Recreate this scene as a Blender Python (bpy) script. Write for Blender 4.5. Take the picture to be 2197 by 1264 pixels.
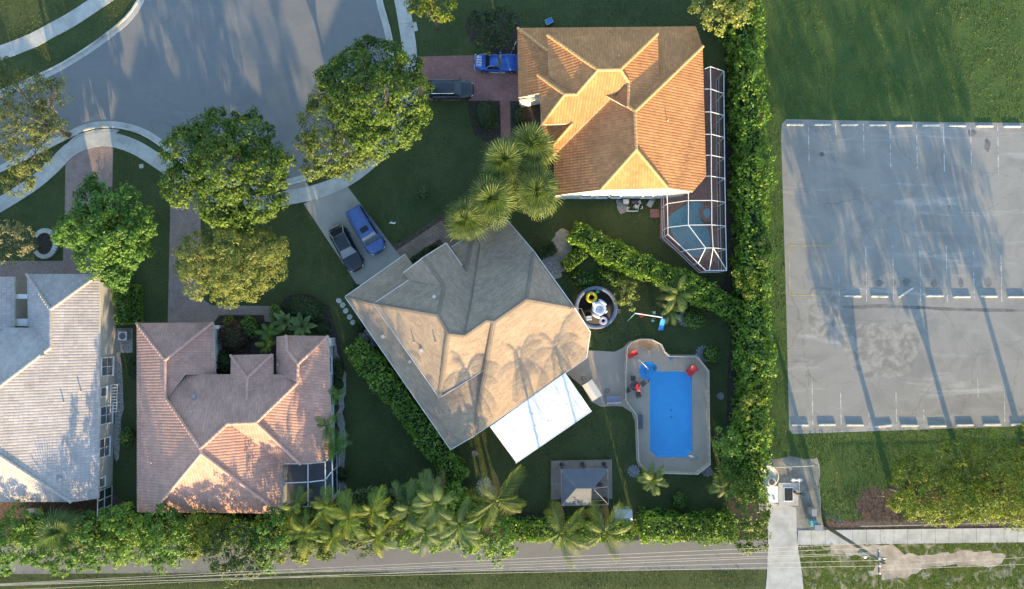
import bpy, bmesh, math, random
import numpy as np
from mathutils import Vector, Matrix
from mathutils.geometry import tessellate_polygon

for o in list(bpy.data.objects):
    bpy.data.objects.remove(o)
scene = bpy.context.scene
col = scene.collection
rnd = random.Random(7)
npr = np.random.default_rng(7)
R = math.radians

# ------------------------------------------------------------------ camera
CAM_H, FPX, CX, CY = 70.0, 1505.0, 1098.5, 632.0
TILT = math.atan(68.0 / FPX)
cam_data = bpy.data.cameras.new('camera')
cam_data.sensor_width = 36.0
cam_data.lens = 36.0 * FPX / 2197.0
cam_data.clip_end = 2000.0
cam = bpy.data.objects.new('camera', cam_data)
cam.location = (0, 0, CAM_H)
cam.rotation_euler = (TILT, 0, 0)
col.objects.link(cam)
scene.camera = cam

# ------------------------------------------------------------------ light
SUN_EL, SUN_AZ = R(9.3), R(14.0)
SUN_DIR = Vector((math.sin(SUN_AZ) * math.cos(SUN_EL), -math.cos(SUN_AZ) * math.cos(SUN_EL), math.sin(SUN_EL)))
world = bpy.data.worlds.new('World')
scene.world = world
world.use_nodes = True
wn = world.node_tree.nodes
wl = world.node_tree.links
for n in list(wn):
    wn.remove(n)
sky = wn.new('ShaderNodeTexSky')
sky.sky_type = 'NISHITA'
sky.sun_disc = False
sky.sun_elevation = SUN_EL
sky.sun_rotation = math.atan2(SUN_DIR.x, SUN_DIR.y)
sky.air_density = 1.0
sky.dust_density = 0.5
sky.ozone_density = 1.5
bg = wn.new('ShaderNodeBackground')
bg.inputs['Strength'].default_value = 0.15
wo = wn.new('ShaderNodeOutputWorld')
wl.new(sky.outputs[0], bg.inputs[0])
wl.new(bg.outputs[0], wo.inputs[0])
sun_data = bpy.data.lights.new('sun', 'SUN')
sun_data.energy = 3.35
sun_data.angle = R(0.5)
sun_data.color = (1.0, 0.73, 0.37)
sun = bpy.data.objects.new('sun', sun_data)
sun.rotation_euler = SUN_DIR.to_track_quat('Z', 'Y').to_euler()
sun.location = (20, -80, 60)
col.objects.link(sun)
vs = scene.view_settings
vs.view_transform = 'Standard'
vs.look = 'None'
vs.gamma = 1.0
vs.use_curve_mapping = False
vs.exposure = 2.15
scene.render.engine = 'CYCLES'
scene.cycles.max_bounces = 8
scene.cycles.transparent_max_bounces = 24

# ------------------------------------------------------------------ measuring
_ct, _st = math.cos(TILT), math.sin(TILT)
def P(px, py, z=0.0):
    """place in the world seen at a photograph pixel, for a thing whose height above ground is z"""
    xc, yc = (px - CX) / FPX, -(py - CY) / FPX
    yy = yc * _ct + _st
    zz = yc * _st - _ct
    t = (CAM_H - z) / (-zz)
    return Vector((t * xc, t * yy, z))
def PS(pts, z=0.0):
    return [P(p[0], p[1], p[2] if len(p) > 2 else z) for p in pts]
def mpp(z=0.0):
    return (CAM_H - z) / FPX

def ragged(pts, amp=4.0, n=5):
    c = catmull([Vector((p[0], p[1], 0)) for p in pts], n, True)
    return [(p.x + rnd.gauss(0, amp), p.y + rnd.gauss(0, amp * .6)) for p in c]

def catmull(pts, n=6, closed=False):
    out = []
    m = len(pts)
    pts = [Vector(p) for p in pts]
    rng = range(m) if closed else range(m - 1)
    for i in rng:
        p1, p2 = pts[i], pts[(i + 1) % m]
        p0 = pts[(i - 1) % m] if (closed or i > 0) else p1 * 2 - p2
        p3 = pts[(i + 2) % m] if (closed or i < m - 2) else p2 * 2 - p1
        for k in range(n):
            t = k / n
            out.append(0.5 * ((2 * p1) + (p2 - p0) * t + (2 * p0 - 5 * p1 + 4 * p2 - p3) * t * t + (3 * p1 - p0 - 3 * p2 + p3) * t ** 3))
    if not closed:
        out.append(pts[-1])
    return out
def area2(poly):
    return 0.5 * sum(poly[i][0] * poly[(i + 1) % len(poly)][1] - poly[(i + 1) % len(poly)][0] * poly[i][1] for i in range(len(poly)))
def ccw(poly):
    return list(poly) if area2(poly) > 0 else list(reversed(poly))
def inset(poly, d):
    poly = ccw(poly)
    out = []
    n = len(poly)
    for i in range(n):
        a, b, c = Vector(poly[i - 1][:2]), Vector(poly[i][:2]), Vector(poly[(i + 1) % n][:2])
        e1, e2 = (b - a).normalized(), (c - b).normalized()
        n1, n2 = Vector((-e1.y, e1.x)), Vector((-e2.y, e2.x))
        k = 1 + n1.dot(n2)
        v = (n1 + n2) / max(k, 0.35)
        q = b + v * d
        out.append(Vector((q.x, q.y, poly[i][2] if len(poly[i]) > 2 else 0)))
    return out

# ------------------------------------------------------------------ materials
MATS = {}
def new_mat(name):
    m = bpy.data.materials.new(name)
    m.use_nodes = True
    nt = m.node_tree
    return m, nt, nt.nodes, nt.links, nt.nodes['Principled BSDF']
def ramp(nodes, stops):
    r = nodes.new('ShaderNodeValToRGB')
    el = r.color_ramp.elements
    while len(el) < len(stops):
        el.new(0.5)
    for e, (p, c) in zip(el, stops):
        e.position = p
        e.color = (c[0], c[1], c[2], 1)
    return r
def scl(c, k):
    return (min(c[0] * k, 1), min(c[1] * k, 1), min(c[2] * k, 1))
def noise(nodes, links, vec, scale, detail=4, rough=0.6, dist=0.0):
    n = nodes.new('ShaderNodeTexNoise')
    n.inputs['Scale'].default_value = scale
    n.inputs['Detail'].default_value = detail
    n.inputs['Roughness'].default_value = rough
    n.inputs['Distortion'].default_value = dist
    if vec:
        links.new(vec, n.inputs['Vector'])
    return n
def mixc(nodes, links, fac, a, b, mode='MIX'):
    m = nodes.new('ShaderNodeMix')
    m.data_type = 'RGBA'
    m.blend_type = mode
    for sock, v in ((m.inputs[0], fac), (m.inputs[6], a), (m.inputs[7], b)):
        if hasattr(v, 'links'):
            links.new(v, sock)
        elif isinstance(v, (tuple, list)):
            sock.default_value = (v[0], v[1], v[2], 1)
        else:
            sock.default_value = v
    return m.outputs[2]
def bumpn(nodes, links, bsdf, h, strength=0.4, dist=0.02):
    b = nodes.new('ShaderNodeBump')
    b.inputs['Strength'].default_value = strength
    b.inputs['Distance'].default_value = dist
    links.new(h, b.inputs['Height'])
    links.new(b.outputs[0], bsdf.inputs['Normal'])
def M(name, c, rough=0.7, var=0.18, scale=4.0, fine=40.0, bump=0.25, metal=0.0, spec=0.4, big=None, bigscale=0.25, bigw=(0.45, 0.7), bd=0.01):
    if name in MATS:
        return MATS[name]
    m, nt, nodes, links, b = new_mat(name)
    tc = nodes.new('ShaderNodeTexCoord').outputs['Object']
    n1 = noise(nodes, links, tc, scale)
    r1 = ramp(nodes, [(0.3, scl(c, 1 - var)), (0.7, scl(c, 1 + var))])
    links.new(n1.outputs[0], r1.inputs[0])
    n2 = noise(nodes, links, tc, fine, 3, 0.7)
    r2 = ramp(nodes, [(0.3, (1 - var * .8,) * 3), (0.7, (1 + var * .8,) * 3)])
    links.new(n2.outputs[0], r2.inputs[0])
    out = mixc(nodes, links, 1.0, r1.outputs[0], r2.outputs[0], 'MULTIPLY')
    if big:
        n3 = noise(nodes, links, tc, bigscale, 5, 0.6, 0.4)
        r3 = ramp(nodes, [(bigw[0], (0, 0, 0)), (bigw[1], (1, 1, 1))])
        links.new(n3.outputs[0], r3.inputs[0])
        out = mixc(nodes, links, r3.outputs[0], out, big)
    links.new(out, b.inputs['Base Color'])
    b.inputs['Roughness'].default_value = rough
    b.inputs['Metallic'].default_value = metal
    b.inputs['Specular IOR Level'].default_value = spec
    if bump:
        bumpn(nodes, links, b, n2.outputs[0], bump, bd)
    MATS[name] = m
    return m

def grass_mat(name, a, b_, dry, dryamt=0.62):
    m, nt, nodes, links, b = new_mat(name)
    tc = nodes.new('ShaderNodeTexCoord').outputs['Object']
    n1 = noise(nodes, links, tc, 0.35, 6, 0.65)
    r1 = ramp(nodes, [(0.35, a), (0.66, b_)])
    links.new(n1.outputs[0], r1.inputs[0])
    n2 = noise(nodes, links, tc, 7.0, 5, 0.75)
    r2 = ramp(nodes, [(0.28, (0.5, 0.5, 0.5)), (0.72, (1.5, 1.5, 1.5))])
    links.new(n2.outputs[0], r2.inputs[0])
    c = mixc(nodes, links, 1.0, r1.outputs[0], r2.outputs[0], 'MULTIPLY')
    n3 = noise(nodes, links, tc, 0.9, 6, 0.7, 0.6)
    r3 = ramp(nodes, [(dryamt, (0, 0, 0)), (dryamt + 0.16, (0.8, 0.8, 0.8))])
    links.new(n3.outputs[0], r3.inputs[0])
    c = mixc(nodes, links, r3.outputs[0], c, dry)
    links.new(c, b.inputs['Base Color'])
    b.inputs['Roughness'].default_value = 0.9
    b.inputs['Specular IOR Level'].default_value = 0.1
    n4 = noise(nodes, links, tc, 11.0, 4, 0.8)
    bumpn(nodes, links, b, n4.outputs[0], 0.9, 0.14)
    MATS[name] = m
    return m

def paver_mat(name, c1, c2, mortar, bw=0.24, bh=0.12, off=0.5, rot=0.0, mort=0.012, coord='Object', bumpd=0.006, rough=0.8, stain=None):
    m, nt, nodes, links, b = new_mat(name)
    t = nodes.new('ShaderNodeTexCoord')
    mp = nodes.new('ShaderNodeMapping')
    mp.inputs['Rotation'].default_value = (0, 0, rot)
    links.new(t.outputs[coord], mp.inputs[0])
    br = nodes.new('ShaderNodeTexBrick')
    br.offset = off
    br.inputs['Color1'].default_value = (*c1, 1)
    br.inputs['Color2'].default_value = (*c2, 1)
    br.inputs['Mortar'].default_value = (*mortar, 1)
    br.inputs['Scale'].default_value = 1.0
    br.inputs['Mortar Size'].default_value = mort
    br.inputs['Brick Width'].default_value = bw
    br.inputs['Row Height'].default_value = bh
    links.new(mp.outputs[0], br.inputs['Vector'])
    n1 = noise(nodes, links, t.outputs['Object'], 0.8, 6, 0.7)
    r1 = ramp(nodes, [(0.3, (0.78, 0.78, 0.78)), (0.7, (1.18, 1.18, 1.18))])
    links.new(n1.outputs[0], r1.inputs[0])
    c = mixc(nodes, links, 1.0, br.outputs[0], r1.outputs[0], 'MULTIPLY')
    n2 = noise(nodes, links, t.outputs['Object'], 9.0, 4, 0.7)
    r2 = ramp(nodes, [(0.3, (0.8, 0.8, 0.8)), (0.7, (1.2, 1.2, 1.2))])
    links.new(n2.outputs[0], r2.inputs[0])
    c = mixc(nodes, links, 1.0, c, r2.outputs[0], 'MULTIPLY')
    if stain:
        n3 = noise(nodes, links, t.outputs['Object'], 0.45, 6, 0.7, 0.5)
        r3 = ramp(nodes, [(0.52, (0, 0, 0)), (0.75, (0.7, 0.7, 0.7))])
        links.new(n3.outputs[0], r3.inputs[0])
        c = mixc(nodes, links, r3.outputs[0], c, stain)
    links.new(c, b.inputs['Base Color'])
    b.inputs['Roughness'].default_value = rough
    b.inputs['Specular IOR Level'].default_value = 0.25
    bumpn(nodes, links, b, br.outputs['Fac'], -0.5, bumpd)
    MATS[name] = m
    return m

def asphalt_mat(name, c, patch, dark, light, streak=0.5):
    m, nt, nodes, links, b = new_mat(name)
    tc = nodes.new('ShaderNodeTexCoord').outputs['Object']
    n1 = noise(nodes, links, tc, 0.16, 7, 0.62, 0.8)
    r1 = ramp(nodes, [(0.3, c), (0.5, patch), (0.72, c)])
    links.new(n1.outputs[0], r1.inputs[0])
    mp = nodes.new('ShaderNodeMapping')
    mp.inputs['Scale'].default_value = (0.12, 0.9, 1)
    mp.inputs['Rotation'].default_value = (0, 0, 0.05)
    links.new(tc, mp.inputs[0])
    n2 = noise(nodes, links, mp.outputs[0], 0.7, 8, 0.7, 0.6)
    r2 = ramp(nodes, [(0.56, (0, 0, 0)), (0.74, (streak,) * 3)])
    links.new(n2.outputs[0], r2.inputs[0])
    out = mixc(nodes, links, r2.outputs[0], r1.outputs[0], light)
    n3 = noise(nodes, links, tc, 0.55, 8, 0.75, 1.2)
    r3 = ramp(nodes, [(0.6, (0, 0, 0)), (0.78, (0.55, 0.55, 0.55))])
    links.new(n3.outputs[0], r3.inputs[0])
    out = mixc(nodes, links, r3.outputs[0], out, dark)
    vo = nodes.new('ShaderNodeTexVoronoi')
    vo.feature = 'DISTANCE_TO_EDGE'
    vo.inputs['Scale'].default_value = 0.16
    nd = noise(nodes, links, tc, 0.8, 5, 0.7)
    ad = nodes.new('ShaderNodeVectorMath')
    ad.operation = 'MULTIPLY_ADD'
    ad.inputs[1].default_value = (1.6, 1.6, 0)
    links.new(nd.outputs['Color'], ad.inputs[0])
    links.new(tc, ad.inputs[2])
    links.new(ad.outputs[0], vo.inputs['Vector'])
    rv = ramp(nodes, [(0.0, (0.45, 0.45, 0.45)), (0.006, (0, 0, 0))])
    links.new(vo.outputs['Distance'], rv.inputs[0])
    out = mixc(nodes, links, rv.outputs[0], out, dark)
    n4 = noise(nodes, links, tc, 14.0, 4, 0.8)
    r4 = ramp(nodes, [(0.25, (0.86, 0.86, 0.86)), (0.75, (1.14, 1.14, 1.14))])
    links.new(n4.outputs[0], r4.inputs[0])
    out = mixc(nodes, links, 1.0, out, r4.outputs[0], 'MULTIPLY')
    links.new(out, b.inputs['Base Color'])
    b.inputs['Roughness'].default_value = 0.85
    b.inputs['Specular IOR Level'].default_value = 0.3
    n5 = noise(nodes, links, tc, 30.0, 3, 0.8)
    bumpn(nodes, links, b, n5.outputs[0], 0.25, 0.01)
    MATS[name] = m
    return m

def leaf_mat(name, a, b_, c_, trans=0.3, tint=None):
    m, nt, nodes, links, b = new_mat(name)
    g = nodes.new('ShaderNodeNewGeometry')
    r1 = ramp(nodes, [(0.0, a), (0.55, b_), (1.0, c_)])
    links.new(g.outputs['Random Per Island'], r1.inputs[0])
    tc = nodes.new('ShaderNodeTexCoord').outputs['Object']
    n1 = noise(nodes, links, tc, 0.5, 4, 0.6)
    r2 = ramp(nodes, [(0.32, (0.6, 0.68, 0.6)), (0.68, (1.35, 1.25, 1.1))])
    links.new(n1.outputs[0], r2.inputs[0])
    c = mixc(nodes, links, 1.0, r1.outputs[0], r2.outputs[0], 'MULTIPLY')
    links.new(c, b.inputs['Base Color'])
    b.inputs['Roughness'].default_value = 0.55
    b.inputs['Specular IOR Level'].default_value = 0.35
    tr = nodes.new('ShaderNodeBsdfTranslucent')
    tcol = mixc(nodes, links, 1.0, c, (1.25, 1.3, 0.5) if tint is None else tint, 'MULTIPLY')
    links.new(tcol, tr.inputs['Color'])
    mx = nodes.new('ShaderNodeMixShader')
    mx.inputs[0].default_value = trans
    links.new(b.outputs[0], mx.inputs[1])
    links.new(tr.outputs[0], mx.inputs[2])
    links.new(mx.outputs[0], nodes['Material Output'].inputs[0])
    MATS[name] = m
    return m

def clear_mat(name, tint, gloss=0.08, rough=0.03, opaque=0.0, diff=(0.1, 0.1, 0.1)):
    """thin sheet one sees through: window screen mesh or pool water"""
    m, nt, nodes, links, b = new_mat(name)
    t = nodes.new('ShaderNodeBsdfTransparent')
    t.inputs[0].default_value = (*tint, 1)
    d = nodes.new('ShaderNodeBsdfDiffuse')
    d.inputs[0].default_value = (*diff, 1)
    m1 = nodes.new('ShaderNodeMixShader')
    m1.inputs[0].default_value = opaque
    links.new(t.outputs[0], m1.inputs[1])
    links.new(d.outputs[0], m1.inputs[2])
    gl = nodes.new('ShaderNodeBsdfGlossy')
    gl.inputs['Roughness'].default_value = rough
    m2 = nodes.new('ShaderNodeMixShader')
    m2.inputs[0].default_value = gloss
    links.new(m1.outputs[0], m2.inputs[1])
    links.new(gl.outputs[0], m2.inputs[2])
    tc = nodes.new('ShaderNodeTexCoord').outputs['Object']
    n = noise(nodes, links, tc, 3.0, 3, 0.5)
    bm_ = nodes.new('ShaderNodeBump')
    bm_.inputs['Strength'].default_value = 0.3
    bm_.inputs['Distance'].default_value = 0.02
    links.new(n.outputs[0], bm_.inputs['Height'])
    links.new(bm_.outputs[0], gl.inputs['Normal'])
    links.new(m2.outputs[0], nodes['Material Output'].inputs[0])
    MATS[name] = m
    return m

# ------------------------------------------------------------------ objects
def tag(o, label=None, cat=None, group=None, kind=None):
    if label: o['label'] = label
    if cat: o['category'] = cat
    if group: o['group'] = group
    if kind: o['kind'] = kind
    return o
def empty(name, loc, label=None, cat=None, group=None, rz=0.0):
    o = bpy.data.objects.new(name, None)
    o.empty_display_size = 0.3
    o.location = (loc[0], loc[1], loc[2] if len(loc) > 2 else 0)
    o.rotation_euler = (0, 0, rz)
    col.objects.link(o)
    return tag(o, label, cat, group)
def link(name, me, parent=None):
    o = bpy.data.objects.new(name, me)
    col.objects.link(o)
    if parent:
        o.parent = parent
    return o
def copy_tree(o, parent=None):
    c = o.copy()
    col.objects.link(c)
    c.parent = parent
    for ch in list(o.children):
        copy_tree(ch, c)
    return c

class MB:
    """collects faces of ONE part"""
    def __init__(s):
        s.v, s.f, s.uv = [], [], None
    def add(s, vs_, fs):
        k = len(s.v)
        s.v += [tuple(v) for v in vs_]
        s.f += [tuple(i + k for i in f) for f in fs]
        return s
    def box(s, c, d, rz=0.0, taper=1.0, m=None):
        x, y, z = d[0] / 2, d[1] / 2, d[2] / 2
        q = []
        for zz, t in ((-z, 1.0), (z, taper)):
            for a, b in ((-x, -y), (x, -y), (x, y), (-x, y)):
                q.append(Vector((a * t, b * t, zz)))
        rot = Matrix.Rotation(rz, 3, 'Z')
        q = [rot @ v for v in q]
        if m is not None:
            q = [m @ v for v in q]
        c = Vector(c)
        return s.add([v + c for v in q], [(3, 2, 1, 0), (4, 5, 6, 7), (0, 1, 5, 4), (1, 2, 6, 5), (2, 3, 7, 6), (3, 0, 4, 7)])
    def beam(s, a, b, w, h, up=(0, 0, 1)):
        a, b, up = Vector(a), Vector(b), Vector(up)
        d = (b - a).normalized()
        sd = d.cross(up)
        if sd.length < 1e-4:
            sd = d.cross(Vector((0, 1, 0)))
        sd.normalize()
        u = sd.cross(d).normalized()
        q = []
        for p in (a, b):
            for i, j in ((-1, -1), (1, -1), (1, 1), (-1, 1)):
                q.append(p + sd * (i * w / 2) + u * (j * h / 2))
        return s.add(q, [(0, 1, 2, 3), (7, 6, 5, 4), (0, 4, 5, 1), (1, 5, 6, 2), (2, 6, 7, 3), (3, 7, 4, 0)])
    def tube(s, pts, rad, n=8, caps=True, closed=False):
        pts = [Vector(p) for p in pts]
        m = len(pts)
        rads = rad if isinstance(rad, (list, tuple)) else [rad] * m
        k = len(s.v)
        ref = Vector((0.13, 0.21, 1)).normalized()
        for i, p in enumerate(pts):
            if closed:
                t = pts[(i + 1) % m] - pts[i - 1]
            else:
                t = pts[min(i + 1, m - 1)] - pts[max(i - 1, 0)]
            t.normalize()
            a = t.cross(ref)
            if a.length < 0.05:
                a = t.cross(Vector((1, 0, 0)))
            a.normalize()
            b = t.cross(a)
            for j in range(n):
                an = 2 * math.pi * j / n
                s.v.append(tuple(p + (a * math.cos(an) + b * math.sin(an)) * rads[i]))
        for i in range(m if closed else m - 1):
            for j in range(n):
                i2 = (i + 1) % m
                s.f.append((k + i * n + j, k + i * n + (j + 1) % n, k + i2 * n + (j + 1) % n, k + i2 * n + j))
        if caps and not closed:
            s.f.append(tuple(k + j for j in range(n))[::-1])
            s.f.append(tuple(k + (m - 1) * n + j for j in range(n)))
        return s
    def cyl(s, c, r, h, n=20, r2=None):
        c = Vector(c)
        return s.tube([c, c + Vector((0, 0, h))], [r, r if r2 is None else r2], n)
    def lathe(s, c, prof, n=24, sx=1.0, sy=1.0, rz=0.0):
        k = len(s.v)
        cr, sr = math.cos(rz), math.sin(rz)
        for r, z in prof:
            for j in range(n):
                a = 2 * math.pi * j / n
                x, y = r * math.cos(a) * sx, r * math.sin(a) * sy
                s.v.append((c[0] + x * cr - y * sr, c[1] + x * sr + y * cr, c[2] + z))
        for i in range(len(prof) - 1):
            for j in range(n):
                s.f.append((k + i * n + j, k + i * n + (j + 1) % n, k + (i + 1) * n + (j + 1) % n, k + (i + 1) * n + j))
        if prof[0][0] > 1e-4:
            s.f.append(tuple(k + j for j in range(n))[::-1])
        if prof[-1][0] > 1e-4:
            s.f.append(tuple(k + (len(prof) - 1) * n + j for j in range(n)))
        return s
    def torus(s, c, r, r2, n=28, k2=10, sz=1.0, m=None):
        k = len(s.v)
        for i in range(n):
            a = 2 * math.pi * i / n
            for j in range(k2):
                b = 2 * math.pi * j / k2
                q = Vector(((r + r2 * math.cos(b)) * math.cos(a), (r + r2 * math.cos(b)) * math.sin(a), r2 * math.sin(b) * sz))
                if m is not None:
                    q = m @ q
                s.v.append((c[0] + q.x, c[1] + q.y, c[2] + q.z))
        for i in range(n):
            for j in range(k2):
                s.f.append((k + i * k2 + j, k + ((i + 1) % n) * k2 + j, k + ((i + 1) % n) * k2 + (j + 1) % k2, k + i * k2 + (j + 1) % k2))
        return s
    def ell(s, c, d, n=14, k2=9, rz=0.0, m=None):
        k = len(s.v)
        rot = Matrix.Rotation(rz, 3, 'Z') if m is None else m
        for i in range(k2 + 1):
            th = math.pi * i / k2
            for j in range(n):
                a = 2 * math.pi * j / n
                q = rot @ Vector((d[0] * math.sin(th) * math.cos(a), d[1] * math.sin(th) * math.sin(a), d[2] * math.cos(th)))
                s.v.append((c[0] + q.x, c[1] + q.y, c[2] + q.z))
        for i in range(k2):
            for j in range(n):
                s.f.append((k + i * n + j, k + (i + 1) * n + j, k + (i + 1) * n + (j + 1) % n, k + i * n + (j + 1) % n))
        return s
    def sheet(s, poly, z=None):
        poly = ccw(poly)
        q = [Vector((p[0], p[1], p[2] if z is None else z)) for p in poly]
        tris = tessellate_polygon([[Vector((p.x, p.y, 0)) for p in q]])
        fs = []
        for t in tris:
            a, b, c = (q[i] for i in t)
            fs.append(t if (b.x - a.x) * (c.y - a.y) - (c.x - a.x) * (b.y - a.y) > 0 else (t[0], t[2], t[1]))
        return s.add(q, fs)
    def prism(s, poly, z0, z1, bottom=False):
        poly = ccw(poly)
        n = len(poly)
        k = len(s.v)
        s.sheet(poly, z1)
        k2 = len(s.v)
        s.v += [(p[0], p[1], z0) for p in poly]
        for i in range(n):
            j = (i + 1) % n
            s.f.append((k2 + i, k2 + j, k + j, k + i))
        if bottom:
            s.f.append(tuple(k2 + i for i in range(n))[::-1])
        return s
    def strip(s, a, b, z0, z1):
        """band between two polylines, with a top and four sides"""
        n = len(a)
        k = len(s.v)
        for p, q in zip(a, b):
            s.v += [(p[0], p[1], z1), (q[0], q[1], z1), (p[0], p[1], z0), (q[0], q[1], z0)]
        for i in range(n - 1):
            o, e = k + i * 4, k + i * 4 + 4
            s.f += [(o, o + 1, e + 1, e), (o + 2, o, e, e + 2), (o + 1, o + 3, e + 3, e + 1)]
        s.f += [(k, k + 2, k + 3, k + 1), (k + 4 * n - 4, k + 4 * n - 3, k + 4 * n - 1, k + 4 * n - 2)]
        return s
    def mesh(s, name, mat, off=None, smooth=False):
        me = bpy.data.meshes.new(name)
        v = s.v
        if off is not None:
            v = [(a[0] - off[0], a[1] - off[1], a[2] - off[2]) for a in v]
        me.from_pydata(v, [], s.f)
        if mat:
            me.materials.append(MATS[mat] if isinstance(mat, str) else mat)
        bmx = bmesh.new()
        bmx.from_mesh(me)
        bmesh.ops.recalc_face_normals(bmx, faces=bmx.faces)
        bmx.to_mesh(me)
        bmx.free()
        if smooth:
            me.polygons.foreach_set('use_smooth', [True] * len(me.polygons))
        return me
    def build(s, name, mat, parent=None, off=None, smooth=False, base=None):
        """world coordinates in; origin at base or at the parent's place"""
        if base is not None:
            o = link(name, s.mesh(name, mat, base, smooth), parent)
            o.location = base
            return o
        if off is None and parent is not None:
            off = parent.location
            if parent.parent is not None:
                off = parent.location + parent.parent.location
        return link(name, s.mesh(name, mat, off, smooth), parent)
    def local(s, name, mat, parent, smooth=False):
        return link(name, s.mesh(name, mat, None, smooth), parent)

def center(pts):
    c = Vector((0, 0, 0))
    for p in pts:
        c += Vector((p[0], p[1], 0))
    return c / len(pts)
def slabs_along(name, left, right, z0, z1, every, mat, parent, gap=0.02):
    """slabs one after another between two polylines with the same number of points; each is one object"""
    acc = [0.0]
    for i in range(1, len(left)):
        acc.append(acc[-1] + ((left[i] + right[i]) / 2 - (left[i - 1] + right[i - 1]) / 2).length)
    def at(line, d):
        for i in range(1, len(acc)):
            if d <= acc[i] or i == len(acc) - 1:
                t = (d - acc[i - 1]) / max(acc[i] - acc[i - 1], 1e-6)
                return line[i - 1].lerp(line[i], min(max(t, 0), 1))
    n = max(1, round(acc[-1] / every))
    step = acc[-1] / n
    for k in range(n):
        ds = [k * step + gap / 2 + (step - gap) * t for t in (0, .34, .67, 1)]
        mb = MB().strip([at(left, d) for d in ds], [at(right, d) for d in ds], z0, z1 + rnd.uniform(-.004, .004))
        mb.build(name, mat, parent)
def offset_line(line, d):
    out = []
    for i, p in enumerate(line):
        t = (line[min(i + 1, len(line) - 1)] - line[max(i - 1, 0)])
        t.z = 0
        t.normalize()
        out.append(Vector((p.x - t.y * d, p.y + t.x * d, p.z)))
    return out
ORD = ['first', 'second', 'third', 'fourth', 'fifth', 'sixth', 'seventh', 'eighth', 'ninth', 'tenth', 'eleventh', 'twelfth']
# ------------------------------------------------------------------ shared materials
grass_mat('lawn_grass', (0.058, 0.082, 0.033), (0.085, 0.107, 0.042), (0.14, 0.125, 0.062), 0.6)
grass_mat('field_grass', (0.058, 0.105, 0.032), (0.086, 0.13, 0.04), (0.15, 0.14, 0.06), 0.64)
grass_mat('verge_grass', (0.06, 0.10, 0.02), (0.10, 0.13, 0.03), (0.42, 0.37, 0.29), 0.5)
asphalt_mat('street_asphalt', (0.160, 0.161, 0.166), (0.19, 0.19, 0.19), (0.125, 0.127, 0.132), (0.24, 0.242, 0.248), 0.5)
asphalt_mat('parking_asphalt', (0.205, 0.198, 0.188), (0.28, 0.267, 0.246), (0.105, 0.105, 0.11), (0.46, 0.45, 0.435), 0.85)
asphalt_mat('road_asphalt', (0.19, 0.18, 0.17), (0.22, 0.205, 0.19), (0.12, 0.12, 0.12), (0.27, 0.26, 0.25), 0.3)
M('concrete', (0.44, 0.43, 0.40), 0.85, 0.14, 1.2, 25, 0.2, big=(0.30, 0.29, 0.27), bigscale=0.5, bigw=(0.48, 0.75))
M('kerb_concrete', (0.46, 0.45, 0.42), 0.85, 0.18, 1.5, 25, 0.2, big=(0.16, 0.15, 0.14), bigscale=0.35, bigw=(0.55, 0.72))
M('drive_concrete', (0.33, 0.31, 0.27), 0.8, 0.08, 0.6, 20, 0.15, big=(0.26, 0.25, 0.23), bigscale=0.2)
M('patio_concrete', (0.37, 0.312, 0.255), 0.8, 0.07, 0.8, 30, 0.15, big=(0.315, 0.27, 0.23), bigscale=0.4)
M('wheel_stop_concrete', (0.55, 0.53, 0.48), 0.85, 0.2, 5, 30, 0.3)
M('paint_white', (0.52, 0.52, 0.50), 0.7, 0.25, 3, 18, 0.1, big=(0.27, 0.26, 0.245), bigscale=1.3, bigw=(0.44, 0.56))
M('paint_yellow', (0.45, 0.36, 0.10), 0.7, 0.2, 3, 18, 0.1, big=(0.30, 0.27, 0.2), bigscale=1.4, bigw=(0.45, 0.6))
paver_mat('paver_red', (0.36, 0.17, 0.145), (0.29, 0.14, 0.125), (0.17, 0.11, 0.10), rot=0.78)
paver_mat('paver_mauve', (0.34, 0.245, 0.215), (0.285, 0.21, 0.19), (0.18, 0.14, 0.13), rot=0.0)
paver_mat('paver_walk', (0.30, 0.21, 0.15), (0.22, 0.17, 0.13), (0.12, 0.10, 0.08), 0.45, 0.3, rot=0.61, stain=(0.13, 0.11, 0.09))
M('mulch', (0.10, 0.065, 0.05), 0.95, 0.5, 3, 30, 0.8, bd=0.04)
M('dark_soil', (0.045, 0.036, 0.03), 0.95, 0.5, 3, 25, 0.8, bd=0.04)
M('sandy_dirt', (0.42, 0.35, 0.28), 0.95, 0.3, 1.0, 20, 0.6, big=(0.28, 0.22, 0.165), bigscale=0.7, bd=0.03)
M('gravel', (0.30, 0.28, 0.26), 0.95, 0.5, 5, 22, 0.9, bd=0.05)
M('yard_dirt', (0.27, 0.25, 0.22), 0.95, 0.35, 1.0, 18, 0.5, big=(0.16, 0.145, 0.12), bigscale=0.6, bd=0.03)
M('white_paint', (0.75, 0.75, 0.73), 0.5, 0.05, 2, 30, 0.05)
M('white_metal', (0.74, 0.74, 0.74), 0.4, 0.05, 2, 30, 0.05)
M('stucco_white', (0.66, 0.65, 0.62), 0.85, 0.06, 1.2, 35, 0.25)
M('stucco_beige', (0.46, 0.43, 0.38), 0.85, 0.08, 1.2, 35, 0.25)
M('fascia_brown', (0.20, 0.165, 0.14), 0.6, 0.1, 2, 30, 0.05)
M('fascia_white', (0.55, 0.52, 0.48), 0.6, 0.08, 2, 30, 0.05)
M('dark_glass', (0.012, 0.014, 0.018), 0.5, 0.1, 2, 30, 0.0, spec=0.04)
M('window_glass', (0.13, 0.14, 0.16), 0.12, 0.15, 1, 30, 0.0, spec=0.6)
M('dark_metal', (0.06, 0.06, 0.065), 0.5, 0.15, 4, 40, 0.1)
M('grey_metal', (0.30, 0.31, 0.32), 0.45, 0.1, 3, 40, 0.05, metal=0.3)
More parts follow.
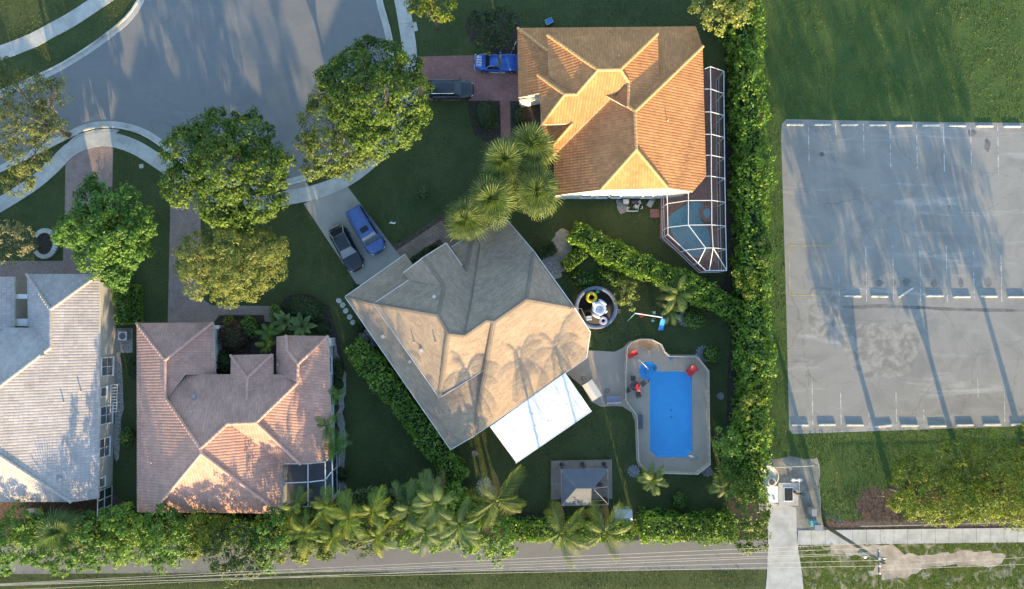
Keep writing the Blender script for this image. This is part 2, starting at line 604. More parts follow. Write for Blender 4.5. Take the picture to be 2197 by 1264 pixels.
M('chrome', (0.62, 0.63, 0.65), 0.18, 0.05, 3, 40, 0.0, metal=0.9)
M('black_plastic', (0.02, 0.02, 0.022), 0.55, 0.2, 5, 40, 0.1)
M('tyre_rubber', (0.025, 0.025, 0.027), 0.85, 0.2, 8, 60, 0.2)
M('bark', (0.14, 0.105, 0.075), 0.9, 0.35, 4, 25, 0.7, bd=0.03)
M('palm_bark', (0.26, 0.22, 0.17), 0.9, 0.3, 5, 25, 0.6, bd=0.03)
M('deck_wood', (0.27, 0.215, 0.18), 0.8, 0.22, 2.0, 30, 0.3)
M('old_wood', (0.16, 0.115, 0.085), 0.85, 0.25, 3, 30, 0.4)

def structure(name, mb, mat, parent=None, base=None):
    o = mb.build(name, mat, parent, base=base)
    if parent is None:
        o['kind'] = 'structure'
    return o
EXCL = []
def sheet(name, pts, mat, z, n=0):
    w = PS(pts)
    if n:
        w = catmull(w, n, True)
    if 'grass' not in mat:
        EXCL.append(w)
    return structure(name, MB().sheet(w, z), mat)

# ------------------------------------------------------------------ ground
def arc(cx, cy, r, a0, a1, n=10):
    return [(cx + r * math.cos(a0 + (a1 - a0) * i / n), cy + r * math.sin(a0 + (a1 - a0) * i / n)) for i in range(n + 1)]
pool_px = ([(1408, 797), (1484, 797), (1485.5, 967)] + arc(1486, 981, 12, -math.pi / 2, -math.pi, 6)[1:-1] + [(1474, 981), (1407, 981)] + arc(1394, 981, 12, 0, -math.pi / 2, 6)[1:-1] + [(1394, 968), (1393, 817)] + arc(1391, 796, 20.5, 1.35, 2 * math.pi - .35, 22))
pool_w = PS(pool_px)
def holed_sheet(name, outer, hole, z, mat):
    bmd = bmesh.new()
    ov = [bmd.verts.new((p[0], p[1], z)) for p in ccw(outer)]
    oe = [bmd.edges.new((ov[i], ov[(i + 1) % len(ov)])) for i in range(len(ov))]
    iv = [bmd.verts.new((p[0], p[1], z)) for p in hole]
    ie = [bmd.edges.new((iv[i], iv[(i + 1) % len(iv)])) for i in range(len(iv))]
    bmesh.ops.triangle_fill(bmd, edges=oe + ie, use_beauty=True, normal=(0, 0, 1))
    dead = []
    for f in bmd.faces:
        m_ = f.calc_center_median()
        ins = False
        for i in range(len(hole)):
            a_, b_ = hole[i], hole[(i + 1) % len(hole)]
            if (a_[1] > m_.y) != (b_[1] > m_.y) and m_.x < (b_[0] - a_[0]) * (m_.y - a_[1]) / (b_[1] - a_[1]) + a_[0]:
                ins = not ins
        if ins:
            dead.append(f)
    bmesh.ops.delete(bmd, geom=dead, context='FACES_ONLY')
    for f in bmd.faces:
        if f.normal.z < 0:
            f.normal_flip()
    me = bpy.data.meshes.new(name)
    bmd.to_mesh(me)
    bmd.free()
    me.materials.append(MATS[mat])
    o = link(name, me)
    o['kind'] = 'structure'
    return o
holed_sheet('lawn', [(-320, -320), (320, -320), (320, 320), (-320, 320)], pool_w, 0.0, 'lawn_grass')
sheet('field', [(1628, -400), (2900, -400), (2900, 1136), (1715, 1136), (1640, 1000), (1640, 600)], 'field_grass', 0.006)

# street, closed turning circle
st_low = [(-300, 470), (-60, 385), (60, 330), (140, 290), (180, 271), (220, 264), (265, 267), (310, 281), (350, 306), (400, 345), (470, 382), (540, 397), (600, 391), (655, 377), (720, 345), (775, 298), (812, 240), (832, 180), (836, 120), (829, 70), (815, 20), (796, -50), (755, -120), (680, -180), (570, -205), (460, -185), (385, -130), (340, -75)]
st_up = [(336, -68), (292, 26), (230, 83), (150, 137), (80, 172), (-40, 222), (-300, 330)]
low = catmull(PS(st_low), 5)
upp = catmull(PS(st_up), 5)
EXCL.append(list(low) + list(upp))
structure('street', MB().sheet([(p.x, p.y, 0) for p in low] + [(p.x, p.y, 0) for p in upp], 0.012), 'street_asphalt')
def kerb(line, side, name='kerb'):
    a, b, c = offset_line(line, 0), offset_line(line, side * 0.32), offset_line(line, side * 0.5)
    EXCL.append(offset_line(line, -side * .2) + offset_line(line, side * .55)[::-1])
    k = structure(name, MB().strip(offset_line(line, -side * 0.18), b, 0, 0.03), 'concrete')
    slabs_along('kerb_stone', b, c, 0, 0.13, 3.0, 'kerb_concrete', k, .03)
    return k
kerb(low, -1)
kerb(upp, -1)
# sidewalks
def sidewalk(name, pts, w, every=1.6, mat='concrete', z=0.05, n=6):
    line = catmull(PS(pts), n)
    a, b = offset_line(line, w / 2), offset_line(line, -w / 2)
    EXCL.append(a + b[::-1])
    root = structure(name, MB().strip(offset_line(line, w / 2 - .03), offset_line(line, -w / 2 + .03), 0, 0.02), 'gravel')
    slabs_along('slab', a, b, 0, z, every, mat, root)
    return root
sidewalk('sidewalk', [(-200, 545), (-40, 462), (60, 402), (110, 362), (150, 322), (195, 302), (240, 300), (290, 316), (345, 350), (400, 388), (470, 422), (550, 436), (620, 424), (680, 411), (740, 387), (800, 342), (850, 280), (878, 200), (880, 130), (872, 60), (850, -40), (800, -130), (710, -210), (575, -240), (440, -215)], 1.45, 2.6)
sidewalk('sidewalk', [(-160, 170), (37, 101), (110, 66), (170, 32), (260, -30)], 1.5, 3.2)
# pads beside the sidewalk and drive aprons
structure('meter_pad', MB().prism(PS([(879, 50), (893, 47), (897, 66), (883, 69)]), 0, 0.06), 'concrete')
structure('drive_apron', MB().prism(PS([(146, 306), (165, 289), (205, 278), (240, 276), (257, 279), (241, 292), (205, 293), (170, 300)]), 0, 0.04), 'concrete')
structure('drive_apron', MB().prism(PS([(603, 402), (655, 386), (664, 402), (628, 416)]), 0, 0.035), 'drive_concrete')
structure('drive_apron', MB().prism(PS([(842, 122), (870, 122), (868, 205), (838, 200)]), 0, 0.035), 'paver_red')

# driveways and walks
sheet('driveway', [(651, 437), (680, 425), (712, 410), (744, 398), (860, 552), (772, 620)], 'drive_concrete', 0.022)
drv = bpy.data.objects['driveway']
sheet('brick_driveway', [(889, 122), (1112, 116), (1130, 118), (1130, 217), (925, 216), (886, 200)], 'paver_red', 0.022)
sheet('brick_walk', [(1073, 214), (1094, 214), (1096, 308), (1100, 330), (1078, 330), (1075, 300)], 'paver_red', 0.018)
sheet('paver_driveway', [(141, 335), (160, 322), (200, 314), (243, 316), (241, 420), (236, 600), (60, 606), (40, 604), (-80, 604), (-80, 560), (135, 560), (139, 470)], 'paver_mauve', 0.022)
sheet('paver_driveway', [(366, 420), (372, 405), (430, 410), (432, 640), (455, 655), (582, 657), (600, 668), (590, 692), (568, 690), (566, 676), (470, 676), (457, 695), (360, 695), (363, 560)], 'paver_mauve', 0.022)
sheet('garden_walk', [(848, 540), (947, 473), (990, 530), (1003, 560), (985, 575), (952, 524), (944, 512), (868, 562)], 'paver_walk', 0.016)
sheet('mulch_bed', ragged([(836, 535), (900, 494), (952, 460), (975, 480), (990, 520), (930, 545), (882, 582), (858, 552)], 2.2), 'mulch', 0.010)
sheet('planting_bed', [(460, 678), (566, 678), (592, 696), (596, 800), (575, 812), (462, 812)], 'dark_soil', 0.013)
sheet('planting_bed', [(610, 640), (660, 632), (705, 660), (716, 690), (735, 760), (742, 850), (735, 960), (740, 1040), (700, 1060), (705, 720), (640, 715), (600, 690)], 'dark_soil', 0.010, 3)
sheet('mulch_path', ragged([(716, 735), (728, 770), (742, 830), (736, 900), (745, 950), (735, 1010), (742, 1050), (728, 1060), (722, 1000), (731, 950), (724, 900), (730, 840), (716, 790)], 2.2), 'gravel', 0.016)
sheet('planting_bed', [(1010, 212), (1070, 212), (1072, 300), (1060, 312), (1020, 290), (1008, 250)], 'dark_soil', 0.010, 2)
sheet('planting_bed', [(1095, 212), (1165, 215), (1165, 330), (1100, 330)], 'dark_soil', 0.012)
sheet('planting_bed', [(1005, 30), (1110, 30), (1112, 118), (1060, 116), (1010, 90)], 'dark_soil', 0.010, 2)
sheet('bare_patch', ragged([(1190, 505), (1205, 490), (1222, 500), (1225, 530), (1215, 560), (1205, 585), (1190, 600), (1165, 570), (1180, 540)], 2.2), 'sandy_dirt', 0.012)
sheet('stone_patch', ragged([(1160, 556), (1190, 545), (1205, 560), (1200, 585), (1190, 598), (1175, 590)], 2.2), 'gravel', 0.018)
sheet('side_yard_gravel', ragged([(247, 760), (262, 765), (262, 900), (258, 960), (248, 980)], 2.2), 'gravel', 0.014)
sheet('hedge_bed', ragged([(1560, -40), (1618, -40), (1640, 400), (1650, 900), (1640, 1080), (1560, 1080), (1563, 660), (1520, 600), (1555, 585)], 2.2), 'dark_soil', 0.009)
sheet('hedge_bed', ragged([(-60, 1085), (300, 1105), (700, 1090), (1000, 1085), (1340, 1120), (1640, 1100), (1640, 1170), (-60, 1190)], 2.2), 'dark_soil', 0.010)
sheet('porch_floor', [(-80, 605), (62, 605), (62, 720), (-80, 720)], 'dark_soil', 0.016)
sheet('back_bed', ragged([(-80, 1070), (226, 1060), (226, 1105), (-80, 1112)], 2.2), 'mulch', 0.013)
# hedge soil beside the shrub walls
# road, verge, path along the bottom
sheet('road', [(-700, 1168), (1646, 1158), (1646, 1222), (-700, 1236)], 'road_asphalt', 0.012)
sheet('verge', [(1706, 1160), (2900, 1145), (2900, 1264), (1712, 1264)], 'verge_grass', 0.010)
sheet('sand_track', ragged([(1760, 1172), (1830, 1164), (1900, 1172), (1960, 1190), (2030, 1185), (2110, 1180), (2160, 1195), (2120, 1215), (2040, 1212), (1990, 1222), (1930, 1238), (1860, 1232), (1900, 1205), (1850, 1192), (1800, 1188)], 5.0), 'sandy_dirt', 0.015)
_ud = [(1645, 1078), (1708, 1088), (1709, 1140), (1712, 1175), (1722, 1240), (1728, 1330), (1636, 1330), (1645, 1240), (1648, 1150)]
EXCL.append(PS(_ud))
structure('utility_drive', MB().prism(PS([(1645, 1078), (1708, 1088), (1709, 1140), (1712, 1175), (1722, 1240), (1728, 1330), (1636, 1330), (1645, 1240), (1648, 1150)]), 0, 0.03), 'concrete')
EXCL.append(PS([(1700, 1139), (2700, 1127), (2700, 1156), (1700, 1168)]))
sw = structure('sidewalk', MB().prism(PS([(1711, 1139), (2700, 1127), (2700, 1156), (1711, 1168)]), 0, 0.02), 'gravel')
xs = [1711 + 29.5 * i for i in range(19)]
def swy(x, k): return (1138 if k == 0 else 1169) - (x - 1711) * 0.012
for i in range(len(xs) - 1):
    q = PS([(xs[i] + .3, swy(xs[i], 0)), (xs[i + 1] - .3, swy(xs[i + 1], 0)), (xs[i + 1] - .3, swy(xs[i + 1], 1)), (xs[i] + .3, swy(xs[i], 1))])
    MB().prism(q, 0, 0.05 + rnd.uniform(-.004, .004)).build('slab', 'concrete', sw)
sheet('ditch_bank', ragged([(1760, 1118), (2900, 1098), (2900, 1126), (1740, 1137)], 2.2), 'mulch', 0.011)
sheet('fallen_leaf_patch', ragged([(1845, 1060), (1870, 1045), (1900, 1052), (1925, 1075), (1935, 1110), (1880, 1118), (1840, 1100)], 5.0), 'mulch', 0.012)
sheet('utility_yard_ground', ragged([(1632, 1000), (1660, 985), (1738, 984), (1757, 1000), (1762, 1115), (1770, 1140), (1711, 1141), (1640, 1130)], 2.2), 'yard_dirt', 0.014)

# ------------------------------------------------------------------ parking lot
lot = sheet('parking_lot', [(1687, 256), (2000, 262), (2900, 270), (2900, 905), (2197, 914), (1700, 931), (1693, 922), (1688, 700), (1676, 300), (1677, 266)], 'parking_asphalt', 0.014)
M('lot_patch', (0.29, 0.275, 0.25), 0.9, 0.2, 2.0, 25, 0.3, big=(0.2, 0.19, 0.175), bigscale=0.9, bigw=(0.45, 0.6))
M('lot_stain', (0.125, 0.12, 0.118), 0.8, 0.25, 2.0, 20, 0.2, big=(0.2, 0.19, 0.18), bigscale=0.8, bigw=(0.4, 0.65))
MB().sheet(PS(ragged([(1739, 622), (1800, 626), (1803, 690), (1860, 695), (1962, 697), (1958, 790), (1900, 812), (1840, 800), (1795, 725), (1755, 726), (1738, 690)], 2.0, 5)), 0.0175).build('old_patch', 'lot_patch', lot)
MB().sheet(PS(ragged([(1805, 657), (1900, 654), (2050, 661), (2190, 664), (2190, 669), (2040, 667), (1900, 660), (1840, 663)], .9, 6)), 0.018).build('oil_band', 'lot_stain', lot)
for (x, y, rx, ry) in [(1763, 331, 6, 5), (1887, 607, 9, 8), (1916, 606, 6, 8), (1945, 605, 8, 10), (1857, 608, 5, 5), (2004, 608, 7, 9), (2062, 607, 6, 10), (2120, 605, 8, 11), (2118, 312, 7, 14), (2085, 285, 9, 8)]:
    q = [P(x + rx * math.cos(a) * rnd.uniform(.75, 1.2), y + ry * math.sin(a) * rnd.uniform(.75, 1.2)) for a in np.linspace(0, 2 * math.pi, 14)[:-1]]
    MB().sheet(q, 0.0185 + rnd.uniform(0, .0008)).build('oil_stain', 'lot_stain', lot)
def painted(x0, y0, x1, y1, mat='paint_white', w=0.085, z=0.0215):
    a, b = P(x0, y0), P(x1, y1)
    d = (b - a).normalized()
    nrm = Vector((-d.y, d.x, 0)) * w / 2
    MB().sheet([a - nrm, b - nrm, b + nrm, a + nrm], z).build('painted_line', mat, lot)
for x, y1 in [(1734, 355), (1792, 290), (1852, 345), (1909, 365), (1966, 362), (2024, 368), (2082, 375), (2140, 375), (2198, 375), (2256, 375)]:
    painted(x, 264, x + 2, y1)
for x, y0, y1 in [(1799, 592, 636), (1857, 528, 647), (1915, 527, 645), (1973, 528, 648), (2030, 528, 647), (2088, 540, 640), (2147, 548, 648), (2205, 530, 648)]:
    painted(x, y0, x + 2, y1)
for x, y0, y1 in [(1742, 803, 914), (1803, 833, 911), (1864, 884, 913), (1922, 843, 911), (1981, 880, 905), (2097, 805, 853), (2154, 830, 905)]:
    painted(x, y0, x + 1.5, y1)
for a in [(1691, 527, 1792, 528), (1692, 527, 1695, 632), (1695, 633, 1772, 635)]:
    painted(*a, mat='paint_yellow')

def wheel_stop_mesh():
    m = MB()
    prof = [(-.09, 0), (.09, 0), (.075, .11), (.05, .14), (-.05, .14), (-.075, .11)]
    L = .86
    k = []
    for x, s in ((-L, .7), (-L + .05, 1), (L - .05, 1), (L, .7)):
        k.append([(x, y * s, max(z * (s if z > .05 else 1), 0)) for y, z in prof])
    vs_ = [v for r in k for v in r]
    fs = []
    for i in range(3):
        for j in range(6):
            fs.append((i * 6 + j, i * 6 + (j + 1) % 6, (i + 1) * 6 + (j + 1) % 6, (i + 1) * 6 + j))
    fs += [tuple(range(6))[::-1], tuple(18 + j for j in range(6))]
    m.add(vs_, fs)
    return m.mesh('wheel_stop', 'wheel_stop_concrete')
wsm = wheel_stop_mesh()
rows = [('top', [(1705, 268), (1764, 268), (1822, 268.5), (1882, 269), (1939, 269.5), (1996.5, 269.5), (2053.5, 270.5), (2112, 271), (2171, 272)], 0),
        ('middle', [(1829, 635.5), (1887, 636), (1943, 628), (2005, 635), (2063, 637), (2121, 636), (2180, 637)], 1),
        ('bottom', [(1716, 912), (1774, 911), (1834, 912), (1895, 914), (1951, 913), (2011, 914), (2070, 912), (2128, 911), (2187, 911)], 2)]
for nm, lst, r_ in rows:
    for i, (x, y) in enumerate(lst):
        o = link('wheel_stop', wsm)
        p = P(x, y)
        o.location = (p.x, p.y, 0.014)
        rz = -R(rnd.uniform(-1, 1))
        extra = ''
        if nm == 'middle' and i == 2:
            rz, extra = R(32), ' knocked askew'
        if nm == 'bottom' and i == 3:
            rz, extra = R(6), ' slightly askew'
        o.rotation_euler = (0, 0, rz)
        tag(o, 'concrete wheel stop%s, %s from left, %s row of parking lot' % (extra, ORD[i], nm), 'wheel stop', 'wheel stops in the parking lot')
# ------------------------------------------------------------------ roofs
def tile_roof_mat(name, c, var=0.12, dirt=None, edge=1.0):
    m, nt, nodes, links, b = new_mat(name)
    tc = nodes.new('ShaderNodeTexCoord')
    br = nodes.new('ShaderNodeTexBrick')
    br.offset = 0.0
    for k, v in (('Color1', scl(c, 1 - var)), ('Color2', scl(c, 1 + var)), ('Mortar', scl(c, 0.82))):
        br.inputs[k].default_value = (*v, 1)
    br.inputs['Scale'].default_value = 1.0
    br.inputs['Brick Width'].default_value = 0.27
    br.inputs['Row Height'].default_value = 0.38
    br.inputs['Mortar Size'].default_value = 0.008
    links.new(tc.outputs['UV'], br.inputs['Vector'])
    n1 = noise(nodes, links, tc.outputs['Object'], 0.5, 6, 0.65)
    r1 = ramp(nodes, [(0.3, (0.82, 0.82, 0.82)), (0.7, (1.15, 1.15, 1.15))])
    links.new(n1.outputs[0], r1.inputs[0])
    o = mixc(nodes, links, 1.0, br.outputs[0], r1.outputs[0], 'MULTIPLY')
    if dirt:
        n3 = noise(nodes, links, tc.outputs['Object'], 1.1, 7, 0.75, 0.6)
        r3 = ramp(nodes, [(0.58, (0, 0, 0)), (0.8, (0.6, 0.6, 0.6))])
        links.new(n3.outputs[0], r3.inputs[0])
        o = mixc(nodes, links, r3.outputs[0], o, dirt)
    links.new(o, b.inputs['Base Color'])
    b.inputs['Roughness'].default_value = 0.75
    b.inputs['Specular IOR Level'].default_value = 0.3
    n2 = noise(nodes, links, tc.outputs['Object'], 25, 3, 0.7)
    bumpn(nodes, links, b, n2.outputs[0], 0.25, 0.008)
    MATS[name] = m
tile_roof_mat('tile_orange', (0.47, 0.215, 0.09), 0.13, (0.30, 0.16, 0.10))
tile_roof_mat('tile_pink', (0.465, 0.27, 0.21), 0.1, (0.25, 0.16, 0.14))
tile_roof_mat('tile_grey', (0.40, 0.36, 0.345), 0.1, (0.27, 0.25, 0.24))
M('cap_orange', (0.62, 0.36, 0.16), 0.75, 0.18, 3, 25, 0.2)
M('cap_pink', (0.50, 0.31, 0.26), 0.75, 0.18, 3, 25, 0.2)
M('cap_grey', (0.44, 0.39, 0.36), 0.75, 0.18, 3, 25, 0.2)
def shingle_mat():
    m, nt, nodes, links, b = new_mat('shingle_brown')
    tc = nodes.new('ShaderNodeTexCoord')
    br = nodes.new('ShaderNodeTexBrick')
    br.offset = 0.37
    for k, v in (('Color1', (0.305, 0.232, 0.172)), ('Color2', (0.385, 0.297, 0.215)), ('Mortar', (0.215, 0.175, 0.14))):
        br.inputs[k].default_value = (*v, 1)
    br.inputs['Scale'].default_value = 1.0
    br.inputs['Brick Width'].default_value = 0.5
    br.inputs['Row Height'].default_value = 0.2
    br.inputs['Mortar Size'].default_value = 0.008
    br.inputs['Bias'].default_value = -0.1
    links.new(tc.outputs['UV'], br.inputs['Vector'])
    n1 = noise(nodes, links, tc.outputs['Object'], 0.35, 7, 0.7, 0.3)
    r1 = ramp(nodes, [(0.3, (0.84, 0.83, 0.84)), (0.7, (1.14, 1.13, 1.1))])
    links.new(n1.outputs[0], r1.inputs[0])
    o = mixc(nodes, links, 1.0, br.outputs[0], r1.outputs[0], 'MULTIPLY')
    n2 = noise(nodes, links, tc.outputs['Object'], 9, 5, 0.8)
    r2 = ramp(nodes, [(0.3, (0.78, 0.78, 0.78)), (0.7, (1.22, 1.22, 1.22))])
    links.new(n2.outputs[0], r2.inputs[0])
    o = mixc(nodes, links, 1.0, o, r2.outputs[0], 'MULTIPLY')
    links.new(o, b.inputs['Base Color'])
    b.inputs['Roughness'].default_value = 0.9
    b.inputs['Specular IOR Level'].default_value = 0.2
    n3 = noise(nodes, links, tc.outputs['Object'], 35, 3, 0.8)
    bumpn(nodes, links, b, n3.outputs[0], 0.5, 0.012)
    MATS['shingle_brown'] = m
shingle_mat()

def fit_plane(pts):
    A = np.array([[p.x, p.y, 1] for p in pts])
    z = np.array([p.z for p in pts])
    s, *_ = np.linalg.lstsq(A, z, rcond=None)
    return s
def cover(poly, mat, parent, kind, name, rib=1.0):
    """one slope of a roof laid with courses of real tiles (ribbed) or shingles (stepped), cut to the outline"""
    a, b, c = fit_plane(poly)
    g_ = math.hypot(a, b)
    up = Vector((a / g_, b / g_))
    ux = Vector((up.y, -up.x))
    ls = math.sqrt(1 + g_ * g_)
    if kind == 'tile':
        pitch, course, amp, step = 0.27, 0.38 / ls, 0.036 * rib, 0.02 * rib
        pu = [0, .18, .5, .82]
        pz = [0, .75, 1, .75]
    else:
        pitch, course, amp, step = 4.0, 0.2 / ls, 0.0, 0.014
        pu, pz = [0], [0]
    flat = ccw(poly)
    tris = tessellate_polygon([[Vector((p.x, p.y, 0)) for p in flat]])
    groups = [[flat[i] for i in t] for t in tris]
    n = len(flat)
    convex = all(((flat[(i + 1) % n].x - flat[i].x) * (flat[(i + 2) % n].y - flat[(i + 1) % n].y) - (flat[(i + 1) % n].y - flat[i].y) * (flat[(i + 2) % n].x - flat[(i + 1) % n].x)) > -1e-4 for i in range(n))
    if convex:
        groups = [flat]
    allv, allf, alluv = [], [], []
    for grp in groups:
        us = [p.x * ux.x + p.y * ux.y for p in grp]
        vs_ = [p.x * up.x + p.y * up.y for p in grp]
        i0, i1 = math.floor(min(us) / pitch) - 1, math.ceil(max(us) / pitch) + 1
        j0, j1 = math.floor(min(vs_) / course) - 1, math.ceil(max(vs_) / course) + 1
        U, Z = [], []
        for i in range(i0, i1):
            for q, zz in zip(pu, pz):
                U.append((i + q) * pitch)
                Z.append(zz * amp)
        V, H = [], []
        for j in range(j0, j1):
            V += [j * course, (j + .999) * course]
            H += [step, 0.0]
        U, Z, V, H = map(np.array, (U, Z, V, H))
        uu, vv = np.meshgrid(U, V)
        zz = Z[None, :] + H[:, None]
        X = uu * ux.x + vv * up.x
        Y = uu * ux.y + vv * up.y
        W = a * X + b * Y + c + zz
        nv, nu = uu.shape
        idx = np.arange(nu * nv).reshape(nv, nu)
        # cheap reject of cells well outside
        F = np.stack([idx[:-1, :-1], idx[:-1, 1:], idx[1:, 1:], idx[1:, :-1]], -1).reshape(-1, 4)
        cx, cy = X.ravel()[F].mean(1), Y.ravel()[F].mean(1)
        grp = ccw(grp)
        keep = np.ones(len(F), bool)
        near = np.zeros(len(F), bool)
        marg = 0.6 if kind == 'tile' else 4.2
        for i in range(len(grp)):
            p, q = grp[i], grp[(i + 1) % len(grp)]
            e = Vector((q.x - p.x, q.y - p.y)).normalized()
            d = (cx - p.x) * (-e.y) + (cy - p.y) * e.x
            keep &= d > -marg
        F = F[keep]
        me = bpy.data.meshes.new('tmp')
        me.from_pydata(np.stack([X.ravel(), Y.ravel(), W.ravel()], -1).tolist(), [], F.tolist())
        bm = bmesh.new()
        bm.from_mesh(me)
        loose = [v for v in bm.verts if not v.link_faces]
        bmesh.ops.delete(bm, geom=loose, context='VERTS')
        for i in range(len(grp)):
            p, q = grp[i], grp[(i + 1) % len(grp)]
            e = Vector((q.x - p.x, q.y - p.y, 0)).normalized()
            bmesh.ops.bisect_plane(bm, geom=bm.verts[:] + bm.edges[:] + bm.faces[:], dist=1e-5, plane_co=(p.x, p.y, 0), plane_no=(e.y, -e.x, 0), clear_outer=True)
        bm.verts.index_update()
        k = len(allv)
        for v in bm.verts:
            allv.append(tuple(v.co))
            alluv.append((v.co.x * ux.x + v.co.y * ux.y, (v.co.x * up.x + v.co.y * up.y) * ls))
        for f in bm.faces:
            ix = [v.index + k for v in f.verts]
            if f.normal.z < 0:
                ix.reverse()
            allf.append(tuple(ix))
        bm.free()
        bpy.data.meshes.remove(me)
    off = parent.location
    me = bpy.data.meshes.new(name)
    me.from_pydata([(v[0] - off.x, v[1] - off.y, v[2] - off.z) for v in allv], [], allf)
    uvl = me.uv_layers.new(name='UVMap')
    li = np.zeros(len(me.loops), np.int32)
    me.loops.foreach_get('vertex_index', li)
    uvl.data.foreach_set('uv', np.array(alluv, np.float32)[li].ravel())
    me.materials.append(MATS[mat])
    o = link(name, me, parent)
    o['kind'] = 'stuff'
    return (a, b, c)
def roof_deck(faces, mat, parent, thick=0.2):
    """boards under the covering, with the fascia all round"""
    mb = MB()
    for poly in faces:
        a, b, c = fit_plane(poly)
        q = ccw(poly)
        n = len(q)
        k = len(mb.v)
        top = [Vector((p.x, p.y, a * p.x + b * p.y + c - 0.012)) for p in q]
        tr = tessellate_polygon([[Vector((p.x, p.y, 0)) for p in q]])
        mb.v += [tuple(p) for p in top] + [(p.x, p.y, p.z - thick) for p in top]
        mb.f += [tuple(k + i for i in t) for t in tr] + [tuple(k + n + i for i in t) for t in tr]
        mb.f += [(k + i, k + (i + 1) % n, k + n + (i + 1) % n, k + n + i) for i in range(n)]
    off = parent.location
    return mb.build('roof_deck', mat, parent)
def ridge_caps(lines, mat, parent, w=0.14, kind='tile'):
    for a, b in lines:
        mb = MB()
        d = b - a
        L = d.length
        n = max(1, int(L / 0.36))
        if kind == 'tile':
            for i in range(n):
                p = a + d * (i / n)
                q = a + d * ((i + 1.08) / n)
                mb.tube([p + Vector((0, 0, .06)), q + Vector((0, 0, .085))], [w * .92, w * 1.06], 8)
        else:
            s = Vector((d.y, -d.x, 0)).normalized()
            for i in range(n):
                p, q = a + d * (i / n), a + d * ((i + 1) / n)
                z0, z1 = Vector((0, 0, .035)), Vector((0, 0, .045))
                dn = Vector((0, 0, -.055))
                mb.add([p - s * w + z0 + dn, p + z0, p + s * w + z0 + dn, q - s * w + z1 + dn, q + z1, q + s * w + z1 + dn], [(0, 1, 4, 3), (1, 2, 5, 4)])
        o = mb.build('ridge_caps', mat, parent)
        o['kind'] = 'stuff'
def roof_z(planes, x, y):
    return max(a * x + b * y + c for a, b, c in planes)

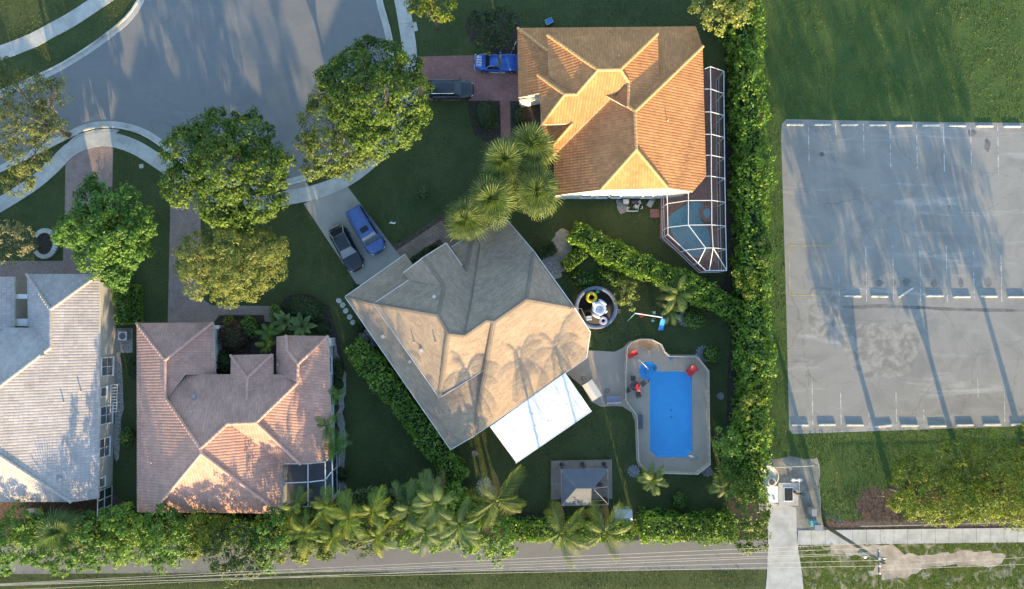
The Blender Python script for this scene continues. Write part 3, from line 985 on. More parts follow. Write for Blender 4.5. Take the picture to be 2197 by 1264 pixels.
class House:
    def __init__(s, label, cxy, verts, faces, caps, cover_mat, cap_mat, fascia, kind='tile', capw=0.14, steep=1.0, rib=1.0):
        s.v = {k: P(v[0], v[1], 2.9 + (v[2] - 2.9) * steep) for k, v in verts.items()}
        s.root = empty('house', center([s.v[k] for k in verts]), label, 'house')
        polys = [[s.v[k] for k in f.split()] for f in faces]
        s.planes = [cover(p, cover_mat, s.root, kind, 'roof_tiles' if kind == 'tile' else 'roof_shingles', rib) for p in polys]
        s.deck = roof_deck(polys, fascia, s.root)
        s.polys = polys
        ridge_caps([(s.on(c.split()[0]), s.on(c.split()[1])) for c in caps], cap_mat, s.root, capw, kind)
    def on(s, k):
        """corner at the height its slopes really have there"""
        v = s.v[k]
        zs = [pl[0] * v.x + pl[1] * v.y + pl[2] for pl, po in zip(s.planes, s.polys) if any((q - v).length < 1e-5 for q in po)]
        return Vector((v.x, v.y, max(zs) if zs else v.z))
    def z_at(s, x, y):
        best = None
        for (a, b, c), po in zip(s.planes, s.polys):
            q = ccw(po)
            tr = tessellate_polygon([[Vector((p.x, p.y, 0)) for p in q]])
            for t in tr:
                A, B, C = (q[i] for i in t)
                d1 = (B.x - A.x) * (y - A.y) - (B.y - A.y) * (x - A.x)
                d2 = (C.x - B.x) * (y - B.y) - (C.y - B.y) * (x - B.x)
                d3 = (A.x - C.x) * (y - C.y) - (A.y - C.y) * (x - C.x)
                if (d1 >= 0) == (d2 >= 0) == (d3 >= 0):
                    z = a * x + b * y + c
                    best = z if best is None else max(best, z)
        return best if best is not None else 3.0
    def spot(s, px, py):
        p = P(px, py, 4.0)
        for _ in range(4):
            z = s.z_at(p.x, p.y)
            p = P(px, py, z)
        return p
    def walls(s, keys, mat, d=0.45, top=2.85, name='wall'):
        poly = inset([s.v[k] if isinstance(k, str) else P(*k) for k in keys], d)
        n = len(poly)
        for i in range(n):
            a, b = poly[i], poly[(i + 1) % n]
            e = (b - a); e.z = 0
            if e.length < 0.3:
                continue
            e.normalize()
            nn = Vector((e.y, -e.x, 0))
            t = 0.2
            MB().add([(a.x, a.y, 0), (b.x, b.y, 0), (b.x - nn.x * t, b.y - nn.y * t, 0), (a.x - nn.x * t, a.y - nn.y * t, 0)] +
                     [(a.x, a.y, top), (b.x, b.y, top), (b.x - nn.x * t, b.y - nn.y * t, top), (a.x - nn.x * t, a.y - nn.y * t, top)],
                     [(3, 2, 1, 0), (4, 5, 6, 7), (0, 1, 5, 4), (1, 2, 6, 5), (2, 3, 7, 6), (3, 0, 4, 7)]).build(name, mat, s.root)
        return poly
    def window(s, c, e, nn, w, h, sill=0.9, cols=2, rows=1, name='window', mat='window_glass', frame='white_paint'):
        """set into a wall: c middle on the wall face, e along, nn outward"""
        c, e, nn = Vector((c[0], c[1], 0)), Vector(e), Vector(nn)
        z0, z1 = sill, sill + h
        root = MB()
        def slab(u0, u1, a, b, out0, out1):
            q = []
            for o_ in (out0, out1):
                for u, z in ((u0, a), (u1, a), (u1, b), (u0, b)):
                    p = c + e * u + nn * o_
                    q.append((p.x, p.y, z))
            return q, [(3, 2, 1, 0), (4, 5, 6, 7), (0, 1, 5, 4), (1, 2, 6, 5), (2, 3, 7, 6), (3, 0, 4, 7)]
        f = 0.09
        for seg in ((-w / 2 - f, w / 2 + f, z1, z1 + f), (-w / 2 - f, -w / 2, z0, z1), (w / 2, w / 2 + f, z0, z1)):
            root.add(*slab(*seg, 0.0, 0.06))
        for i in range(1, cols):
            u = -w / 2 + w * i / cols
            root.add(*slab(u - .025, u + .025, z0, z1, 0.0, 0.045))
        for i in range(1, rows):
            zz = z0 + h * i / rows
            root.add(*slab(-w / 2, w / 2, zz - .02, zz + .02, 0.0, 0.042))
        win = root.build(name, frame, s.root)
        for i in range(cols):
            u0, u1 = -w / 2 + w * i / cols + .026, -w / 2 + w * (i + 1) / cols - .026
            MB().add(*slab(u0, u1, z0 + .004, z1 - .004, 0.003, 0.02)).build('pane', mat, win, off=s.root.location)
        MB().add(*slab(-w / 2 - .14, w / 2 + .14, z0 - .1, z0 - .003, 0.0, 0.13)).build('sill', frame, win, off=s.root.location)
        return win
    def vent(s, px, py, kind):
        p = s.spot(px, py)
        if kind == 'pipe':
            MB().cyl((p.x, p.y, p.z - .1), .05, .5, 10).build('vent_pipe', 'fascia_white', s.root, smooth=False)
        elif kind == 'box':
            mb = MB().box((p.x, p.y, p.z + .05), (.24, .24, .2), 0.6, .85)
            mb.box((p.x, p.y, p.z + .165), (.3, .3, .04), 0.6)
            mb.build('roof_vent', 'fascia_white', s.root)
        else:
            mb = MB().lathe((p.x, p.y, p.z - .05), [(.16, 0), (.16, .2), (.22, .22), (.2, .3), (.06, .36)], 14)
            mb.build('roof_vent', 'grey_metal', s.root)

# ---- the shingled house in the middle
main = House('large house with a brown shingle roof and a white patio cover in the middle', None, dict(
    A=(741, 637, 2.9), B=(870, 546, 2.9), C=(886, 568, 3.4), E=(877, 601, 3.7), D=(803, 653, 3.7),
    D2=(802, 652, 4.4), E2=(877, 601, 4.4), F=(866, 586, 4.2), RF=(908, 553, 5.25), G=(957, 522, 4.15),
    RM=(953, 613, 5.25), V1=(887, 606, 4.3), T1=(940, 676, 6.1), T2=(963, 716, 6.2), T3=(997, 720, 6.0), T4=(1044, 687, 6.2), T5=(1060, 690, 6.3),
    U1=(943, 853, 4.35), U2=(1040, 793, 4.35), L1=(943, 853, 3.65), L2=(967, 964, 2.9), L3=(1018, 934, 2.95), L4=(1040, 793, 4.2), L5=(1008, 812, 4.0),
    H1=(969, 531, 2.9), H2=(1015, 502, 2.9), H3=(999, 583, 4.1), H4=(991, 570, 4.0), K1=(1031, 527, 3.2),
    N0=(1021, 507, 2.9), N1=(1083, 467, 2.9), N2=(1145, 540, 4.75), T6=(1129, 642, 6.3), S1=(1232, 661, 4.75), S2=(1266, 713, 3.6), S3=(1258, 768, 2.9), S4=(1018, 934, 2.9), W1=(1012, 650, 5.1)),
    ['A B C E D', 'D2 E2 V1 RM T1', 'F RF RM V1 E2', 'RF G H4 H3 H2 K1 W1 T3 T2 T1 RM', 'H1 H2 H3 H4',
     'N0 N1 N2 T6 T5 T4 T3 W1 K1', 'N2 S1 T6', 'T5 T6 S1 S2 S3 S4', 'D2 T1 T2 U1', 'U1 T2 T3 T4 T5 U2', 'A D L1 L2', 'L1 L4 L3 L2'],
    ['A D', 'D2 T1', 'RF RM', 'RM T1', 'T1 T2', 'T2 T3', 'T3 T4', 'T4 T5', 'T2 U1', 'T5 S4', 'T5 T6', 'T6 S1', 'T6 N2', 'H2 H3'],
    'shingle_brown', 'shingle_brown', 'fascia_brown', 'shingle', 0.2)
mv = main.v
main.walls(['A', 'B', 'C', (900, 575, 2.9), 'H4', 'H1', 'N0', 'N1', 'S2', 'S3', 'L2'], 'stucco_beige', 0.55)
# upper wall bands between the two roof levels
def band(house, a, b, z0, z1, mat, inn=0.12):
    a, b = house.v[a], house.v[b]
    e = (b - a); e.z = 0; e.normalize()
    n_ = Vector((-e.y, e.x, 0)) * inn
    MB().add([(a.x + n_.x, a.y + n_.y, z0), (b.x + n_.x, b.y + n_.y, z0), (b.x + n_.x, b.y + n_.y, z1), (a.x + n_.x, a.y + n_.y, z1),
              (a.x + n_.x * 2, a.y + n_.y * 2, z0), (b.x + n_.x * 2, b.y + n_.y * 2, z0), (b.x + n_.x * 2, b.y + n_.y * 2, z1), (a.x + n_.x * 2, a.y + n_.y * 2, z1)],
             [(0, 1, 2, 3), (7, 6, 5, 4), (0, 4, 5, 1), (2, 6, 7, 3), (1, 5, 6, 2), (3, 7, 4, 0)]).build('upper_wall', mat, house.root)
band(main, 'D2', 'U1', 3.3, 4.15, 'stucco_beige', 0.25)
band(main, 'U1', 'U2', 3.4, 4.1, 'stucco_beige', 0.25)
band(main, 'E2', 'D2', 3.3, 4.15, 'stucco_beige', 0.25)
for x, y, k in [(889, 735, 'pipe'), (935, 735, 'pipe'), (904, 752, 'box'), (932, 637, 'box'), (822, 722, 'box'), (880, 776, 'box'), (1225, 663, 'pipe')]:
    main.vent(x, y, k)
# pale drip edges along the eaves
M('drip_edge', (0.62, 0.60, 0.57), 0.5, 0.08, 3, 30, 0.05)
def drip(house, pairs, w=.07):
    for a, b in pairs:
        a, b = house.on(a), house.on(b)
        e = (b - a).normalized()
        o_ = Vector((-e.y, e.x, 0)) * .035
        MB().beam(a + o_ - Vector((0, 0, .03)), b + o_ - Vector((0, 0, .03)), w, .11).build('drip_edge', 'drip_edge', house.root)
drip(main, [('A', 'B'), ('L2', 'A'), ('S3', 'S4'), ('L3', 'L2'), ('U1', 'D2'), ('D2', 'E2'), ('G', 'H4'), ('H1', 'H2'), ('N0', 'N1'), ('N1', 'N2'), ('N2', 'S1'), ('S1', 'S2'), ('S2', 'S3'), ('F', 'RF'), ('RF', 'G'), ('U2', 'U1')])
# garage door on the drive side, entrance and windows
def on_wall(a, b, t, d=0.55):
    a, b = Vector(a), Vector(b)
    e = (b - a); e.z = 0
    p = a + e * t
    e.normalize()
    n_ = Vector((-e.y, e.x, 0))
    c = Vector((0, 0, 0))
    return p, e, n_, d
def wall_window(house, ka, kb, t, w, h, sill=.9, d=0.55, cols=2, rows=1, flip=1, name='window', mat='window_glass'):
    p, e, n_, d = on_wall(house.v[ka] if isinstance(ka, str) else P(*ka), house.v[kb] if isinstance(kb, str) else P(*kb), t, d)
    n_ = n_ * flip
    q = p - n_ * d
    return house.window((q.x, q.y), e, n_, w, h, sill, cols, rows, name, mat)
wall_window(main, 'A', 'B', 0.5, 4.9, 2.1, 0.12, cols=4, rows=4, name='garage_door', mat='white_paint')
wall_window(main, 'N0', 'N1', 0.5, 1.8, 1.2)
wall_window(main, 'H1', 'N0', 0.4, 1.2, 2.2, 0.12, name='front_door', mat='old_wood')
wall_window(main, 'N1', 'S2', 0.3, 1.5, 1.2)
wall_window(main, 'N1', 'S2', 0.7, 1.5, 1.2)
wall_window(main, 'L2', 'A', 0.3, 1.5, 1.2)
wall_window(main, 'L2', 'A', 0.6, 1.5, 1.2)

# ---- the orange tiled house at the top
orange = House('large house with an orange barrel tile roof at the top, screened pool beside it', None, dict(
    a=(1110, 61, 2.7), b=(1493, 56, 2.7), c=(1507, 101, 3.5), d=(1516, 378, 3.5), e=(1486, 412, 3.9), f=(1432, 405, 4.85), g=(1288, 408, 4.95), h=(1190, 420, 3.1), h2=(1188, 334, 3.2),
    r1=(1362, 240, 6.4), r2=(1365, 322, 6.4), vl=(1341, 179, 5.9), vr=(1347, 230, 6.15),
    u1=(1174, 76, 5.0), u2=(1411, 73, 5.0), u3=(1414, 169, 5.0), u4=(1178, 163, 4.9), t1=(1282, 152, 6.5), t2=(1330, 152, 6.5), t3=(1348, 178, 6.1), t3s=(1348, 178, 6.35), vls=(1341, 179, 6.3),
    p1=(1237, 204, 5.6), p2=(1211, 204, 5.6), p3=(1224, 200, 5.5), q1=(1154, 162, 4.65), q2=(1163, 267, 4.5), q3=(1228, 266, 4.5), q4=(1186, 313, 3.65), q5=(1180, 163, 4.6),
    n1=(1175, 110, 3.9), n2=(1290, 200, 5.6), w1=(1112, 209, 2.7), w2=(1160, 200, 3.5), w3=(1200, 170, 4.3), k1=(1162, 268, 3.3), k2=(1228, 267, 4.45), k3=(1187, 334, 3.2), m1=(1363, 241, 6.05)),
    ['a b c r1 n2 n1', 'a n1 w3 w2 w1', 'u1 u2 t2 t1', 'u1 t1 p1 p3 u4', 'u2 u3 m1 vr t3 t2', 'q1 q5 p3 p1 p2', 'q1 p2 q2', 'p2 p1 t1 t2 t3s vls h2 q4 q3 q2', 'k1 k2 k3',
     'vl t3 vr r1 r2 g h h2', 'r2 g f', 'r1 r2 f e d c'],
    ['a n1', 'u1 t1', 't1 t2', 'u2 t2', 't2 t3', 't3 vr', 'vr r1', 't1 p1', 'p1 p2', 'p2 q1', 'p2 q2', 'q3 q4', 'r1 r2', 'r1 c', 'r2 g', 'r2 f'],
    'tile_orange', 'cap_orange', 'fascia_white', steep=1.24)
# walls: the south one is in view
sw_poly = PS([(1113, 209, 2.7), (1160, 205, 2.7), (1166, 270, 3), (1192, 330, 3), (1192, 421, 2.7), (1345, 420, 2.7), (1432, 418, 2.7), (1482, 412, 3), (1510, 378, 3), (1502, 100, 3), (1488, 62, 2.7), (1115, 65, 2.7)])
orange.walls([(p[0], p[1], p[2]) for p in [(1113, 207, 2.7), (1160, 203, 2.7), (1160, 262, 2.7), (1190, 300, 2.7), (1190, 419, 2.7), (1428, 418, 2.7), (1480, 412, 2.7), (1508, 380, 2.7), (1500, 100, 2.7), (1488, 65, 2.7), (1115, 68, 2.7)]], 'stucco_white', 0.12, 2.75)
# gable wall above the south eave, up to the clipped hip
hv = orange.v
south_w = MB()
sy = P(1288, 418, 2.7).y + 0.14
gw = [(P(1194, 419, 2.7).x, 2.6), (P(1428, 419, 2.7).x, 2.6), (P(1478, 415, 2.7).x, 2.6), (hv['e'].x - .1, hv['e'].z - .35), (hv['f'].x, hv['f'].z - .3), (hv['g'].x, hv['g'].z - .3), (hv['h'].x + .1, 2.85)]
south_w.add([(x, sy, z) for x, z in gw] + [(x, sy + .2, z) for x, z in gw], [tuple(range(7)), tuple(range(13, 6, -1))] + [(i, 7 + i, 7 + (i + 1) % 7, (i + 1) % 7) for i in range(7)])
south_w.build('gable_wall', 'stucco_white', orange.root)
ywall = P(1300, 419, 2.7).y + 0.12
for x, w in [(1258, .85), (1296, 1.1), (1319, 1.0), (1390, .9)]:
    q = P(x, 420, 1.6)
    orange.window((q.x, ywall), (1, 0, 0), (0, -1, 0), w, 1.15, 1.0, 1)
for t, w in ((0.35, 4.8),):
    wall_window(orange, (1113, 209, 2.7), (1113, 65, 2.7), .5, 4.9, 2.1, 0.12, 0.12, 4, 4, 1, 'garage_door', 'white_paint')
for x, y, k in [(1308, 66, 'pipe'), (1327, 123, 'pipe'), (1432, 260, 'pipe')]:
    orange.vent(x, y, k)

# ---- the pink tiled house at the bottom left
pink = House('house with a pink tile roof and a screened porch, left of the shingled house', None, dict(
    a=(294, 693, 3.0), b=(457, 692, 3.0), r1=(355, 773, 4.4), r2=(355, 853, 4.4), c=(460, 803, 3.0), v1=(405, 803, 3.0),
    t=(431, 962, 6.0), t2=(433, 973, 6.0), sw=(331, 1099, 3.3), w=(291, 1100, 3.0), se=(603, 1102, 3.0), f1=(606, 993, 3.0), f2=(650, 993, 3.0),
    m1=(490, 909, 5.0), m2=(552, 906, 5.0), e1=(638, 822, 4.3), e2=(640, 781, 4.3), e3=(617, 750, 3.7), e4=(616, 720, 3.1), ne=(707, 721, 3.0), e5=(712, 979, 3.0), e6=(698, 989, 3.0),
    l1=(592, 722, 2.9), l2=(592, 803, 2.9), v2=(605, 803, 3.0),
    s1=(495, 762, 3.3), s2=(585, 760, 3.3), s3=(531, 811, 4.1), s4=(531, 876, 4.2), s5=(495, 826, 3.4), s6=(586, 818, 3.35)),
    ['a b r1', 'a r1 r2 t t2 sw w', 'b c v1 r2 r1', 'r2 v1 v2 e1 m2 m1 t', 'l1 e4 e3 e2 e1 v2 l2', 'e4 ne e2 e3', 'ne e5 e6 f2 m2 e1 e2', 'm1 m2 f2 f1', 't m1 f1 se t2', 't2 se sw',
     's1 s2 s3', 's1 s3 s4 s5', 's2 s6 s4 s3'],
    ['a r1', 'b r1', 'r1 r2', 'r2 t', 't t2', 't2 sw', 't2 se', 't m1', 'm1 m2', 'm2 f2', 'm2 e1', 'e1 e2', 'e2 ne', 'e2 e3', 'e3 e4', 's1 s3', 's2 s3', 's3 s4'],
    'tile_pink', 'cap_pink', 'fascia_white', steep=1.2)
pink.walls(['a', 'b', 'c', 'v1', (530, 803, 3.0), 'l2', 'l1', 'ne', 'e5', 'e6', 'f1', 'se', 'w'], 'stucco_white', 0.45, 2.9)
pw = pink.v
wall_window(pink, 'ne', 'e5', .25, 1.5, 1.2, d=.45)
wall_window(pink, 'ne', 'e5', .6, 1.5, 1.2, d=.45)
wall_window(pink, 'a', 'b', .5, 4.8, 2.1, .12, .45, 4, 4, 1, 'garage_door', 'white_paint')
for x, y, k in [(418, 851, 'round'), (413, 882, 'pipe'), (598, 782, 'pipe'), (655, 786, 'pipe'), (328, 992, 'pipe'), (575, 1055, 'pipe')]:
    pink.vent(x, y, k)

# ---- the grey tiled house at the left edge
grey = House('house with a pale grey tile roof at the left edge', None, dict(
    a=(58, 588, 3.0), b=(214, 588, 3.0), r1=(110, 664, 4.55), r2=(110, 745, 4.55), t1=(-20, 845, 6.4), t2=(-20, 964, 6.4), s1=(155, 1077, 3.7), s2=(210, 1070, 3.0), s3=(-195, 1077, 3.7), s4=(-240, 1070, 3.0),
    n0=(-240, 703, 3.0), n1=(73, 703, 3.35), w1=(60, 703, 3.0), n2=(-150, 703, 3.2), g1=(30, 594, 3.0), g2=(30, 706, 3.0), g3=(-110, 706, 5.6), g4=(-110, 594, 5.6), g5=(-235, 706, 3.0), g6=(-235, 594, 3.0)),
    ['a b r1', 'b s2 s1 t2 t1 r2 r1', 'a r1 r2 n1 w1', 'n0 n1 r2 t1', 't2 s1 s3', 'n0 t1 t2 s3 s4', 'g1 g2 g3 g4', 'g4 g3 g5 g6'],
    ['a r1', 'b r1', 'r1 r2', 'r2 t1', 't1 t2', 't2 s1'],
    'tile_grey', 'cap_grey', 'fascia_white', rib=.6)
gw_x = P(246, 850, 0).x
gpoly = [Vector((gw_x, P(0, 1066, 3).y + .3, 0)), Vector((gw_x, P(0, 594, 3).y - .3, 0)), Vector((P(66, 600, 3).x, P(0, 594, 3).y - .3, 0)), Vector((P(66, 600, 3).x, P(0, 712, 3).y, 0)), Vector((P(-230, 700, 3).x, P(0, 712, 3).y, 0)), Vector((P(-230, 1060, 3).x, P(0, 1066, 3).y + .3, 0))]
for i in range(6):
    a_, b_ = gpoly[i], gpoly[(i + 1) % 6]
    e_ = (b_ - a_).normalized()
    nin = Vector((-e_.y, e_.x, 0)) * .2
    q = [a_, b_, b_ + nin, a_ + nin]
    MB().prism(q, 0, 2.9).build('wall', 'stucco_beige', grey.root)
def gwin(py0, py1, z0, z1, cols=2, rows=1):
    ya, yb = P(225, py0, (z0 + z1) / 2).y, P(225, py1, (z0 + z1) / 2).y
    grey.window((gw_x, (ya + yb) / 2), (0, 1, 0), (1, 0, 0), abs(yb - ya), z1 - z0, z0, cols, rows)
gwin(768, 805, .55, 2.35, 2, 2)
gwin(832, 850, 1.5, 2.4, 1)
gwin(872, 908, .45, 2.35, 2, 2)
gwin(941, 979, .75, 2.35, 2, 2)
gwin(1026, 1044, 1.4, 2.35, 1)
for x, y, k in [(93, 762, 'round'), (175, 840, 'pipe'), (138, 863, 'pipe'), (130, 1026, 'round'), (165, 1032, 'pipe')]:
    grey.vent(x, y, k)
MB().prism(PS([(24, 600, 2.8), (24, 704, 2.8), (-215, 704, 2.8), (-215, 600, 2.8)]), 0, 2.85).build('wing_wall', 'stucco_beige', grey.root)
# flat canopy and return wall on the street side of the grey house
q = PS([(20, 631, 2.6), (60, 631, 2.6), (60, 641, 2.6), (20, 641, 2.6)])
MB().prism(q, 2.35, 2.6, True).build('porch_beam', 'stucco_white', grey.root)
q = PS([(20, 684, 2.6), (60, 684, 2.6), (60, 700, 2.6), (20, 700, 2.6)])
MB().prism(q, 0, 2.6, True).build('porch_wall', 'stucco_white', grey.root)
# garage corner of the orange house: low white return wall, and small return walls of the pink house
MB().prism(PS([(1114, 214, 1.8), (1160, 207, 1.8), (1160, 211, 1.8), (1118, 219, 1.8)]), 0, 1.8).build('return_wall', 'stucco_white', orange.root)
MB().prism(PS([(459, 698, 1.0), (474, 698, 1.0), (474, 706, 1.0), (459, 706, 1.0)]), 0, 1.4).build('return_wall', 'stucco_white', pink.root)
MB().prism(PS([(707, 725, 1.0), (714, 725, 1.0), (714, 742, 1.0), (707, 742, 1.0)]), 0, 1.6).build('return_wall', 'stucco_white', pink.root)
# ------------------------------------------------------------------ vegetation
leaf_mat('leaf_deep', (0.033, 0.08, 0.012), (0.075, 0.14, 0.017), (0.14, 0.20, 0.022), 0.3)
leaf_mat('leaf_bright', (0.045, 0.115, 0.02), (0.085, 0.19, 0.03), (0.135, 0.25, 0.042), 0.3)
leaf_mat('leaf_olive', (0.075, 0.105, 0.035), (0.125, 0.155, 0.05), (0.2, 0.225, 0.075), 0.3)
leaf_mat('leaf_pale', (0.13, 0.175, 0.045), (0.21, 0.25, 0.065), (0.32, 0.345, 0.095), 0.3)
leaf_mat('leaf_cream', (0.18, 0.18, 0.09), (0.26, 0.25, 0.14), (0.36, 0.34, 0.2), 0.25)
leaf_mat('leaf_hedge', (0.06, 0.135, 0.02), (0.125, 0.235, 0.03), (0.205, 0.325, 0.045), 0.28)
leaf_mat('leaf_yellow', (0.075, 0.125, 0.016), (0.13, 0.185, 0.022), (0.22, 0.26, 0.03), 0.32)
leaf_mat('leaf_dark', (0.022, 0.05, 0.014), (0.04, 0.08, 0.02), (0.065, 0.11, 0.026), 0.25)
leaf_mat('leaf_burgundy', (0.05, 0.022, 0.022), (0.09, 0.04, 0.03), (0.10, 0.085, 0.03), 0.2, (1.1, .8, .7))
leaf_mat('leaf_palm', (0.05, 0.095, 0.028), (0.10, 0.155, 0.042), (0.21, 0.245, 0.065), 0.28)
leaf_mat('leaf_coconut', (0.05, 0.09, 0.02), (0.10, 0.145, 0.03), (0.19, 0.215, 0.05), 0.3)
leaf_mat('leaf_bluish', (0.06, 0.11, 0.04), (0.105, 0.165, 0.06), (0.16, 0.22, 0.08), 0.28)
leaf_mat('leaf_brown', (0.10, 0.07, 0.035), (0.18, 0.125, 0.06), (0.27, 0.20, 0.10), .2, (1, 1, .8))
leaf_mat('leaf_lawn', (0.06, 0.095, 0.03), (0.095, 0.13, 0.04), (0.16, 0.17, 0.06), .3)
leaf_mat('leaf_field', (0.08, 0.14, 0.036), (0.12, 0.175, 0.046), (0.2, 0.22, 0.065), .3)
leaf_mat('leaf_mid', (0.06, 0.10, 0.022), (0.11, 0.16, 0.032), (0.185, 0.235, 0.055), .3)
leaf_mat('leaf_gold', (0.10, 0.14, 0.018), (0.19, 0.22, 0.026), (0.33, 0.31, 0.045), 0.35)

def unit(a):
    return a / np.maximum(np.linalg.norm(a, axis=1, keepdims=True), 1e-9)
def leaf_mesh(name, pos, nrm, size, mat, aspect=0.55, off=(0, 0, 0), fold=0.18, wild=.42):
    """one small folded blade at every position"""
    n = len(pos)
    nrm = unit(nrm + npr.normal(0, wild, (n, 3)))
    t = npr.normal(0, 1, (n, 3))
    t = unit(t - nrm * np.sum(t * nrm, 1, keepdims=True))
    b = np.cross(nrm, t)
    s = (size * npr.uniform(.65, 1.3, (n, 1)))
    p0 = pos - t * s * .5
    p1 = pos + b * s * aspect * .5 + nrm * s * fold * .5 - t * s * .05
    p2 = pos + t * s * .5 - nrm * s * .12
    p3 = pos - b * s * aspect * .5 + nrm * s * fold * .5 - t * s * .05
    V = np.stack([p0, p1, p2, p3], 1).reshape(-1, 3) - np.array(off)
    me = bpy.data.meshes.new(name)
    me.vertices.add(n * 4)
    me.vertices.foreach_set('co', V.astype(np.float32).ravel())
    me.loops.add(n * 4)
    me.loops.foreach_set('vertex_index', np.arange(n * 4, dtype=np.int32))
    me.polygons.add(n)
    me.polygons.foreach_set('loop_start', np.arange(0, n * 4, 4, dtype=np.int32))
    me.update()
    me.materials.append(MATS[mat])
    return me
def clumps_on(lobes, per_m2, leaves, clump_r, low=-0.35):
    """leaf positions gathered in uneven clumps over the outside of several round lobes"""
    pos, nrm = [], []
    L = np.array([[l[0].x, l[0].y, l[0].z, l[1], l[2]] for l in lobes])
    for x, y, z, r, rz in L:
        nc = max(6, int(per_m2 * 2 * math.pi * r * (r + rz) * .5 * 1.25))
        d = npr.normal(0, 1, (nc * 3, 3))
        d = unit(d)
        d = d[d[:, 2] > low][:nc]
        c = np.array([x, y, z]) + d * np.array([r, r, rz]) * npr.uniform(.74, 1.06, (len(d), 1))
        ok = np.ones(len(c), bool)
        for x2, y2, z2, r2, rz2 in L:
            if (x2, y2, z2) == (x, y, z):
                continue
            q = (c - np.array([x2, y2, z2])) / np.array([r2, r2, rz2])
            ok &= np.sum(q * q, 1) > .62
        c, d = c[ok], d[ok]
        for cc, dd in zip(c, d):
            k = max(3, int(leaves * npr.uniform(.5, 1.4)))
            cr = clump_r * npr.uniform(.6, 1.35)
            e = unit(npr.normal(0, 1, (k, 3)) + dd * .5)
            pos.append(cc + e * cr * npr.uniform(.45, 1.0, (k, 1)) * np.array([1, 1, .7]))
            nrm.append(e * .6 + dd * .5 + np.array([0, 0, .55]))
        # sparse inner leaves
        k = int(nc * leaves * .10)
        e = unit(npr.normal(0, 1, (k, 3)))
        pos.append(np.array([x, y, z]) + e * np.array([r, r, rz]) * npr.uniform(.35, .75, (k, 1)))
        nrm.append(e + np.array([0, 0, .6]))
    return np.concatenate(pos), np.concatenate(nrm)
def tree(name, label, cat, lobes, mat, leaf=0.3, per=1.5, leaves=34, clump=0.5, base=None, group=None, vz=0.8, trunk=True, tr=0.2, low=-.35, aspect=.55, bark='bark'):
    L = []
    for l in lobes:
        c = P(l[0], l[1], l[3])
        r = l[2] * mpp(l[3])
        L.append((c, r, r * vz if len(l) < 5 else l[4]))
    cc = center([l[0] for l in L]) if base is None else P(*base)
    cc.z = 0
    root = empty(name, cc, label, cat, group)
    pos, nrm = clumps_on(L, per, leaves, clump, low)
    pos[:, 2] = np.maximum(pos[:, 2], 0.08)
    me = leaf_mesh('crown', pos, nrm, leaf, mat, aspect, cc)
    link('crown', me, root)
    if trunk:
        top = sum((l[0] for l in L), Vector()) / len(L)
        h = top.z
        fork = Vector((cc.x, cc.y, h * .42))
        MB().tube([(cc.x, cc.y, -.05), (cc.x + .05, cc.y, h * .2), fork], [tr * 1.35, tr, tr * .8], 9).build('trunk', bark, root, smooth=True)
        mb = MB()
        for c, r, rz in L:
            tip = c + Vector((0, 0, rz * .2))
            mid = fork.lerp(tip, .5) + Vector((rnd.uniform(-.3, .3), rnd.uniform(-.3, .3), .25))
            mb.tube([fork - Vector((0, 0, .1)), mid, tip], [tr * .5, tr * .32, tr * .12], 6)
            for _ in range(3):
                e = c + Vector((rnd.uniform(-r, r) * .75, rnd.uniform(-r, r) * .75, rnd.uniform(0, rz) * .7))
                mb.tube([mid, mid.lerp(e, .6) + Vector((0, 0, .1)), e], [tr * .2, tr * .14, tr * .05], 5)
        mb.build('branches', bark, root, smooth=True)
    return root

tree('tree', 'tall round green tree between the street and the brick driveway', 'tree',
     [(805, 128, 48, 8.2), (850, 140, 52, 8.0), (765, 160, 55, 8.0), (872, 205, 52, 8.0), (815, 210, 66, 9.0), (745, 225, 48, 8.0), (855, 270, 48, 7.4), (800, 285, 50, 7.4), (715, 175, 32, 7.2), (885, 245, 36, 7)], 'leaf_deep', .26, 2.0, 56, .56, tr=.26)
tree('tree', 'lighter green tree leaning over the street, left of the tall round tree', 'tree',
     [(690, 262, 44, 6.0), (705, 320, 50, 5.6), (755, 320, 42, 6.0), (672, 355, 26, 5.0), (735, 362, 28, 5.2), (760, 275, 34, 6.0), (655, 300, 18, 5.2), (785, 335, 30, 5.6), (700, 215, 30, 6.2)], 'leaf_mid', .24, 1.8, 40, .52, tr=.18, low=-.2)
tree('tree', 'broad dark green tree at the kerb above the pink tiled house driveway', 'tree',
     [(470, 285, 50, 7.8), (535, 290, 50, 7.6), (400, 325, 46, 7.2), (480, 365, 68, 8.6), (560, 365, 52, 7.6), (395, 398, 42, 6.8), (470, 430, 52, 7.4), (552, 425, 50, 7.2), (595, 345, 30, 6.8), (520, 470, 26, 6.2), (585, 400, 34, 6.8), (425, 280, 26, 6.8)], 'leaf_deep', .26, 2.0, 56, .56, tr=.26)
tree('tree', 'feathery yellow green tree over the driveway of the pink tiled house', 'tree',
     [(425, 545, 42, 5.2), (485, 535, 52, 5.8), (555, 540, 50, 5.4), (435, 595, 46, 5.0), (510, 590, 56, 5.6), (575, 580, 36, 5.0), (485, 630, 28, 4.4), (392, 548, 22, 4.8), (535, 500, 32, 5.0), (588, 530, 26, 5.0), (545, 610, 26, 4.6), (450, 570, 42, 3.0), (540, 560, 44, 3.0), (500, 600, 36, 2.8), (405, 572, 28, 3.0), (585, 560, 26, 3.0)], 'leaf_pale', .19, 2.2, 60, .46, tr=.2, aspect=.4)
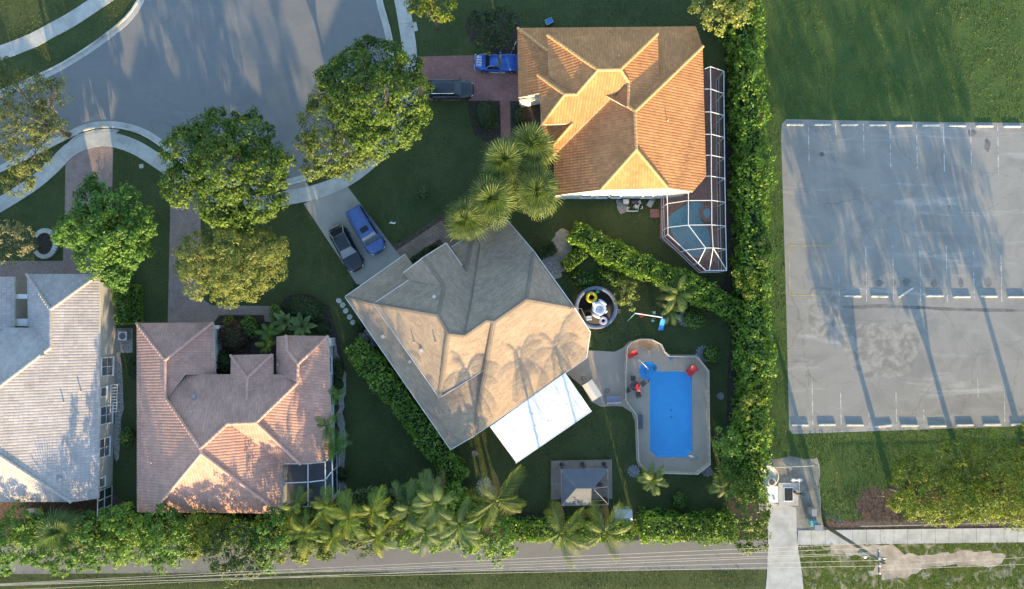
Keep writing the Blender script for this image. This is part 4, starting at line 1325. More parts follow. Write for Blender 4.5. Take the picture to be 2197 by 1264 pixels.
tree('tree', 'bright green tree beside the corner of the grey tiled house', 'tree',
     [(205, 432, 38, 5.8), (262, 445, 44, 5.8), (180, 490, 46, 5.8), (245, 500, 52, 6.4), (300, 478, 34, 5.4), (215, 548, 46, 5.4), (280, 540, 36, 5.2), (145, 498, 28, 5.0), (195, 398, 20, 5.2), (260, 588, 30, 4.6), (200, 480, 42, 3.2), (270, 490, 42, 3.2), (235, 535, 38, 3.0)], 'leaf_bright', .28, 1.9, 46, .54, tr=.2)
tree('tree', 'olive wispy tree by the sidewalk at the left edge', 'tree',
     [(60, 195, 42, 6.5), (112, 205, 30, 6.0), (48, 265, 52, 7.0), (100, 275, 42, 6.4), (62, 335, 50, 6.4), (46, 388, 34, 5.6), (0, 300, 60, 6.6), (0, 210, 45, 6.2), (125, 182, 18, 5.6), (20, 150, 30, 6)], 'leaf_olive', .2, 1.8, 46, .45, tr=.22, aspect=.4, low=-.2)
tree('small_tree', 'small cream leaved tree beside the curved stone border', 'tree',
     [(52, 515, 28, 3.2), (22, 530, 40, 3.4), (62, 540, 20, 2.8), (5, 505, 36, 3.4)], 'leaf_cream', .2, 1.8, 30, .36, tr=.1, aspect=.35)
tree('tree', 'lime green tree tip above the sidewalk at the top edge', 'tree',
     [(922, 28, 26, 5.0), (898, 14, 22, 5.0), (950, 16, 28, 5.0), (930, -10, 34, 5.4)], 'leaf_yellow', .28, 1.5, 30, .5, tr=.14)
tree('tree', 'yellow green tree at the top end of the long hedge', 'tree',
     [(1545, 34, 36, 4.8), (1512, 22, 26, 4.6), (1585, 24, 32, 4.8), (1550, -10, 44, 5.0)], 'leaf_pale', .28, 1.5, 30, .5, tr=.14)
tree('large_shrub', 'large dark shrub beside the blue sports car', 'shrub',
     [(1040, 62, 30, 1.9), (1072, 66, 32, 2.1), (1050, 92, 24, 1.5), (1085, 42, 26, 1.9), (1030, 42, 22, 1.6)], 'leaf_dark', .26, 2.2, 30, .36, tr=.06)
tree('tree', 'sunlit loose crowned tree below the parking lot, left of its pair', 'tree',
     [(1950, 1020, 36, 3.8), (1985, 1055, 52, 5.2), (1940, 1062, 34, 3.6), (2025, 1062, 46, 6.4), (1985, 1090, 30, 4.4), (2040, 1092, 34, 6.0), (2000, 1010, 40, 5.4), (1965, 985, 26, 4.6), (1972, 1078, 32, 6.8), (2022, 1088, 38, 7.2), (2065, 1082, 34, 7.2), (1960, 1068, 34, 4.2), (2010, 1072, 36, 4.4), (2058, 1070, 34, 4.6), (2040, 1040, 34, 5.8)], 'leaf_yellow', .21, 1.6, 46, .5, base=(1912, 1045), tr=.26, aspect=.45, low=-.8)
tree('tree', 'sunlit loose crowned tree below the parking lot, right of its pair', 'tree',
     [(2110, 1030, 48, 4.2), (2150, 1060, 56, 5.6), (2095, 1075, 40, 4.6), (2180, 1090, 44, 6.2), (2120, 990, 44, 5.2), (2075, 1000, 34, 4.4), (2165, 1010, 50, 6.0), (2060, 965, 30, 4.8), (2130, 955, 28, 5.4), (2110, 1078, 42, 7.2), (2160, 1070, 44, 7.2), (2205, 1060, 46, 7.2), (2108, 1066, 38, 4.2), (2160, 1060, 40, 4.4), (2210, 1050, 40, 4.4), (2180, 1040, 40, 5.8)], 'leaf_yellow', .21, 1.6, 46, .5, base=(2071, 1042), tr=.26, aspect=.45, low=-.8)
tree('tree', 'tree just outside the right edge, throwing its shadow over the parking lot', 'tree',
     [(2240, 960, 55, 5.0), (2290, 985, 60, 6.0), (2250, 1010, 50, 5.0), (2300, 930, 55, 6.4), (2215, 985, 30, 4.4), (2260, 1000, 50, 7.2), (2320, 1000, 55, 7.4), (2380, 990, 55, 7.2), (2270, 1040, 45, 4.6), (2330, 1030, 45, 4.6), (2340, 1010, 45, 6)], 'leaf_yellow', .3, 1.1, 26, .55, base=(2195, 955), tr=.26, aspect=.45, low=-.8)

# ---- clipped hedges
def hedge(name, label, path, w, h, mat, dens=46, leaf=.24, rough=.28, cat='hedge', ragged=.5, round_=False, z0=0.0):
    line = catmull(PS(path, h), 6)
    cum = [0.0]
    for i in range(1, len(line)):
        cum.append(cum[-1] + (line[i] - line[i - 1]).length)
    tot = cum[-1]
    n = int(tot * (w + 2 * h) * dens)
    s = npr.uniform(0, tot, n)
    seg = np.clip(np.searchsorted(cum, s) - 1, 0, len(line) - 2)
    LA = np.array([[p.x, p.y] for p in line])
    t = ((s - np.array(cum)[seg]) / np.maximum(np.array(cum)[seg + 1] - np.array(cum)[seg], 1e-6))[:, None]
    c = LA[seg] * (1 - t) + LA[seg + 1] * t
    d = unit(LA[seg + 1] - LA[seg])
    nn = np.stack([-d[:, 1], d[:, 0]], 1)
    per = w + 2 * h
    u = npr.uniform(0, per, n)
    ph = npr.uniform(0, 6.28, 6)
    bump = (np.sin(s * 1.9 + u * 1.3 + ph[0]) + np.sin(s * 3.7 - u * 2.1 + ph[1]) + np.sin(s * .8 + ph[2]) * 1.2 + np.sin(u * 4.1 + s * 5.3 + ph[3]) * .7) * rough * .3
    x = np.where(u < h, -w / 2, np.where(u > h + w, w / 2, u - h - w / 2))
    z = np.where(u < h, u, np.where(u > h + w, h + w - u + h, h))
    z = np.where(u > h + w, 2 * h + w - u, z)
    nx = np.where(u < h, -1., np.where(u > h + w, 1., x / w * .6))
    nz = np.where((u < h) | (u > h + w), .25, 1.)
    jit = npr.normal(0, rough * .33, n) * ragged + bump
    x = x + nx * jit
    z = np.clip(z + nz * jit, 0.06, None)
    pos = np.stack([c[:, 0] + nn[:, 0] * x, c[:, 1] + nn[:, 1] * x, z + z0], 1)
    nrm = np.stack([nn[:, 0] * nx, nn[:, 1] * nx, nz], 1)
    # end caps
    ne = int(w * h * dens)
    for e, sg in ((0, -1), (-1, 1)):
        dd = (LA[1] - LA[0]) if e == 0 else (LA[-1] - LA[-2])
        dd = dd / np.linalg.norm(dd)
        xx = npr.uniform(-w / 2, w / 2, ne)
        zz = npr.uniform(.05, h, ne)
        pp = LA[e] + sg * dd * npr.normal(0.0, rough * .4, (ne, 1)) + np.array([-dd[1], dd[0]]) * xx[:, None]
        pos = np.concatenate([pos, np.column_stack([pp, zz])])
        nrm = np.concatenate([nrm, np.column_stack([np.tile(sg * dd, (ne, 1)), np.full(ne, .4)])])
    # inner leaves so that the hedge is dense
    k = int(n * .3)
    ii = npr.integers(0, n, k)
    pp = pos[ii].copy()
    pp[:, :2] = c[ii] + (pp[:, :2] - c[ii]) * .75
    pp[:, 2] *= .86
    pos = np.concatenate([pos, pp])
    nrm = np.concatenate([nrm, nrm[ii]])
    base = line[len(line) // 2].copy()
    base.z = 0
    root = empty(name, base, label, cat)
    link('foliage', leaf_mesh('foliage', pos, nrm, leaf, mat, .6, base, wild=.75), root)
    stems = MB()
    m = max(2, int(tot / 1.1))
    for i in range(m):
        q = line[min(len(line) - 1, int(i / max(m - 1, 1) * (len(line) - 1)))]
        stems.tube([(q.x, q.y, 0), (q.x + rnd.uniform(-.1, .1), q.y + rnd.uniform(-.1, .1), h * .5), (q.x + rnd.uniform(-.2, .2), q.y + rnd.uniform(-.2, .2), h * .9)], [.05, .04, .015], 5)
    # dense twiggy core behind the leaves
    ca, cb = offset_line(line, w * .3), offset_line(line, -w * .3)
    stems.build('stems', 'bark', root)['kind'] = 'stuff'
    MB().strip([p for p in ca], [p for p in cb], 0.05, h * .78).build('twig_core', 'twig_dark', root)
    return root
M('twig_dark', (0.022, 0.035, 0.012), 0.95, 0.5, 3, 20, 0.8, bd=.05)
hedge('hedge', 'very long tall hedge between the back gardens and the parking lot', [(1606, -30), (1614, 150), (1620, 300), (1625, 450), (1628, 600), (1630, 800), (1624, 950), (1618, 1075)], 2.3, 4.0, 'leaf_hedge', 40, .3, .5, ragged=.7)
hedge('hedge', 'slanting tall hedge from the oval bushes to the long hedge, below the orange tiled house', [(1234, 494), (1330, 548), (1420, 586), (1500, 622), (1596, 672)], 2.0, 2.7, 'leaf_hedge', 48, .28, .4)
hedge('hedge', 'slanting hedge along the lower left side of the shingled house', [(757, 742), (830, 830), (900, 917), (985, 1034)], 2.15, 2.5, 'leaf_hedge', 48, .26, .36)
hedge('hedge', 'hedge under the two tall coconut palms beside the bottom road', [(1092, 1142), (1200, 1146), (1290, 1146), (1358, 1142)], 1.7, 2.8, 'leaf_hedge', 46, .26, .4)
hedge('hedge', 'thick hedge beside the bottom road, below the swimming pool', [(1380, 1136), (1450, 1138), (1520, 1140), (1580, 1136)], 2.3, 2.9, 'leaf_hedge', 46, .26, .42)
hedge('hedge', 'rough hedge running behind the shrubs below the grey and pink tiled houses', [(20, 1150), (150, 1152), (300, 1146), (450, 1148), (590, 1140)], 2.0, 3.0, 'leaf_hedge', 34, .28, .8, ragged=1.0)
hedge('hedge', 'rough dark hedge running through the golden and bluish palms', [(625, 1128), (720, 1118), (820, 1108), (920, 1106), (1030, 1112)], 2.4, 3.4, 'leaf_dark', 34, .28, .8, ragged=1.0)
hedge('hedge', 'short clipped hedge touching the right corner of the shingled house', [(1156, 545), (1174, 536), (1190, 527)], 1.05, 1.1, 'leaf_dark', 90, .16, .14)
hedge('hedge', 'short clipped hedge beside the bare soil, ending at the slanting tall hedge', [(1212, 572), (1232, 555), (1252, 538)], 1.25, 1.2, 'leaf_hedge', 80, .17, .16)
hedge('hedge', 'boxy green hedge between the grey tiled house and the pink tiled house', [(254, 612), (256, 650), (258, 694)], 1.2, 2.0, 'leaf_bright', 66, .2, .2)
hedge('hedge', 'low hedge of darker green alongside the boxy green hedge', [(282, 612), (284, 650), (284, 694)], 1.1, 1.1, 'leaf_hedge', 66, .18, .2)
hedge('hedge', 'small clipped hedge in the front bed of the shingled house', [(886, 562), (908, 548), (938, 528)], .8, .8, 'leaf_dark', 100, .15, .14)

# ---- mounded bushes and shrubs
def bush(name, label, px, py, rx, ry, h, mat, rot=0., leaf=.16, per=3.2, leaves=26, cat='bush', clump=.2, z=None):
    c = P(px, py, h * .5)
    k = mpp(h * .5)
    rx, ry = rx * k, ry * k
    cc = Vector((c.x, c.y, 0))
    root = empty(name, cc, label, cat)
    nl = int(per * math.pi * (rx + ry) * h * leaves * .55) + 60
    d = unit(npr.normal(0, 1, (nl, 3)))
    d[:, 2] = np.abs(d[:, 2]) * npr.choice([1, 1, 1, -.5], nl)
    ph = npr.uniform(0, 6.28, 4)
    b = 1 + .05 * np.sin(d[:, 0] * 9 + ph[0]) + .05 * np.sin(d[:, 1] * 8 + ph[1]) + .04 * np.sin(d[:, 2] * 11 + ph[2])
    b = b * npr.uniform(.8, 1.04, nl)
    q = d * b[:, None] * np.array([rx, ry, h * .5])
    cr, sr = math.cos(rot), math.sin(rot)
    pos = np.stack([cc.x + q[:, 0] * cr - q[:, 1] * sr, cc.y + q[:, 0] * sr + q[:, 1] * cr, np.maximum(q[:, 2] + h * .5, .05)], 1)
    link('foliage', leaf_mesh('foliage', pos, d + np.array([0, 0, .3]), leaf, mat, .6, cc), root)
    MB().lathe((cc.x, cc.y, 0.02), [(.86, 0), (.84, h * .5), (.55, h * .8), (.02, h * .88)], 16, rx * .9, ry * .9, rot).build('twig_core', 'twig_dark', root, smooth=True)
    return root
bush('bush', 'oval clipped dark bush in the planted courtyard of the pink tiled house', 537, 701, 17, 27, 1.7, 'leaf_hedge', .42)
bush('bush', 'oval clipped bush at the end of the paver walk', 591, 673, 13, 22, 1.5, 'leaf_hedge', .2)
bush('bush', 'wide dark mound of shrubs in front of the pink tiled house', 655, 664, 48, 30, 1.5, 'leaf_dark', -.2, leaf=.2)
bush('bush', 'low dark mound beside the corner of the pink tiled roof', 690, 704, 24, 15, .9, 'leaf_dark', -.2)
bush('bush', 'burgundy leaved shrub in the courtyard of the pink tiled house', 502, 722, 34, 36, 1.9, 'leaf_burgundy', .2, leaf=.2, clump=.4)
bush('bush', 'dark green shrub at the inner corner of the courtyard', 480, 775, 20, 24, 1.5, 'leaf_dark', 0, leaf=.22)
bush('bush', 'small shrub with orange tinted leaves by the paver walk', 492, 690, 12, 13, 1.2, 'leaf_gold', 0)
bush('bush', 'kidney shaped clipped bush beside the brick walk', 1042, 246, 31, 37, 1.4, 'leaf_dark', .2)
bush('bush', 'low flowering shrub between the brick walk and the orange tiled house', 1112, 250, 12, 26, .9, 'leaf_dark', 0)
bush('bush', 'small bluish bush alone on the front lawn', 905, 416, 17, 14, 1.0, 'leaf_bluish', .3)
bush('bush', 'round clipped ball bush near the end of the slanting hedge', 1488, 684, 24, 21, 1.5, 'leaf_hedge', -.2)
bush('bush', 'round clipped ball bush at the corner of the pool deck', 1526, 759, 19, 19, 1.4, 'leaf_hedge', 0)
bush('bush', 'small leafy shrub alone on the lawn below the pool', 1458, 1074, 16, 19, 1.3, 'leaf_bright', .2, leaf=.2)
bush('bush', 'clipped oval shrub between the grey tiled house and the pink tiled house', 271, 936, 16, 22, 1.3, 'leaf_bright', 0)
bush('bush', 'leafy shrub against the wall of the pink tiled house, below the air conditioner', 288, 790, 13, 30, 1.2, 'leaf_dark', 0)
bush('bush', 'dark shrub at the upper right side of the pink tiled house', 727, 790, 12, 26, 1.1, 'leaf_dark', .1)
bush('bush', 'dark shrub beside the screened porch', 730, 1018, 15, 17, 1.0, 'leaf_dark', 0)
bush('bush', 'dark shrub at the right wall of the pink tiled house, above the small palms', 726, 826, 11, 16, 1.0, 'leaf_dark', 0)
bush('bush', 'sprawling green plants behind the trampoline', 1250, 600, 34, 20, .7, 'leaf_hedge', -.3, leaf=.24)
bush('bush', 'loose green plants below the slanting hedge', 1310, 590, 30, 22, .8, 'leaf_hedge', -.4, leaf=.24)
bush('bush', 'low shrub along the left wall of the shingled house', 770, 705, 14, 9, .8, 'leaf_dark', -.9)
bush('bush', 'small weedy clump by the garage corner', 763, 618, 12, 6, .5, 'leaf_dark', .6)
tree('shrub', 'airy yellow green shrub touching the trampoline', 'shrub', [(1342, 628, 26, 1.5), (1352, 645, 18, 1.2), (1330, 618, 16, 1.2)], 'leaf_pale', .2, 2.6, 26, .3, tr=.05)

# ---- shrubs along the bottom road
row = [
 ([(50, 1117, 35, 4.2), (30, 1157, 46, 4.4), (20, 1197, 35, 3.7), (70, 1182, 28, 3.6)], 'leaf_bright', 'leafy green shrub at the bottom left corner'),
 ([(205, 1137, 42, 4.2), (180, 1172, 39, 4.0), (225, 1172, 35, 3.8), (215, 1197, 26, 3.2)], 'leaf_bright', 'green shrub right of the silvery fan palm'),
 ([(260, 1117, 32, 4.2), (285, 1152, 42, 4.4), (310, 1182, 30, 3.8), (255, 1187, 26, 3.6)], 'leaf_hedge', 'bushy shrub below the left corner of the pink tiled roof'),
 ([(350, 1112, 30, 4.4), (365, 1147, 42, 4.6), (385, 1177, 35, 4.0), (335, 1167, 28, 4.0), (350, 1205, 19, 3.2)], 'leaf_bright', 'bushy shrub below the pointed hip of the pink tiled roof'),
 ([(425, 1127, 32, 4.2), (440, 1157, 37, 4.2), (410, 1172, 28, 3.8), (455, 1132, 26, 4.0)], 'leaf_yellow', 'yellowish bushy shrub in the row under the pink tiled roof'),
 ([(510, 1157, 42, 5.0), (480, 1187, 42, 4.8), (525, 1202, 42, 4.6), (550, 1172, 32, 4.4), (500, 1225, 23, 3.8)], 'leaf_dark', 'dark big leaved tree reaching over the bottom road'),
 ([(580, 1132, 37, 4.6), (565, 1172, 35, 4.4), (600, 1167, 30, 4.2), (575, 1202, 23, 3.6)], 'leaf_bright', 'bright green shrub under the corner of the screened porch'),
 ([(900, 1100, 39, 4.4), (940, 1137, 42, 3.6), (880, 1147, 35, 3.6), (990, 1100, 39, 3.6), (1000, 1152, 35, 3.0), (860, 1117, 32, 4.4)], 'leaf_hedge', 'dense undergrowth beneath the bluish feather palms'),
 ([(690, 1117, 42, 3.2), (650, 1147, 37, 3.0), (750, 1127, 49, 4.6), (810, 1117, 46, 5.2), (790, 1157, 35, 3.6), (700, 1167, 30, 3), (840, 1100, 35, 4.6)], 'leaf_dark', 'dark undergrowth beneath the golden palms'),
 ([(1050, 1127, 37, 4.2), (1075, 1157, 35, 4.2), (1035, 1167, 32, 3.8), (1065, 1185, 23, 3.4)], 'leaf_hedge', 'leafy shrub under the leaning coconut palm'),
 ([(1590, 1060, 30, 4.8), (1610, 1100, 39, 5.2), (1600, 1147, 35, 4.8), (1625, 1147, 28, 4.4), (1570, 1010, 26, 4.2)], 'leaf_deep', 'dark tree at the lower end of the long hedge by the utility yard'),
 ([(1555, 935, 23, 4.2), (1570, 960, 26, 4.4), (1548, 955, 16, 3.6)], 'leaf_hedge', 'leafy shrub bulging from the long hedge right of the pool'),
]
row += [([(760, 1085, 34, 5.2), (800, 1075, 34, 5.4), (845, 1078, 34, 5.2), (780, 1110, 36, 3.6), (830, 1115, 36, 3.6)], 'leaf_dark', 'dense dark thicket on the lawn side behind the golden palms'),
        ([(890, 1065, 30, 4.6), (930, 1068, 32, 5.0), (975, 1075, 32, 4.6), (910, 1095, 34, 3.2), (960, 1100, 34, 3.2)], 'leaf_hedge', 'dense thicket on the lawn side behind the bluish feather palms'),
        ([(90, 1190, 26, 3.4), (130, 1200, 28, 3.2), (170, 1200, 24, 3.2)], 'leaf_bright', 'low leafy shrub in front of the silvery fan palm'),
        ([(640, 1180, 26, 3.4), (680, 1185, 24, 3.2), (610, 1185, 20, 3.2)], 'leaf_yellow', 'yellowish shrub hanging over the road below the golden palms')]
row += [([(1606, 110, 22, 4.0), (1620, 150, 20, 4.2)], 'leaf_bright', 'fresh green bulge near the top of the long hedge'),
        ([(1640, 330, 20, 4.0), (1632, 365, 22, 4.2), (1644, 390, 14, 3.8)], 'leaf_hedge', 'leafy bulge of the long hedge beside the top of the parking lot'),
        ([(1600, 590, 22, 3.8), (1618, 622, 20, 4.0)], 'leaf_yellow', 'yellowish patch of the long hedge where the slanting hedge meets it'),
        ([(1645, 520, 16, 4.0), (1640, 550, 18, 4.0)], 'leaf_mid', 'dull green bulge of the long hedge beside the yellow painted bay'),
        ([(1640, 760, 20, 4.0), (1648, 790, 16, 3.8), (1610, 775, 18, 4.2)], 'leaf_bright', 'fresh green bulge of the long hedge right of the ball bushes'),
        ([(1615, 850, 22, 4.2), (1600, 880, 18, 3.8)], 'leaf_yellow', 'yellowish patch of the long hedge right of the pool')]
for lobes, mt, lb in row:
    tree('shrub', lb, 'shrub', lobes, mt, .23, 1.8, 42, .42, tr=.09)

# ---- palms
def strip_leaf(mb, pts, w, side):
    k = len(mb.v)
    n = len(pts)
    for i, p in enumerate(pts):
        ww = w * .68 * (1 - (i / (n - 1)) ** 1.6) * (.55 + .45 * min(1, i * 2 / n)) + .004
        mb.v += [tuple(p - side * ww), tuple(p + side * ww)]
    for i in range(n - 1):
        mb.f.append((k + 2 * i, k + 2 * i + 1, k + 2 * i + 3, k + 2 * i + 2))
def frond_mesh(name, L, rise, droop, lw, nl, mat, hang=.35, width=.045, sweep=.75, curl=0.0):
    mb = MB()
    def at(t):
        return Vector((L * t * (1 - .12 * t), curl * t * t, rise * L * t - droop * L * t * t))
    mb.tube([at(t) for t in (0, .25, .5, .75, 1)], [.035, .028, .02, .013, .006], 4)
    for i in range(nl):
        t = .14 + .86 * i / (nl - 1)
        p = at(t)
        d = (at(min(1, t + .02)) - at(t - .02)).normalized()
        s = Vector((-d.y, d.x, 0)).normalized()
        ln = lw * (math.sin(math.pi * (.18 + .74 * t)) ** .8) * rnd.uniform(.85, 1.1)
        for sg in (-1, 1):
            o = (s * sg + d * sweep).normalized()
            h = hang * rnd.uniform(.6, 1.3)
            q1 = p + o * ln * .5 + Vector((0, 0, -ln * .5 * h * .5 + .03))
            q2 = p + o * ln + Vector((0, 0, -ln * h))
            strip_leaf(mb, [p, q1, q2], width, (d * .8 + Vector((0, 0, .35)) - o * .2).normalized() if False else (d - o * d.dot(o)).normalized())
    return mb.mesh(name, mat)
def fan_mesh(name, pet, r, n, mat, tilt, droop):
    mb = MB()
    end = Vector((pet * math.cos(tilt), 0, pet * math.sin(tilt)))
    mb.tube([(0, 0, 0), end * .5 + Vector((0, 0, .05)), end], [.03, .022, .015], 4)
    t2 = tilt - .35
    ax = Vector((math.cos(t2), 0, math.sin(t2)))
    up = Vector((-math.sin(t2), 0, math.cos(t2)))
    for i in range(n):
        a = (-1 + 2 * i / (n - 1)) * 2.0
        d = ax * math.cos(a) + Vector((0, 1, 0)) * math.sin(a)
        s = (ax * -math.sin(a) + Vector((0, 1, 0)) * math.cos(a))
        rr = r * rnd.uniform(.85, 1.08) * (.78 + .22 * math.cos(a))
        m1 = end + d * rr * .55 + up * .04
        m2 = end + d * rr * .85 + Vector((0, 0, -droop * rr * .25))
        m3 = end + d * rr + Vector((0, 0, -droop * rr * .6))
        strip_leaf(mb, [end, m1, m2, m3], .034 * r, (s + up * rnd.uniform(-.4, .4)).normalized())
    return mb.mesh(name, mat)
brown_frond = None
def palm(name, label, px, py, z, leaf_meshes, n, scale=1.0, lean=(0, 0), tr=.14, cat='palm', group='palms', part='frond', bark='palm_bark', elev=(-.5, .9), brown=None):
    c = P(px, py, z)
    base = Vector((c.x - lean[0], c.y - lean[1], 0))
    root = empty(name, base, label, cat)
    top = Vector((lean[0], lean[1], z))
    MB().tube([(0, 0, -.05), (lean[0] * .2, lean[1] * .2, z * .3), (lean[0] * .6, lean[1] * .6, z * .7), top], [tr * 1.35, tr, tr * .85, tr * .8], 9).local('trunk', bark, root, True)
    MB().ell(top - Vector((0, 0, .12)), (tr * 1.5, tr * 1.5, .35)).local('crown_heart', 'leaf_yellow' if part == 'frond' else 'old_wood', root, True)
    for i in range(n):
        t = i / n
        o = link(part, leaf_meshes[min(int(t * len(leaf_meshes)), len(leaf_meshes) - 1)] if not (brown and i == n - 1) else brown, root)
        a = i * 2.39996 + rnd.uniform(-.45, .45)
        el = elev[1] + (elev[0] - elev[1]) * t + rnd.uniform(-.22, .22)
        o.location = top + Vector((0, 0, .05 - .25 * t))
        o.rotation_euler = (rnd.uniform(-.45, .45), -el, a)
        s = scale * rnd.uniform(.72, 1.18)
        o.scale = (s, s, s)
    return root
fan_set = [fan_mesh('fan_leaf', .75, 1.0, 22, 'leaf_palm', .3, d) for d in (.15, .45, .9)]
for x, y, lb in [(1000, 474, 'fan palm standing over the front edge of the shingled roof'), (1055, 431, 'fan palm second from the bottom left in the palm clump'), (1082, 350, 'fan palm at the upper left of the palm clump, by the lawn'),
                 (1140, 315, 'fan palm at the top of the palm clump, against the orange roof'), (1148, 414, 'fan palm at the lower right of the palm clump, by the white wall')]:
    palm('fan_palm', lb, x, y, 5.6 if x > 1020 else 5.2, fan_set, 58, 1.5 if x > 1020 else 1.3, (rnd.uniform(-.3, .3), rnd.uniform(-.3, .3)), .17, part='fan_leaf', elev=(-.55, 1.25))
fan_silver = [fan_mesh('fan_leaf', .8, 1.15, 22, 'leaf_bluish', .3, d) for d in (.15, .45, .8)]
palm('fan_palm', 'silvery green fan palm at the bottom left corner', 132, 1138, 4.2, fan_silver, 42, 1.15, (0, .2), .18, part='fan_leaf', elev=(-.6, 1.1))
dead = frond_mesh('frond', 2.6, -.1, .5, .6, 22, 'leaf_brown', 1.6, .025, .9, .5)
coco = [frond_mesh('frond', 3.0, .5, .5, .7, 30, 'leaf_coconut', .7, .03, .9), frond_mesh('frond', 3.4, .35, .6, .85, 31, 'leaf_coconut', 1.3, .03, .8, .5), frond_mesh('frond', 3.3, .2, .6, .85, 31, 'leaf_coconut', 1.6, .03, .8, -.5), frond_mesh('frond', 3.0, .0, .5, .8, 29, 'leaf_coconut', 1.8, .03, .7, .4)]
palm('coconut_palm', 'leaning coconut palm at the lower end of the slanting hedge', 1066, 1072, 6.6, coco, 12, 1.0, (.6, .2), .13, elev=(-.3, .55), brown=dead)
palm('coconut_palm', 'tall coconut palm, left of the two over the bottom hedge', 1205, 1142, 6.8, coco, 12, 1.0, (.3, -.2), .13, elev=(-.3, .6), brown=dead)
palm('coconut_palm', 'tall coconut palm, right of the two over the bottom hedge', 1296, 1142, 6.6, coco, 12, 1.05, (-.3, -.2), .13, elev=(-.3, .6), brown=dead)
small = [frond_mesh('frond', 1.7, .5, .55, .5, 20, 'leaf_bright', .5, .035), frond_mesh('frond', 1.75, .25, .6, .5, 20, 'leaf_bright', .9, .035)]
pygmy = [frond_mesh('frond', 1.7, .5, .6, .42, 30, 'leaf_palm', .5, .028), frond_mesh('frond', 1.75, .25, .65, .42, 30, 'leaf_palm', .7, .028)]
palm('feather_palm', 'short feather palm beside the left lower corner of the pool deck', 1400, 1030, 3.0, pygmy, 24, .95, (0, 0), .1, elev=(-.35, .8))
palm('feather_palm', 'short feather palm beside the right lower corner of the pool deck', 1560, 1040, 3.2, pygmy, 24, 1.0, (-.2, 0), .1, elev=(-.35, .8))
palm('feather_palm', 'topmost of three small palms along the pink tiled house', 716, 850, 2.8, small, 13, .8, (0, 0), .07, elev=(-.2, .8))
palm('feather_palm', 'middle of three small palms along the pink tiled house', 700, 914, 3.0, small, 13, .85, (.2, 0), .07, elev=(-.2, .8))
palm('feather_palm', 'lowest of three small palms along the pink tiled house', 721, 957, 3.0, small, 14, .85, (0, 0), .07, elev=(-.2, .8))
palm('feather_palm', 'small palm in the courtyard, touching the pink roof', 575, 712, 2.4, small, 12, .75, (0, 0), .06, elev=(-.1, .8))
palm('feather_palm', 'yellowish small palm in the courtyard beside the pink front gable', 572, 742, 2.2, [frond_mesh('frond', 1.5, .45, .55, .45, 22, 'leaf_gold', .6, .05)], 10, .7, (0, 0), .06, elev=(-.1, .8))
gold = [frond_mesh('frond', 2.2, .75, .7, .6, 24, 'leaf_yellow', .6, .04, .9, .3), frond_mesh('frond', 2.3, .5, .75, .62, 24, 'leaf_mid', 1.2, .04, .9, -.5), frond_mesh('frond', 2.3, .35, .75, .62, 24, 'leaf_gold', 1.3, .04, .9, .7), frond_mesh('frond', 2.2, .3, .7, .6, 24, 'leaf_bright', 1.5, .04, .9, .6), frond_mesh('frond', 2.1, .2, .6, .6, 22, 'leaf_bright', 1.4, .04, .8, -.4)]
blue = [frond_mesh('frond', 2.5, .7, .65, .66, 28, 'leaf_bluish', .7, .032, .9, .3), frond_mesh('frond', 2.8, .45, .7, .7, 28, 'leaf_bluish', 1.2, .032, .9, -.4), frond_mesh('frond', 2.6, .25, .65, .7, 28, 'leaf_bright', 1.4, .032, .9, .5)]
for x, y, z, s, lb in [(632, 1092, 4.4, .8, 'golden palm clump touching the bottom of the screened porch'), (655, 1140, 5.0, .95, 'golden palm clump left of the widest one, over the bottom road'), (700, 1085, 5.8, .8, 'golden palm clump at the lower right corner of the screened porch'),
                       (715, 1150, 5.6, .9, 'golden palm clump whose yellow tips hang over the bottom road'), (750, 1110, 7.2, 1.0, 'golden palm clump in the middle of the golden palms'), (800, 1095, 7.6, .9, 'golden palm clump on the lawn side, right end of the golden palms'), (810, 1150, 6.8, .85, 'golden palm clump on the road side, right end of the golden palms')]:
    palm('palm_clump', lb, x, y, z, gold, 16, s, (0, 0), .1, elev=(-.1, .75))
for x, y, z, s, lb in [(880, 1090, 5.5, .9, 'bluish feather palm next to the golden palms'), (935, 1075, 5.9, .95, 'bluish feather palm in the middle of its group'), (915, 1140, 5.2, .9, 'bluish feather palm nearest the bottom road'), (985, 1125, 5.4, .9, 'bluish feather palm next to the leaning coconut palm')]:
    palm('feather_palm', lb, x, y, z, blue, 17, s, (0, 0), .11, elev=(-.25, .75), brown=dead)
arch = [frond_mesh('frond', 2.2, .7, .75, .45, 22, 'leaf_pale', .5, .05), frond_mesh('frond', 2.2, .4, .7, .45, 22, 'leaf_olive', .7, .05)]
palm('palm_clump', 'arching pale palm clump beside the slide', 1452, 632, 2.2, arch, 20, .9, (0, 0), .08, elev=(-.2, .8))
palm('palm_clump', 'smaller arching pale palm clump between the slide and the ball bush', 1440, 665, 1.6, arch, 12, .7, (0, 0), .06, elev=(-.2, .7))
def paddle_mesh():
    mb = MB()
    pts = [Vector((.2 + 1.5 * t, 0, .9 * t - .75 * t * t)) for t in np.linspace(0, 1, 9)]
    mb.tube([Vector((0, 0, -.3)), pts[0], pts[3]], [.03, .025, .012], 4)
    k = len(mb.v)
    for i, p in enumerate(pts):
        w = .3 * math.sin(math.pi * min(1, .12 + i / 8 * .86)) + .01
        mb.v += [(p.x, -w, p.z + .1 * w), tuple(p), (p.x, w, p.z + .1 * w)]
    for i in range(8):
        mb.f += [(k + 3 * i, k + 3 * i + 1, k + 3 * i + 4, k + 3 * i + 3), (k + 3 * i + 1, k + 3 * i + 2, k + 3 * i + 5, k + 3 * i + 4)]
    return mb.mesh('paddle_leaf', 'leaf_bluish')
pm = paddle_mesh()
